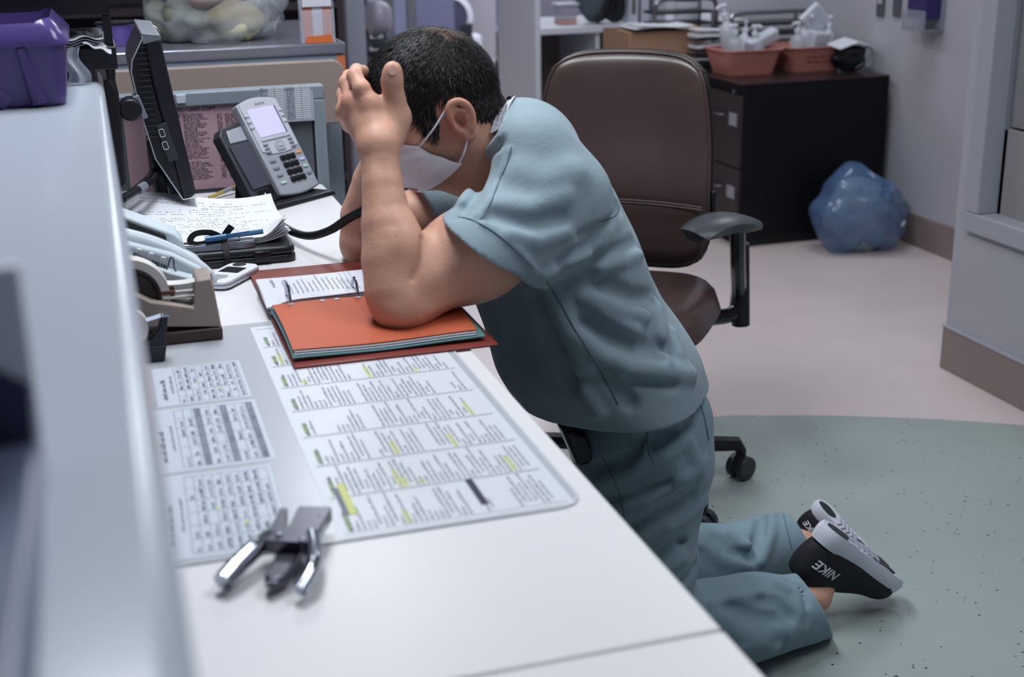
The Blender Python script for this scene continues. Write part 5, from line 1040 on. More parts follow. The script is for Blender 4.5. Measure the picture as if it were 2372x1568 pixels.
# dark shelving above the far counter
x0, x1 = at(640, 5.3), at(800, 5.3); e = empty('dark_shelving', ((x0 + x1) / 2 - 0.4, 5.3, 0), label='dark brown shelving behind the far counter', cat='shelving'); w_ = (x1 - x0) / 2 + 0.4
M_DS = M('dark brown shelf', (54, 46, 52), 0.6)
MB().span((-w_, 0.3, 0), (w_ + 0.0, 0.34, 1.6)).build('back_board', M_DS, e, smooth=0)
for z in (0.3, 0.7, 0.98, 1.3): MB().span((-w_, 0, z), (w_, 0.299, z + 0.025)).build('shelf_board', M_DS, e, smooth=0)
for x in (-w_, w_ - 0.025): MB().span((x, -0.001, 0), (x + 0.025, 0.299, 1.6)).build('side_board', M_DS, e, smooth=0)
# ------------------------------------------------------------------ implicit-surface modelling for the person
class Field:
    def __init__(s): s.ops = []
    def add(s, fn, lo, hi, mode='u', k=0.02): s.ops.append((fn, np.array(lo, float), np.array(hi, float), mode, k)); return s
    def cone(s, a, b, ra, rb, k=0.02, mode='u', sy=1.0, ym=0.0, pad=0.0):
        a = np.array(a, float); b = np.array(b, float)
        A = a.copy(); B = b.copy(); A[1] = (A[1] - ym) * sy; B[1] = (B[1] - ym) * sy; ab = B - A; L2 = float(ab @ ab) + 1e-12
        def fn(x, y, z):
            yy = (y - ym) * sy; px, py, pz = x - A[0], yy - A[1], z - A[2]
            t = np.clip((px * ab[0] + py * ab[1] + pz * ab[2]) / L2, 0, 1)
            return np.sqrt((px - t * ab[0]) ** 2 + (py - t * ab[1]) ** 2 + (pz - t * ab[2]) ** 2) - (ra + (rb - ra) * t)
        r = max(ra, rb); ry_ = r / sy
        return s.add(fn, np.minimum(a, b) - (r, ry_, r), np.maximum(a, b) + (r, ry_, r), mode, k)
    def chain(s, pts, k=0.02, **kw):
        for (a, ra), (b, rb) in zip(pts[:-1], pts[1:]): s.cone(a, b, ra, rb, k, **kw)
        return s
    def ell(s, c, r, R=None, k=0.02, mode='u'):
        c = np.array(c, float); r = np.array(r, float); R = np.eye(3) if R is None else np.array(R, float)   # rows: local axes
        def fn(x, y, z):
            px, py, pz = x - c[0], y - c[1], z - c[2]
            q = [(R[i][0] * px + R[i][1] * py + R[i][2] * pz) for i in range(3)]
            k0 = np.sqrt(sum((q[i] / r[i]) ** 2 for i in range(3))); k1 = np.sqrt(sum((q[i] / r[i] ** 2) ** 2 for i in range(3))) + 1e-9
            return k0 * (k0 - 1) / k1
        m = r.max(); return s.add(fn, c - m, c + m, mode, k)
    def plane(s, p, n, k=0.004, box=None):       # keep the side where (x-p).n < 0
        p = np.array(p, float); n = np.array(n, float); n = n / np.linalg.norm(n)
        fn = lambda x, y, z: (x - p[0]) * n[0] + (y - p[1]) * n[1] + (z - p[2]) * n[2]
        lo, hi = ((-9, -9, -9), (9, 9, 9)) if box is None else box
        return s.add(fn, lo, hi, 'i', k)
    def fold(s, pts, w, amp):                    # amp > 0 ridge, < 0 groove, along a polyline
        P = [np.array(p, float) for p in pts]
        def fn(x, y, z):
            d2 = None
            for a, b in zip(P[:-1], P[1:]):
                ab = b - a; L2 = float(ab @ ab) + 1e-12; px, py, pz = x - a[0], y - a[1], z - a[2]
                t = np.clip((px * ab[0] + py * ab[1] + pz * ab[2]) / L2, 0, 1)
                q = (px - t * ab[0]) ** 2 + (py - t * ab[1]) ** 2 + (pz - t * ab[2]) ** 2
                d2 = q if d2 is None else np.minimum(d2, q)
            return -amp * np.exp(-d2 / (w * w))
        A = np.array(P); return s.add(fn, A.min(0) - 2.4 * w, A.max(0) + 2.4 * w, 'd', 0)
    def disp(s, fn, lo=(-9, -9, -9), hi=(9, 9, 9)): return s.add(fn, lo, hi, 'd', 0)
    @staticmethod
    def comb(d, e, mode, k):
        if mode == 'd': return d + e
        if mode == 'u':
            h = np.maximum(k - np.abs(d - e), 0) / k; return np.minimum(d, e) - h * h * k * 0.25
        if mode == 's': e = -e
        h = np.maximum(k - np.abs(d - e), 0) / k; return np.maximum(d, e) + h * h * k * 0.25
    def pts(s, P):
        P = np.asarray(P, float); d = np.full(len(P), 0.25)
        for fn, lo, hi, mode, k in s.ops:
            if mode in 'ud':
                m_ = np.all((P > lo - 0.09) & (P < hi + 0.09), axis=1)
                if not m_.any(): continue
                Q = P[m_]; d[m_] = s.comb(d[m_], fn(Q[:, 0], Q[:, 1], Q[:, 2]), mode, k)
            else:
                m_ = np.all((P > lo - 0.02) & (P < hi + 0.02), axis=1)
                if m_.any(): Q = P[m_]; d[m_] = s.comb(d[m_], fn(Q[:, 0], Q[:, 1], Q[:, 2]), mode, k)
        return d
    def grid(s, lo, hi, h):
        lo = np.array(lo, float); n = [int(math.ceil((hi[i] - lo[i]) / h)) + 1 for i in range(3)]
        ax_ = [(lo[i] + h * np.arange(n[i])).astype(np.float32) for i in range(3)]
        D = np.full(n, 0.25, np.float32)
        for fn, blo, bhi, mode, k in s.ops:
            pad = 0.045 if mode in 'ud' else 0.02
            if mode == 'd': pad = 0.0
            i0 = [max(0, int((blo[i] - pad - lo[i]) / h)) for i in range(3)]; i1 = [min(n[i], int((bhi[i] + pad - lo[i]) / h) + 2) for i in range(3)]
            if any(i1[i] <= i0[i] for i in range(3)): continue
            sl = tuple(slice(i0[i], i1[i]) for i in range(3))
            x = ax_[0][sl[0]][:, None, None]; y = ax_[1][sl[1]][None, :, None]; z = ax_[2][sl[2]][None, None, :]
            e = fn(x, y, z); D[sl] = s.comb(D[sl], np.broadcast_to(e, D[sl].shape).astype(np.float32), mode, k)
        return D, lo
    def hit(s, pix, t0=1.2, t1=3.2):             # camera rays through photo pixels -> surface points
        d = np.array([ray(px, py) for px, py in pix]); t = np.full(len(d), t0); done = np.zeros(len(d), bool)
        for _ in range(160):
            v = s.pts(CAM + d * t[:, None]); done |= v < 0.0006; t = np.where(done, t, t + np.clip(v * 0.7, 0.0008, 0.05))
            if done.all() or (t > t1).all(): break
        return CAM + d * t[:, None], (t < t1)
def nets(D, lo, h):
    ins = D < 0; nx, ny, nz = D.shape
    c = np.zeros((nx - 1, ny - 1, nz - 1), np.uint8)
    for a in (0, 1):
        for b in (0, 1):
            for e in (0, 1): c += ins[a:nx - 1 + a, b:ny - 1 + b, e:nz - 1 + e]
    idx = np.argwhere((c > 0) & (c < 8)); N = len(idx)
    cid = np.full(c.shape, -1, np.int32); cid[idx[:, 0], idx[:, 1], idx[:, 2]] = np.arange(N)
    corners = [(a, b, e) for a in (0, 1) for b in (0, 1) for e in (0, 1)]
    V = {q: D[idx[:, 0] + q[0], idx[:, 1] + q[1], idx[:, 2] + q[2]] for q in corners}
    acc = np.zeros((N, 3)); cnt = np.zeros(N)
    for q in corners:
        for ax_ in range(3):
            if q[ax_] == 0:
                r = list(q); r[ax_] = 1; r = tuple(r); va, vb = V[q], V[r]; m_ = (va < 0) != (vb < 0)
                t = np.where(m_, va / np.where(va == vb, 1, va - vb), 0)
                p = np.array(q, float)[None, :].repeat(N, 0); p[:, ax_] += t; acc[m_] += p[m_]; cnt[m_] += 1
    verts = lo + (idx + acc / cnt[:, None]) * h
    quads = []
    for ax_ in range(3):
        a = ins if True else None
        s0 = [slice(None)] * 3; s1 = [slice(None)] * 3; s0[ax_] = slice(0, -1); s1[ax_] = slice(1, None)
        A = ins[tuple(s0)]; B = ins[tuple(s1)]; e = np.argwhere(A != B)
        o1, o2 = [k for k in range(3) if k != ax_]
        ok = (e[:, o1] > 0) & (e[:, o2] > 0) & (e[:, o1] < D.shape[o1] - 1) & (e[:, o2] < D.shape[o2] - 1); e = e[ok]
        flip = A[e[:, 0], e[:, 1], e[:, 2]]
        def cell(d1, d2):
            q = e.copy(); q[:, o1] += d1; q[:, o2] += d2; return cid[q[:, 0], q[:, 1], q[:, 2]]
        q = np.stack([cell(-1, -1), cell(0, -1), cell(0, 0), cell(-1, 0)], 1)
        if ax_ == 1: flip = ~flip
        q[~flip] = q[~flip][:, ::-1]
        quads.append(q)
    Q = np.concatenate(quads); Q = Q[(Q >= 0).all(1)]
    return verts, Q
def quad_mesh(name, V, Q):
    me = bpy.data.meshes.new(name); me.vertices.add(len(V)); me.vertices.foreach_set('co', np.ascontiguousarray(V, np.float32).ravel())
    me.loops.add(Q.size); me.loops.foreach_set('vertex_index', np.ascontiguousarray(Q, np.int32).ravel())
    me.polygons.add(len(Q)); me.polygons.foreach_set('loop_start', np.arange(0, Q.size, 4, dtype=np.int32)); me.polygons.foreach_set('loop_total', np.full(len(Q), 4, np.int32))
    me.update(calc_edges=True); me.validate(); return me
def field_mesh(name, F_, lo, hi, h, mat, parent, org, attrs=None):
    D, l = F_.grid(lo, hi, h); V, Q = nets(D, l, h)
    me = quad_mesh(name, V - np.array(org), Q)
    for an, av in (attrs(V) if attrs else {}).items():
        a = me.attributes.new(an, 'FLOAT', 'POINT'); a.data.foreach_set('value', av.astype(np.float32))
    return finish(name, me, mat, parent, smooth=180)
def nrm(v): v = np.array(v, float); return v / np.linalg.norm(v)

ORG = np.array((0.9, 2.02, 0.0))
man = empty('person', ORG, label='man in blue green scrubs kneeling at the desk with his head in his hands', cat='person')

# ---- joints, from the photo, at their distances
Sn, En, Wn = PY(1275, 470, 1.885), PY(932, 690, 1.795), PY(878, 345, 1.885)
Ef, Wf, Sf = PY(850, 560, 2.245), PY(884, 360, 2.17), PY(1130, 440, 2.24)
TH = math.radians(19)
FW = np.array((-math.cos(TH), -0.05, -math.sin(TH))); FW = nrm(FW); UPH = np.array((-math.sin(TH), 0.0, math.cos(TH))); UPH = nrm(UPH - FW * (UPH @ FW)); LT = nrm(np.cross(FW, UPH))  # LT points to -y (his left, towards camera) or +y
if LT[1] > 0: LT = -LT
OH = PY(1050, 280, 1.962) - LT * 0.077
RH = np.array([FW, LT, UPH])
def hp(f_, l_, u_): return OH + FW * f_ + LT * l_ + UPH * u_
NB = PY(1178, 342, 2.045)

# ---- skin
B = Field()
B.ell(hp(-0.002, 0, 0.046), (0.098, 0.077, 0.090), RH)                                   # cranium
B.ell(hp(-0.045, 0, 0.020), (0.058, 0.066, 0.066), RH, 0.03)                             # occiput
B.ell(hp(0.060, 0, 0.045), (0.042, 0.062, 0.050), RH, 0.03)                              # forehead
B.ell(hp(0.048, 0, -0.022), (0.046, 0.058, 0.066), RH, 0.03)                             # face
for s in (-1, 1):
    B.cone(hp(0.002, 0.055 * s, -0.036), hp(0.060, 0.026 * s, -0.074), 0.020, 0.018, 0.03)   # jaw
    B.ell(hp(0.066, 0.042 * s, -0.012), (0.018, 0.018, 0.016), RH, 0.02)                 # cheekbone
    B.ell(hp(0.092, 0.031 * s, 0.010), (0.014, 0.019, 0.012), RH, 0.012, 's')            # eye socket
    B.ell(hp(0.082, 0.031 * s, 0.009), (0.0135, 0.0145, 0.0115), RH, 0.004)              # closed lid
    B.cone(hp(0.093, 0.012 * s, 0.026), hp(0.083, 0.046 * s, 0.028), 0.009, 0.008, 0.012)    # brow ridge
B.cone(hp(0.090, 0, 0.018), hp(0.110, 0, -0.022), 0.007, 0.011, 0.012)                   # nose
for s in (-1, 1): B.ell(hp(0.098, 0.012 * s, -0.026), (0.010, 0.008, 0.008), RH, 0.008)
B.ell(hp(0.074, 0, -0.080), (0.016, 0.020, 0.015), RH, 0.02)                             # chin
B.cone(hp(0.086, -0.018, -0.050), hp(0.086, 0.018, -0.050), 0.008, 0.008, 0.008)         # lips
B.cone(hp(0.085, -0.017, -0.058), hp(0.085, 0.017, -0.058), 0.007, 0.007, 0.006)
# forehead wrinkles between thumb and finger
for k in range(3): B.fold([hp(0.0985 - 0.004 * k, 0.06, 0.040 + 0.012 * k), hp(0.102 - 0.004 * k, 0.03, 0.044 + 0.012 * k), hp(0.103 - 0.004 * k, 0.0, 0.045 + 0.012 * k)], 0.0035, 0.0022)
for s in (-1, 1):                                                                         # ears
    tilt = 0.10; ef = nrm(FW * math.cos(tilt) + UPH * -math.sin(tilt)); eu = nrm(UPH * math.cos(tilt) + FW * math.sin(tilt)); el = nrm(LT * s - FW * 0.30); RE = np.array([ef, el, eu])
    ec = hp(-0.006, 0.080 * s, -0.002)
    def ept(a, b, c=0.0): return ec + (nrm(ef - el * 0.18) * a + eu * b) * 0.92 + el * c
    B.ell(ept(-0.003, 0.002, 0.002), (0.017, 0.006, 0.026), RE, 0.006)
    hel_ = [(0.010, 0.004), (0.013, 0.016), (0.010, 0.027), (0.0, 0.033), (-0.012, 0.031), (-0.021, 0.020), (-0.023, 0.005), (-0.019, -0.010), (-0.011, -0.021)]
    B.chain([(ept(q_[0], q_[1], 0.007), 0.0046) for q_ in spline([np.array((a, b, 0.0)) for a, b in hel_], 3)], 0.003)
    B.ell(ept(-0.005, -0.027, 0.003), (0.010, 0.0055, 0.011), RE, 0.006)                  # lobe
    B.chain([(ept(a, b, 0.0065), 0.0038) for a, b in ((-0.002, 0.020), (-0.012, 0.012), (-0.013, 0.0), (-0.007, -0.011))], 0.004)
    B.ell(ept(0.003, 0.000, 0.009), (0.0085, 0.009, 0.012), RE, 0.004, 's')               # concha
    B.ell(ept(0.011, -0.005, 0.006), (0.004, 0.004, 0.007), RE, 0.005)                    # tragus
B.chain([(hp(-0.022, 0, -0.015), 0.060), (hp(-0.045, 0, -0.070), 0.060), (NB, 0.066)], 0.035)   # neck
B.cone(hp(0.02, 0, -0.075), NB + np.array((-0.02, 0, -0.05)), 0.040, 0.05, 0.03)
HEADF = Field(); HEADF.ops = list(B.ops)
# torso and legs under the clothes
T = [PY(1215, 345, 2.045), PY(1275, 480, 2.045), PY(1325, 620, 2.045), PY(1385, 780, 2.045), PY(1455, 920, 2.045)]
B.chain(list(zip(T, (0.055, 0.080, 0.085, 0.085, 0.09))), 0.05, sy=0.66, ym=2.045)
Kn, Kf = np.array((0.845, 1.955, 0.092)), np.array((0.88, 2.165, 0.090))
Hn, Hf = PY(1490, 985, 1.955), PY(1490, 965, 2.14)
An, Af = PY(1886, 1382, 2.03), PY(1848, 1262, 2.225)
B.chain([(Hn, 0.09), (Kn, 0.055), (An * 0.5 + Kn * 0.5 + (0, 0, 0.0), 0.050), (An, 0.029)], 0.03); B.chain([(Hf, 0.09), (Kf, 0.055), (Af * 0.5 + Kf * 0.5, 0.050), (Af, 0.029)], 0.03)
hN, tN = PY(1888, 1240, 2.03), PZ(2072, 1352, 0.045)
hF, tF = PY(1882, 1172, 2.24), PZ(2020, 1318, 0.035)
UPN, UPF = (-0.70, 0.12, -0.70), (-0.62, 0.62, -0.48)
for h_, t_, u_, A_ in ((hN, tN, UPN, An), (hF, tF, UPF, Af)):
    x_ = nrm(t_ - h_); z_ = nrm(np.array(u_) - x_ * (np.array(u_) @ x_)); k_ = np.linalg.norm(t_ - h_) / 0.285
    B.chain([(A_, 0.030), (h_ + (x_ * 0.100 + z_ * 0.082) * k_, 0.028), (h_ + (x_ * 0.105 + z_ * 0.045) * k_, 0.024)], 0.02)
# near arm
B.cone(Sn, En * 0.55 + Sn * 0.45, 0.060, 0.062, 0.03); B.cone(En * 0.55 + Sn * 0.45, En, 0.061, 0.046, 0.03)
B.ell(Sn * 0.46 + En * 0.54 + np.array((0.0, 0, -0.006)), (0.085, 0.060, 0.060), None, 0.03)
fa = [PY(918, 668, 1.80), PY(908, 600, 1.815), PY(897, 520, 1.835), PY(886, 430, 1.86), Wn]
B.chain(list(zip(fa, (0.046, 0.0435, 0.0370, 0.0295, 0.0262))), 0.004)
B.ell(PY(938, 585, 1.812), (0.026, 0.034, 0.045), None, 0.03)                            # forearm muscle at the crook
B.ell(PY(935, 712, 1.797), (0.036, 0.034, 0.030), None, 0.03)                            # elbow point
B0_ = Field(); B0_.ops = list(B.ops)
for pix, w_, a_ in (([(978, 552), (977, 585), (971, 615), (956, 645)], 0.0040, -0.0045), ([(900, 690), (905, 640), (912, 600)], 0.016, -0.003), ([(870, 560), (872, 480), (868, 400)], 0.010, 0.0015), ([(905, 520), (895, 440), (890, 380)], 0.008, -0.0012), ([(1000, 690), (1080, 660), (1160, 620)], 0.02, -0.004), ([(930, 735), (980, 725), (1050, 700)], 0.014, 0.002)):
    p, ok = B0_.hit(pix)
    if ok.all(): B.fold(p, w_, a_)
# far arm
B.cone(Sf, Ef, 0.064, 0.048, 0.03); B.chain([(Ef, 0.047), (PY(848, 500, 2.24), 0.044), (PY(866, 420, 2.21), 0.036), (Wf, 0.029)], 0.004); B.ell(PY(862, 585, 2.25), (0.034, 0.034, 0.028), None, 0.03)
# near hand: palm on the brow, thumb up the temple
K1, K2, K3, K4 = PY(856, 242, 1.914), PY(818, 238, 1.940), PY(804, 257, 1.970), PY(813, 283, 1.995)
def palm(W0, kn, rw, rk, k=0.012):
    for K_ in kn: B.cone(W0, K_, rw, rk, k)
    for a, b in zip(kn[:-1], kn[1:]): B.cone(a, b, rk, rk, k)
    mid_ = sum(kn) / len(kn); B.cone((W0 * 0.45 + mid_ * 0.55), mid_, 0.020, 0.016, k)
palm(Wn + np.array((0, 0.004, 0.006)), [K1, K2, K3, K4], 0.0245, 0.0135)
B.chain([(K1, 0.0140), (PY(838, 206, 1.922), 0.0122), (PY(821, 176, 1.945), 0.0110), (PY(826, 164, 1.985), 0.0098), (PY(842, 164, 2.010), 0.0085)], 0.006)
B.chain([(K2, 0.0138), (PY(803, 192, 1.972), 0.0112), (PY(808, 178, 2.005), 0.0098), (PY(828, 176, 2.034), 0.0082)], 0.006)
B.chain([(K3, 0.0128), (PY(796, 220, 2.010), 0.0106), (PY(800, 198, 2.040), 0.0094), (PY(818, 186, 2.064), 0.0080)], 0.006)
B.chain([(K4, 0.0118), (PY(802, 250, 2.035), 0.0096), (PY(806, 230, 2.056), 0.0086), (PY(820, 218, 2.074), 0.0074)], 0.006)
tm = [PY(905, 312, 1.905), PY(917, 272, 1.915), PY(913, 228, 1.912), PY(908, 190, 1.910), PY(909, 162, 1.912)]
B.chain(list(zip(tm, (0.021, 0.0185, 0.0145, 0.0142, 0.0122))), 0.010); B.ell(PY(909, 172, 1.905), (0.0138, 0.008, 0.016), None, 0.008)
B.cone(PY(908, 262, 1.912), PY(862, 244, 1.914), 0.012, 0.012, 0.012); B.cone(tm[1], Wn, 0.016, 0.02, 0.02)
for K_, a__ in ((K1, 0.0016), (K2, 0.0014), (K3, 0.0010)): B.fold([Wn * 0.6 + K_ * 0.4 + np.array((-0.004, -0.018, 0.0)), K_ + np.array((-0.003, -0.012, -0.004))], 0.005, a__)
B.fold([PY(898, 214, 1.89), PY(922, 212, 1.89)], 0.003, -0.0012); B.fold([PY(899, 207, 1.89), PY(920, 205, 1.89)], 0.002, -0.001)
# far hand, mostly hidden behind the face
G = [PY(858, 246, 2.16), PY(836, 240, 2.14), PY(826, 258, 2.12), PY(830, 280, 2.10)]
palm(Wf, G, 0.024, 0.0130)
for g, q in zip(G, ((0, -0.006, 0.020), (0, -0.010, 0.020), (0, -0.014, 0.018), (0, -0.016, 0.014))):
    q = np.array(q); B.chain([(g, 0.0115), (g + q, 0.010), (g + q * 1.7 + FW * -0.016, 0.009), (g + q * 2.1 + FW * -0.036, 0.008)], 0.006)
B.chain([(Wf + np.array((0.02, 0.01, 0.01)), 0.018), (PY(925, 262, 2.155), 0.015), (PY(922, 222, 2.15), 0.0135), (PY(918, 190, 2.145), 0.011)], 0.010)

HC = hp(0, 0, 0.04)
def hair_mask(V):
    q = (V - OH) @ RH.T; f_, l_, u_ = q[:, 0], np.abs(q[:, 1]), q[:, 2]
    ths = np.full(len(V), -1.0)
    line = np.interp(f_, [-0.12, -0.075, -0.045, -0.022, -0.012, 0.018, 0.022, 0.030, 0.046, 0.052, 0.062, 0.075, 0.090], [-0.040, -0.036, -0.026, -0.004, 0.030, 0.034, -0.010, -0.022, -0.010, 0.045, 0.056, 0.070, 0.090])
    m_ = np.clip((u_ - line) / 0.006, 0, 1)
    ear_ = (np.linalg.norm(q * np.array((1, 1, 0.8)) - np.array((-0.010, 0.088, 0.002)), axis=1) < 0.030) | (np.linalg.norm(q * np.array((1, 1, 0.8)) - np.array((-0.010, -0.088, 0.002)), axis=1) < 0.030)
    brow = (np.abs(u_ - 0.030 - 0.10 * (0.03 - l_) * 0) < 0.0045) & (f_ > 0.070) & (l_ > 0.012) & (l_ < 0.050); m_ = np.where(ear_, 0, np.maximum(m_, brow))
    head = (np.abs(HEADF.pts(V)) < 0.003) & (q[:, 0] > -0.13) & (np.linalg.norm(V - HC, axis=1) < 0.14)
    return m_ * head
def skin_attrs(V):
    red = np.zeros(len(V))
    for c, r, a in ((hp(-0.006, 0.08, 0.0), 0.034, 1.0), (En, 0.05, 0.35), (PY(935, 730, 1.78), 0.03, 0.5), (K2, 0.018, 0.9), (K3, 0.018, 0.9), (K1, 0.018, 0.6), (hp(0.09, 0, 0.03), 0.05, 0.5), (tm[3], 0.02, 0.3)):
        red += a * np.exp(-((V - c) ** 2).sum(1) / r ** 2)
    q = (V - OH) @ RH.T
    st = np.clip(1 - np.abs((q[:, 2] + 0.075) / 0.05), 0, 1) * np.clip((q[:, 0] - 0.0) / 0.03, 0, 1) * (np.linalg.norm(V - hp(0.05, 0, -0.07), axis=1) < 0.10)
    fade = np.clip((q[:, 2] + 0.02) / 0.06, 0, 1)
    return {'hair': hair_mask(V), 'red': np.clip(red, 0, 1), 'stubble': st}
ms = bpy.data.materials.new('skin'); ms.use_nodes = True; nt = ms.node_tree; b = nt.nodes['Principled BSDF']
def attr(nt, n): a = nt.nodes.new('ShaderNodeAttribute'); a.attribute_name = n; return a.outputs['Fac']
def mixc(nt, fac, a, b_):
    m = nt.nodes.new('ShaderNodeMix'); m.data_type = 'RGBA'
    nt.links.new(fac, m.inputs[0])
    for s_, v in ((6, a), (7, b_)):
        if isinstance(v, tuple): m.inputs[s_].default_value = v
        else: nt.links.new(v, m.inputs[s_])
    return m.outputs[2]
def scaled(nt, fac, k):
    m = nt.nodes.new('ShaderNodeMath'); m.operation = 'MULTIPLY'; nt.links.new(fac, m.inputs[0]); m.inputs[1].default_value = k; return m.outputs[0]
tc = nt.nodes.new('ShaderNodeTexCoord'); n1 = nt.nodes.new('ShaderNodeTexNoise'); n1.inputs['Scale'].default_value = 34; n1.inputs['Roughness'].default_value = 0.7; n1.inputs['Detail'].default_value = 6; nt.links.new(tc.outputs['Object'], n1.inputs['Vector'])
base = mixc(nt, n1.outputs['Fac'], lin((196, 142, 120)), lin((218, 172, 150)))
base = mixc(nt, scaled(nt, attr(nt, 'red'), 0.55), base, lin((188, 104, 84)))
vo = nt.nodes.new('ShaderNodeTexNoise'); vo.inputs['Scale'].default_value = 900; nt.links.new(tc.outputs['Object'], vo.inputs['Vector'])
base = mixc(nt, scaled(nt, attr(nt, 'stubble'), 0.5), base, lin((104, 84, 80)))
base = mixc(nt, scaled(nt, attr(nt, 'hair'), 0.86), base, lin((34, 29, 30)))
nt.links.new(base, b.inputs['Base Color']); b.inputs['Roughness'].default_value = 0.52; b.inputs['Specular IOR Level'].default_value = 0.38; b.inputs['Subsurface Weight'].default_value = 0.12; b.inputs['Subsurface Radius'].default_value = (0.010, 0.004, 0.002); b.inputs['Subsurface Scale'].default_value = 1.0
bp = nt.nodes.new('ShaderNodeBump'); bp.inputs['Strength'].default_value = 0.35; bp.inputs['Distance'].default_value = 0.0012; n2 = nt.nodes.new('ShaderNodeTexNoise'); n2.inputs['Scale'].default_value = 260; n2.inputs['Detail'].default_value = 6; nt.links.new(tc.outputs['Object'], n2.inputs['Vector']); nt.links.new(n2.outputs['Fac'], bp.inputs['Height']); nt.links.new(bp.outputs['Normal'], b.inputs['Normal'])
# fine part (head, arms, hands) and coarse part (under the clothes) of one body mesh
XS = 0.735
Da, la_ = B.grid((0.24, 1.66, 0.74), (XS, 2.38, 1.20), 0.0026); Va, Qa = nets(Da, la_, 0.0026); del Da
Db, lb_ = B.grid((0.34, 1.70, 0.0), (1.45, 2.42, 1.02), 0.010); Vb, Qb = nets(Db, lb_, 0.010); del Db
cb_ = Vb[Qb].mean(1); keep = (cb_[:, 0] > XS - 0.012) | (cb_[:, 2] < 0.752)
Qb = Qb[keep]
V = np.concatenate([Va, Vb]); Q = np.concatenate([Qa, Qb + len(Va)])
used = np.unique(Q); remap = np.full(len(V), -1, np.int64); remap[used] = np.arange(len(used)); V = V[used]; Q = remap[Q]
me = quad_mesh('body', V - ORG, Q)
for an, av in skin_attrs(V).items(): a = me.attributes.new(an, 'FLOAT', 'POINT'); a.data.foreach_set('value', av.astype(np.float32))
body = finish('body', me, ms, man, smooth=180)
# finger nail on the thumb
nl_, ok = B.hit([(899, 151), (919, 151), (920, 174), (898, 174)])
rq = lambda u, v: (0.5 + (u - 0.5) * math.sqrt(1 - 0.5 * (2 * v - 1) ** 2), 0.5 + (v - 0.5) * math.sqrt(1 - 0.5 * (2 * u - 1) ** 2))
if ok.all(): MB().sheet(lambda u_, v_: (lambda u, v: (nl_[0] * (1 - u) * (1 - v) + nl_[1] * u * (1 - v) + nl_[2] * u * v + nl_[3] * (1 - u) * v))(*rq(u_, v_)) - ORG + np.array((0, -0.0008 - 0.0010 * math.sin(PI * u_), 0)), 8, 8, 0.001).build('thumb_nail', M('nail', (208, 166, 150), 0.3), man, smooth=60)

# ---- hair: short strands combed from the crown
hm = hair_mask(V); nv = len(V)
me.calc_loop_triangles() if False else None
NN = np.zeros((nv, 3), np.float32); me.vertices.foreach_get('normal', NN.ravel()) if hasattr(me.vertices[0], 'normal') else None
cand = np.where(hm > 0.5)[0]; rg = np.random.RandomState(4)
NSTR = 16000
pick = rg.choice(cand, NSTR); crown = hp(-0.055, 0.012, 0.118)
P0 = V[pick] + rg.normal(0, 0.0009, (NSTR, 3)); n0_ = NN[pick] / (np.linalg.norm(NN[pick], axis=1, keepdims=True) + 1e-9)
qh = (P0 - OH) @ RH.T
fl = P0 - crown; fl = fl - (fl * n0_).sum(1, keepdims=True) * n0_; fl = fl / (np.linalg.norm(fl, axis=1, keepdims=True) + 1e-6)
down = -UPH[None, :] * 0.6 + FW[None, :] * 0.25; side = np.clip((0.06 - qh[:, 2]) / 0.06, 0, 1)[:, None]
fl = fl * (1 - 0.6 * side) + (down - (down * n0_).sum(1, keepdims=True) * n0_) * 0.6 * side + rg.normal(0, 0.22, (NSTR, 3)); fl = fl - 0.9 * (fl * n0_).sum(1, keepdims=True) * n0_; fl /= (np.linalg.norm(fl, axis=1, keepdims=True) + 1e-6)
dcr = np.linalg.norm(P0 - crown, axis=1)
leng = (0.016 + 0.008 * rg.rand(NSTR)) * (0.62 + 0.75 * np.clip((qh[:, 0] + 0.02) / 0.08, 0, 1)) * np.where(qh[:, 2] < 0.02, 0.55, 1.0)
thin = (dcr < 0.026) & (rg.rand(NSTR) < 0.72); leng = np.where(thin, 0.002, leng); leng = np.where((qh[:, 2] < 0.036) & (qh[:, 0] > 0.068), 0.006, leng)
wv = 0.00042
sd = np.cross(fl, n0_); sd /= (np.linalg.norm(sd, axis=1, keepdims=True) + 1e-6)
rows = []
for t, hgt in ((0.0, 0.0), (0.35, 0.0040), (0.7, 0.0052), (1.0, 0.0042)):
    c = P0 + fl * (leng * t)[:, None] + n0_ * (hgt * np.clip(leng / 0.02, 0.2, 1.2))[:, None] - n0_ * ((leng * t) ** 2 / 0.21)[:, None]
    ww = wv * (1.0 if t < 0.9 else 0.3); rows += [c - sd * ww, c + sd * ww]
HV = np.stack(rows, 1).reshape(-1, 3); bi = (np.arange(NSTR) * 8)[:, None]
HQ = np.concatenate([bi + np.array([0, 1, 3, 2]), bi + np.array([2, 3, 5, 4]), bi + np.array([4, 5, 7, 6])]).reshape(-1, 4)
hme = quad_mesh('hair', HV - ORG, HQ)
gr = np.clip((0.045 - qh[:, 2]) / 0.06, 0, 1) * np.clip((qh[:, 0] + 0.02) / 0.03, 0, 1); gr = (rg.rand(NSTR) < (0.03 + 0.40 * gr)).astype(float)
ha = hme.attributes.new('grey', 'FLOAT', 'POINT'); ha.data.foreach_set('value', np.repeat(gr, 8).astype(np.float32))
mh = bpy.data.materials.new('dark hair'); mh.use_nodes = True; nt = mh.node_tree; b = nt.nodes['Principled BSDF']; nt.links.new(mixc(nt, attr(nt, 'grey'), lin((14, 12, 13)), lin((92, 86, 88))), b.inputs['Base Color']); b.inputs['Roughness'].default_value = 0.5; b.inputs['Specular IOR Level'].default_value = 0.3
ho = finish('hair', hme, mh, man, smooth=180); ho['kind'] = 'stuff'
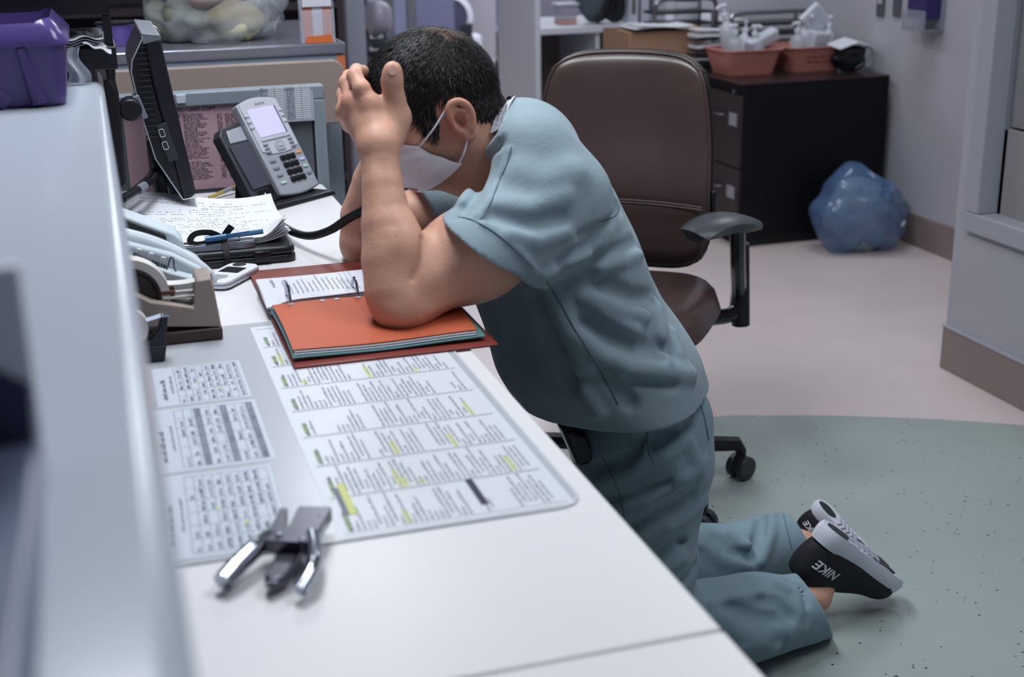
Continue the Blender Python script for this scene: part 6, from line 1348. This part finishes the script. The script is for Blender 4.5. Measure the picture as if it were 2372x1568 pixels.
# ---- scrubs: top
def cloth_mat(name, c, k=1.0):
    m = M(name, c, 0.78, sheen=0.12); nt = m.node_tree; b = nt.nodes['Principled BSDF']; tc = nt.nodes.new('ShaderNodeTexCoord')
    n1 = nt.nodes.new('ShaderNodeTexNoise'); n1.inputs['Scale'].default_value = 14; n1.inputs['Detail'].default_value = 6; nt.links.new(tc.outputs['Object'], n1.inputs['Vector'])
    nt.links.new(mixc(nt, n1.outputs['Fac'], lin([v * 0.94 for v in c]), lin([min(255, v * 1.05) for v in c])), b.inputs['Base Color'])
    n2 = nt.nodes.new('ShaderNodeTexNoise'); n2.inputs['Scale'].default_value = 55; n2.inputs['Detail'].default_value = 3; n2.inputs['Distortion'].default_value = 0.6; nt.links.new(tc.outputs['Object'], n2.inputs['Vector'])
    n3 = nt.nodes.new('ShaderNodeTexNoise'); n3.inputs['Scale'].default_value = 1400; nt.links.new(tc.outputs['Object'], n3.inputs['Vector'])
    b1 = nt.nodes.new('ShaderNodeBump'); b1.inputs['Strength'].default_value = 0.16 * k; b1.inputs['Distance'].default_value = 0.006; nt.links.new(n2.outputs['Fac'], b1.inputs['Height'])
    b2 = nt.nodes.new('ShaderNodeBump'); b2.inputs['Strength'].default_value = 0.10; b2.inputs['Distance'].default_value = 0.001; nt.links.new(n3.outputs['Fac'], b2.inputs['Height']); nt.links.new(b1.outputs['Normal'], b2.inputs['Normal']); nt.links.new(b2.outputs['Normal'], b.inputs['Normal'])
    return m
M_SCR = cloth_mat('scrub cotton', (136, 155, 165)); M_PNT = cloth_mat('scrub trousers cotton', (120, 143, 154))
M_THR = M('seam thread', (98, 118, 128), 0.8)  # thread colour a little darker than the scrub cloth
YM = 2.045
def smax(a, b, k): h = np.maximum(k - np.abs(a - b), 0) / k; return np.maximum(a, b) + h * h * k * 0.25
def cut_cone(Fd, a, b, ra, rb, p, n, k=0.04, hollow=0.011, deep=0.028, sy=1.0, ym=0.0):
    """tube of cloth ending in an open hem on the plane (p, n)"""
    t = Field(); t.cone(a, b, ra, rb, sy=sy, ym=ym); fn, lo, hi = t.ops[0][0], t.ops[0][1], t.ops[0][2]; p = np.array(p, float); n = nrm(n)
    pl = lambda x, y, z: (x - p[0]) * n[0] + (y - p[1]) * n[1] + (z - p[2]) * n[2]
    Fd.add(lambda x, y, z: smax(fn(x, y, z), pl(x, y, z), 0.003), lo, hi, 'u', k)
    return (lambda x, y, z: np.maximum(fn(x, y, z) + hollow, -(pl(x, y, z) + deep)), lo, hi)
H = Field()
TS = [PY(1210, 345, YM), PY(1250, 488, YM), PY(1290, 635, YM), PY(1345, 785, YM), PY(1418, 895, YM), PY(1450, 985, YM)]
H.chain(list(zip(TS, (0.074, 0.114, 0.129, 0.138, 0.142, 0.156))), 0.05, sy=0.68, ym=YM)
H.cone(PY(1235, 350, 1.90), PY(1212, 335, 2.19), 0.062, 0.062, 0.05)                     # yoke
hA, hB = PY(1612, 884, 1.97), PY(1384, 978, 1.90)                                        # lower hem
hn = np.cross(hB - hA, np.array((0.05, 1.0, 0.0))); hn = hn if hn[2] < 0 else -hn
H.plane(hA, hn, 0.004)
cA, cB, cC = PY(1190, 215, YM), PY(1140, 330, 1.955), PY(1068, 450, YM)                  # collar line
cn = nrm(np.cross(cB - cA, cC - cA)); cn = cn if cn @ (OH - cA) > 0 else -cn
TORSO = Field(); TORSO.ops = list(H.ops)
H.plane(cA, cn, 0.004)
NECKC = [(hp(-0.035, 0, -0.05), 0.066), (NB + np.array((0.01, 0, -0.01)), 0.072)]
HEM_A, HEM_B = PY(1036, 508, 1.82), PY(1242, 648, 1.82)
slc = (HEM_A + HEM_B) / 2
n_ = np.cross(HEM_B - HEM_A, np.array((0.12, 1.0, 0.1))); n_ = n_ if n_ @ (En - Sn) > 0 else -n_
cav = [cut_cone(H, Sn + np.array((0.01, 0.0, -0.004)), slc + nrm(slc - Sn) * 0.06 + np.array((0, 0.02, 0)), 0.088, 0.080, HEM_A, n_, 0.045)]
cav.append(cut_cone(H, PY(1300, 500, 1.875), PY(1205, 612, 1.83), 0.066, 0.052, HEM_A, n_, 0.03))
FA_, FB_ = PY(957, 430, 2.25), PY(1010, 530, 2.25)
n2_ = np.cross(FB_ - FA_, np.array((0.0, 1.0, 0.0))); n2_ = n2_ if n2_ @ (Ef - Sf) > 0 else -n2_
cav.append(cut_cone(H, Sf, (FA_ + FB_) / 2 + nrm((FA_ + FB_) / 2 - Sf) * 0.05, 0.085, 0.074, FA_, n2_, 0.045))
H.disp(lambda x, y, z: 0.0022 * np.sin(31 * x + 17 * z + 9 * y) * np.sin(14 * z - 19 * y + 1.0) + 0.0016 * np.sin(47 * z + 22 * x - 15 * y + 2))
def foldpx(Fd, pix, w, amp, t0=1.2):
    p, ok = Fd.hit(pix, t0)
    if ok.all(): Fd.fold(p, w, amp)
H0 = Field(); H0.ops = list(H.ops)
for pix, w_, a_ in (
    ([(1335, 778), (1385, 822), (1450, 852), (1530, 858), (1598, 868)], 0.016, 0.010), ([(1365, 740), (1420, 782), (1480, 808), (1545, 806)], 0.016, -0.010),
    ([(1370, 690), (1430, 720), (1500, 735)], 0.014, 0.007), ([(1350, 690), (1400, 730), (1470, 765)], 0.012, 0.006), ([(1400, 660), (1460, 690), (1520, 690)], 0.016, -0.006),
    ([(1520, 690), (1535, 760), (1545, 840)], 0.010, 0.007), ([(1500, 700), (1515, 770), (1530, 830)], 0.012, -0.005), ([(1560, 770), (1575, 820), (1590, 860)], 0.010, 0.006),
    ([(1434, 476), (1426, 508), (1395, 528), (1350, 548)], 0.010, -0.012), ([(1440, 470), (1445, 520), (1425, 560), (1390, 590)], 0.012, 0.007), ([(1300, 612), (1360, 570), (1410, 530)], 0.014, -0.009),
    ([(1262, 640), (1310, 610), (1360, 590)], 0.012, 0.006), ([(1380, 600), (1430, 580), (1470, 560)], 0.012, -0.005), ([(1390, 620), (1440, 605), (1480, 590)], 0.012, 0.006),
    ([(1130, 330), (1095, 400), (1075, 470)], 0.012, 0.008), ([(1160, 330), (1125, 395), (1100, 450), (1062, 500)], 0.010, -0.006), ([(1180, 350), (1150, 420), (1110, 500)], 0.007, 0.004),
    ([(1200, 400), (1260, 420), (1330, 400)], 0.03, 0.006), ([(1150, 470), (1230, 480), (1310, 455)], 0.018, 0.005), ([(1140, 500), (1220, 520), (1300, 505)], 0.014, -0.005), ([(1180, 545), (1250, 560), (1310, 540)], 0.014, 0.005), ([(1120, 520), (1200, 580), (1240, 630)], 0.008, 0.003),
    ([(1280, 690), (1310, 760), (1350, 840)], 0.02, 0.008), ([(1240, 700), (1280, 790), (1330, 880)], 0.02, -0.008), ([(1310, 830), (1350, 900), (1385, 955)], 0.014, 0.006), ([(1400, 860), (1440, 905), (1460, 935)], 0.012, -0.008), ([(1420, 840), (1470, 880), (1560, 890)], 0.010, -0.006)):
    p, ok = H0.hit(pix)
    if ok.all(): H.fold(p, w_ * 0.80, a_ * 2.3)
HF = Field(); HF.ops = list(H.ops)               # used to place seams
for fn, lo, hi in cav: H.add(fn, lo, hi, 's', 0.003)
H.chain(NECKC, 0.004, mode='s')
shirt = field_mesh('scrub_top', H, (0.38, 1.66, 0.40), (1.10, 2.44, 1.12), 0.0034, M_SCR, man, ORG)
c0_ = (cA + cC) / 2; e1_ = nrm(cA - cC); e2_ = np.cross(cn, e1_); lp_ = []
for k in range(48):
    a = 2 * PI * k / 48; d_ = e1_ * math.cos(a) + e2_ * math.sin(a); r_ = 0.02 + 0.0015 * np.arange(150); v_ = TORSO.pts(c0_ + d_ * r_[:, None]); ins_ = np.where(v_ < 0)[0]
    if len(ins_): lp_.append(c0_ + d_ * r_[ins_[-1]] - cn * 0.004)
if len(lp_) > 24: MB().tube([q - ORG for q in lp_], 0.0080, 8, close=True).build('neckband', M_SCR, man, smooth=180)
def seam(Fd, pix, r, name, parent, mat=M_THR, lift=0.0006):
    pix = [(q[0], q[1]) for q in spline([np.array((a, b, 0.0)) for a, b in pix], 7)]; p, ok = Fd.hit(pix)
    if ok.all(): return MB().tube([q - ORG + nrm(CAM - q) * lift for q in p], r, 5).build(name, mat, parent)
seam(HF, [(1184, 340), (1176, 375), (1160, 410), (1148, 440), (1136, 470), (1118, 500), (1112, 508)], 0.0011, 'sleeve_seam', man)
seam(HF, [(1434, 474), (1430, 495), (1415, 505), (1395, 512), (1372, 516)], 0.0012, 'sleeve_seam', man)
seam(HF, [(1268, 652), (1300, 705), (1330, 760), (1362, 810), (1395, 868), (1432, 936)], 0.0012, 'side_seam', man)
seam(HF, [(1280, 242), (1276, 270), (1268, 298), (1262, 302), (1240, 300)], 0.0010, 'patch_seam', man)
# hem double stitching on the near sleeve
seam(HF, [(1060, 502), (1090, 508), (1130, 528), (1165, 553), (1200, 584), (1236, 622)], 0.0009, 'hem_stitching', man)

# ---- scrubs: trousers
Tr = Field()
PV = [PY(1425, 900, YM), PY(1468, 965, YM), PY(1490, 1045, YM)]
Tr.chain(list(zip(PV, (0.100, 0.114, 0.106))), 0.04, sy=0.68, ym=YM)
Kn2, Kf2 = Kn + np.array((0, 0, 0.006)), Kf + np.array((0, 0, 0.006))
Tr.cone(PY(1478, 1025, 1.965), np.array((0.845, 1.955, 0.13)), 0.112, 0.088, 0.05); Tr.cone(PY(1465, 1010, 2.13), np.array((0.88, 2.165, 0.13)), 0.105, 0.085, 0.05)
HN_, HFt = PY(1880, 1404, 1.992), PY(1843, 1254, 2.222)
hna, hnb = PY(1846, 1330, 1.99), PY(1915, 1465, 1.985)
nN = np.cross(hnb - hna, np.array((0.10, 1.0, 0.0))); nN = nN if nN[0] > 0 else -nN
hfa, hfb = PY(1826, 1186, 2.22), PY(1862, 1330, 2.22)
nF = np.cross(hfb - hfa, np.array((0.05, 1.0, 0.0))); nF = nF if nF[0] > 0 else -nF
mN = HN_ * 0.35 + np.array((1.00, 1.965, 0.084)) * 0.65
Tr.chain([(np.array((0.845, 1.955, 0.10)), 0.092), (np.array((1.00, 1.965, 0.086)), 0.078), (mN, 0.072)], 0.04)
cav2 = [cut_cone(Tr, mN, HN_ + nrm(HN_ - Kn) * 0.06, 0.072, 0.064, PY(1888, 1400, 1.99), nN, 0.04)]
Tr.chain([(np.array((0.88, 2.165, 0.10)), 0.092), (np.array((1.06, 2.18, 0.086)), 0.076)], 0.04)
cav2.append(cut_cone(Tr, np.array((1.06, 2.18, 0.086)), HFt + nrm(HFt - Kf) * 0.06, 0.076, 0.064, PY(1846, 1258, 2.22), nF, 0.04))
Tr.disp(lambda x, y, z: 0.0024 * np.sin(37 * x + 21 * z + 9 * y) * np.sin(18 * z - 23 * y + 1.0) + 0.0014 * np.sin(61 * z + 32 * x - 15 * y + 2))
T0 = Field(); T0.ops = list(Tr.ops)
for pix, w_, a_ in (
    ([(1385, 1120), (1460, 1095), (1540, 1055), (1590, 1020)], 0.012, 0.008), ([(1380, 1085), (1450, 1062), (1530, 1015)], 0.011, -0.007), ([(1400, 1160), (1470, 1150), (1545, 1120)], 0.011, -0.007),
    ([(1430, 1190), (1500, 1160), (1580, 1110), (1630, 1070)], 0.013, 0.008), ([(1450, 1230), (1530, 1190), (1600, 1150)], 0.012, -0.008), ([(1470, 1262), (1550, 1220), (1630, 1160)], 0.013, 0.008),
    ([(1500, 1300), (1570, 1255), (1625, 1215)], 0.012, -0.007), ([(1520, 1330), (1580, 1295), (1620, 1260)], 0.011, 0.007), ([(1560, 1360), (1595, 1340), (1612, 1310)], 0.010, -0.007),
    ([(1500, 1020), (1490, 1060), (1470, 1090)], 0.010, 0.006), ([(1560, 980), (1600, 1040), (1625, 1100)], 0.014, 0.004), ([(1470, 1000), (1540, 985), (1600, 960)], 0.012, 0.005), ([(1460, 1020), (1530, 1010), (1590, 990)], 0.010, -0.005), ([(1420, 985), (1500, 960), (1580, 925)], 0.012, 0.004),
    ([(1690, 1405), (1740, 1425), (1800, 1430)], 0.014, -0.008), ([(1670, 1430), (1720, 1470), (1790, 1500)], 0.018, 0.007), ([(1830, 1345), (1862, 1365), (1868, 1395)], 0.010, -0.010), ([(1800, 1350), (1840, 1370), (1850, 1420), (1830, 1470)], 0.014, 0.008), ([(1760, 1390), (1800, 1395), (1830, 1430)], 0.012, -0.007), ([(1720, 1500), (1790, 1465), (1860, 1455)], 0.014, 0.006), ([(1650, 1400), (1700, 1385), (1760, 1375)], 0.012, 0.006),
    ([(1765, 1200), (1760, 1240), (1740, 1290)], 0.013, -0.012), ([(1785, 1195), (1785, 1240), (1765, 1300)], 0.012, 0.007), ([(1660, 1245), (1690, 1275), (1730, 1290)], 0.013, -0.007), ([(1690, 1235), (1715, 1260), (1740, 1265)], 0.010, 0.008), ([(1630, 1270), (1670, 1300), (1730, 1310)], 0.014, 0.006)):
    p, ok = T0.hit(pix)
    if ok.all(): Tr.fold(p, w_ * 0.85, a_ * 1.9)
Tr.plane(np.array((1.0, 2.05, 0.0025)), (0, 0, -1), 0.004)
TF = Field(); TF.ops = list(Tr.ops)
for fn, lo, hi in cav2: Tr.add(fn, lo, hi, 's', 0.003)
trs = field_mesh('scrub_trousers', Tr, (0.62, 1.72, -0.006), (1.46, 2.42, 0.74), 0.0038, M_PNT, man, ORG)
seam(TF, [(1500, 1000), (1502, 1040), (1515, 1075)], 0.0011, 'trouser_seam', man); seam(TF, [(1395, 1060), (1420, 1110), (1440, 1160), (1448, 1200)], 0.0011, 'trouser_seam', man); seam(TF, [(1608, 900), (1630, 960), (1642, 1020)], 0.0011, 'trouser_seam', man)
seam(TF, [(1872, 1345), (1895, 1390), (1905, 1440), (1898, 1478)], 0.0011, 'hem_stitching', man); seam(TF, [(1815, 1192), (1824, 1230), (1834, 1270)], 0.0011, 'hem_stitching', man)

# ---- surgical mask
M_MASK = M('mask fabric', (222, 226, 238), 0.75)
def mask_pt(u, v):
    ph_ = (2 * u - 1) * 1.42; c = math.cos(ph_); s = math.sin(ph_); e_ = abs(2 * u - 1)
    ut = 0.004 * (1 - e_ ** 2) - 0.016 * e_ ** 2; ub = -0.098 * (1 - e_ ** 2.2) - 0.066 * e_ ** 2.2
    uu = ut + (ub - ut) * v
    fz_ = 0.104 + 0.018 * math.sin(PI * min(1, v * 1.15)) - 0.020 * max(0, v - 0.72) / 0.28
    fe_ = 0.054 - 0.062 * v; fz_ = fe_ + (fz_ - fe_) * max(0, c) ** 0.85
    pl = 0.0026 * math.sin(v * 2 * PI * 4) * (1 - e_ ** 4) + 0.0035 * math.sin(16 * u + 9 * v) * v * (1 - e_ ** 4) + 0.003 * math.sin(5 * u - 11 * v) * v
    return hp(fz_ + pl, (0.068 + 0.012 * v) * s * (1 - 0.22 * v * (1 - e_)) , uu) - ORG
MB().sheet(mask_pt, 40, 28, 0.0012).build('face_mask', M_MASK, man, smooth=80)
for u in (0.0, 1.0):
    s = 1 if (mask_pt(u, 0.5) + ORG - OH) @ LT > 0 else -1
    e0 = hp(0.010, 0.084 * s, 0.020); e1 = hp(-0.008, 0.083 * s, -0.036)
    MB().tube(spline([mask_pt(u, 0.04), (mask_pt(u, 0.04) + e0 - ORG) / 2 + LT * s * 0.006, e0 - ORG, hp(-0.004, 0.086 * s, 0.032) - ORG, hp(-0.016, 0.080 * s, 0.02) - ORG], 5), 0.0016, 6).build('ear_loop', M_MASK, man)
    MB().tube(spline([mask_pt(u, 0.96), (mask_pt(u, 0.96) + e1 - ORG) / 2 + LT * s * 0.004, e1 - ORG, hp(-0.020, 0.080 * s, -0.02) - ORG], 5), 0.0016, 6).build('ear_loop', M_MASK, man)
# ---- lanyard round the neck, handset, belt pouch
ly = [PY(1150, 303, 1.965), PY(1158, 275, 1.975), PY(1167, 250, 1.995), PY(1178, 232, 2.03), PY(1182, 228, 2.07)]
lyr = MB(); Pl = spline([q - ORG for q in ly], 6); wl_ = np.array((0.0085, -0.004, 0.004))
lyr.sheet(lambda u, v: Pl[min(len(Pl) - 1, int(round(u * (len(Pl) - 1))))] + wl_ * (2 * v - 1), len(Pl) - 1, 1, 0.001); lyr.build('lanyard', M('white lanyard', (206, 208, 218), 0.6), man, smooth=80)
lx = nrm(Pl[14] - Pl[2]); f = frame(Pl[8] + np.array((-0.001, -0.0030, 0.001)), lx, -wl_)
text('T OF CRITICAL CARE', 0.0075, M_INK, man, f @ Matrix.Translation((0.0, 0.0025, 0.0)), 'lanyard_lettering'); text('PROGRAM', 0.0075, M_INK, man, f @ Matrix.Translation((0.006, -0.0045, 0.0)), 'lanyard_lettering')
MB().tube([Pl[-8] + (0.002, 0.0, 0.004), Pl[-1] + (0.004, 0, 0.002)], 0.004, 8).build('lanyard_clip', M_BLK, man)
hs0, hs1 = PY(944, 420, 2.13), PY(884, 318, 2.165)
hs = empty('phone_handset', hs0, label='black telephone handset held in the far hand below the mask', cat='handset'); dd = hs1 - hs0
MB().tube(spline([np.zeros(3), dd * 0.25 + (0.004, 0, 0.002), dd * 0.7, dd], 5), [0.016] * 4 + [0.0125] * 8 + [0.015] * 4, 12).build('grip', M_BLK, hs); MB().ball(np.array((-0.012, -0.004, 0.0)), (0.024, 0.020, 0.014)).build('mouthpiece', M_BLK, hs); MB().ball(dd, (0.022, 0.02, 0.02)).build('earpiece', M_BLK, hs)
hq_, okq = TF.hit([(1345, 1030)]); ypq = float(hq_[0][1]) - 0.012 if okq.all() else 1.88
pq = [PY(px, py, ypq) for px, py in ((1295, 985), (1352, 1000), (1378, 1062), (1335, 1078))]
pc = sum(pq) / 4; pl_ = MB(); vx = nrm(pq[1] - pq[0]); vy = nrm(pq[3] - pq[0]); vn = nrm(np.cross(vx, vy)); vn = vn if vn[1] < 0 else -vn
pl_.hull([q - ORG - vn * 0.022 for q in pq], [q - ORG + vn * 0.012 for q in pq]); pl_.build('belt_pouch', M_BLKG, man, bevel=0.007, bseg=3)
pr_ = MB(); pr_.hull([(q * 0.8 + pc * 0.2) - ORG + vn * 0.0122 for q in pq], [(q * 0.8 + pc * 0.2) - ORG + vn * 0.016 for q in pq]); pr_.build('pouch_flap', M_BLK, man, bevel=0.003)

# ---- running shoes
def shoe(heel, toe, upv, side, label, big):
    X_ = nrm(toe - heel); Z_ = nrm(np.array(upv) - X_ * (np.array(upv) @ X_)); Y_ = np.cross(Z_, X_); R_ = np.array([X_, Y_, Z_]); Ln = np.linalg.norm(toe - heel)
    e = MB(); sc_ = Ln / 0.285
    def wp(p): return heel + R_.T @ (np.array(p, float) * sc_) - ORG
    mw = Matrix.Identity(4)
    for i in range(3):
        for j, a in enumerate((X_, Y_, Z_)): mw[i][j] = a[i] * sc_
        mw[i][3] = (heel - ORG)[i]
    root = bpy.data.objects.new('shoe', None)
    U_ = Field()
    U_.ell((0.050, 0, 0.040), (0.050, 0.037, 0.062), None, 0.03); U_.ell((0.12, 0, 0.030), (0.075, 0.043, 0.060), None, 0.04); U_.ell((0.215, 0.0, 0.018), (0.068, 0.046, 0.040), None, 0.04); U_.cone((0.045, 0, 0.075), (0.085, 0, 0.085), 0.032, 0.033, 0.03)
    U_.plane((0, 0, 0.0), (0, 0, -1), 0.004); U_.cone((0.092, 0, 0.062), (0.104, 0, 0.16), 0.028, 0.040, 0.008, 's'); U_.plane((0.05, 0, 0.104), (-0.25, 0, 1), 0.006)
    D, l = U_.grid((-0.01, -0.06, -0.006), (0.30, 0.06, 0.13), 0.0032); V_, Q_ = nets(D, l, 0.0032)
    me = quad_mesh('shoe', V_, Q_); me.transform(mw)
    up_o = finish('shoe', me, M('black knit', (20, 21, 28), 0.7, bump=0.15, bscale=900), man, smooth=180); up_o['label'] = label
    def outline(k=1.0, n=40):
        pts = []
        for i in range(n):
            a = 2 * PI * i / n; x = 0.1425 - 0.146 * math.cos(a); t = (x + 0.0035) / 0.292
            wv_ = np.interp(t, [0, 0.04, 0.12, 0.3, 0.45, 0.62, 0.78, 0.9, 0.97, 1.0], [0.0, 0.022, 0.034, 0.034, 0.033, 0.041, 0.045, 0.037, 0.022, 0.0])
            pts.append((x, wv_ * (1 if math.sin(a) > 0 else -1) * k))
        return pts
    ol = outline(); sp_ = lambda x: 0.012 * max(0, (x - 0.2) / 0.09) ** 2
    so = MB(); n = len(ol)
    lv = [(1.0, 0.004), (1.06, -0.006), (1.08, -0.018), (1.0, -0.028)]
    vs = []
    for k_, z_ in lv:
        for x, y in ol: vs.append(wp((0.1425 + (x - 0.1425) * (1 + (k_ - 1) * 0.3), y * k_, z_ * (1.0 if x > 0.19 else 1.25 if x < 0.09 else 1.1) + sp_(x))))
    fs = [(k * n + i, k * n + (i + 1) % n, (k + 1) * n + (i + 1) % n, (k + 1) * n + i) for k in range(3) for i in range(n)] + [tuple(range(n))[::-1], tuple(range(3 * n, 4 * n))]
    sole = so.add(vs, fs).build('sole', M('white foam sole', (214, 216, 228), 0.5), up_o, smooth=50)
    M_TR = M('dark tread rubber', (44, 46, 54), 0.6, bump=0.8, bscale=260)
    for (xc, yc, lx_, ly_, z_) in ((0.040, 0.004, 0.036, 0.022, -0.0365), (0.205, 0.012, 0.045, 0.016, -0.029), (0.215, -0.018, 0.04, 0.014, -0.029)):
        pt_ = [(xc + lx_ * math.cos(a) * (1 - 0.15 * math.sin(2 * a)), yc + ly_ * math.sin(a)) for a in [2 * PI * k / 20 for k in range(20)]]
        MB().hull([wp((x, y, z_ + 0.004 + sp_(x))) for x, y in pt_], [wp((x, y, z_ + sp_(x))) for x, y in pt_]).build('tread_pad', M_TR, up_o, smooth=40)
    for k in range(5): MB().tube([wp((0.095 + 0.018 * k, -0.026, -0.0315)), wp((0.108 + 0.018 * k, 0.0, -0.0318)), wp((0.098 + 0.018 * k, 0.026, -0.0315))], 0.0035 * sc_, 6).build('sole_groove', M('sole grey', (140, 142, 156), 0.5), up_o)
    tcap = MB(); tcap.sheet(lambda u, v: wp((0.235 + 0.052 * math.sin(PI / 2 * (1 - abs(2 * u - 1))) * 0.98, 0.046 * (2 * u - 1) * (1 - 0.15 * v), 0.004 + 0.028 * v - 0.01 * (1 - abs(2 * u - 1)) * v)), 16, 4, 0.002); tcap.build('toe_guard', M_BLKG, up_o, smooth=60)
    # lettering on both flanks near the collar, laid on the surface
    for s in (1, -1):
        fm = frame((0.056, 0, 0.043), (1.0 if s < 0 else -1.0, 0, 0), (0, 0, 1.0))
        tm_ = text('NIKE', 0.030, M('reflective white', (214, 216, 224), 0.4), up_o, fm, 'shoe_lettering', shear=0.25, bold=0.0007)
        bm = bmesh.new(); bm.from_mesh(tm_.data); bmesh.ops.triangulate(bm, faces=bm.faces); bmesh.ops.subdivide_edges(bm, edges=bm.edges, cuts=1)
        Pv = np.array([v.co[:] for v in bm.verts]); ys = np.full(len(Pv), 0.07); go = np.ones(len(Pv), bool)
        for _ in range(140):
            d_ = U_.pts(np.stack([Pv[:, 0], ys * s, Pv[:, 2]], 1)); go &= d_ > 0.0012; ys = np.where(go, ys - np.clip(d_ * 0.5, 0.0002, 0.004), ys); ys = np.maximum(ys, 0.0)
        for v, y_ in zip(bm.verts, ys): v.co = Vector(wp((v.co.x, y_ * s, v.co.z)))
        bm.to_mesh(tm_.data); bm.free()
    lp = [wp(p) for p in ((0.118, 0.006, 0.088), (0.122, 0.02 * side, 0.105), (0.130, 0.035 * side, 0.132), (0.108, 0.03 * side, 0.142), (0.100, 0.012 * side, 0.118), (0.116, 0.004, 0.090))]
    MB().tube(spline(lp, 6), 0.0024, 7).build('lace_loop', M_BLK, up_o)
    for k in range(4): MB().tube([wp((0.105 + 0.022 * k, -0.020, 0.087 - 0.010 * k)), wp((0.110 + 0.022 * k, 0, 0.093 - 0.011 * k)), wp((0.105 + 0.022 * k, 0.020, 0.087 - 0.010 * k))], 0.0024, 6).build('lace', M_BLK, up_o)
    sk = MB(); sk.tube([wp((0.104, 0, 0.045)), wp((0.101, 0, 0.080)), wp((0.098, 0, 0.100))], [0.033 * sc_, 0.037 * sc_, 0.038 * sc_], 20, cap=False); sk.build('sock', M('grey sock', (70, 70, 80), 0.85, bump=0.3, bscale=700), up_o)
    return up_o
shoe(hN, tN, UPN, 1, 'black running shoe with a white sole, nearer foot', True)
shoe(hF, tF, UPF, 1, 'black running shoe with its tread turned up, farther foot', False)
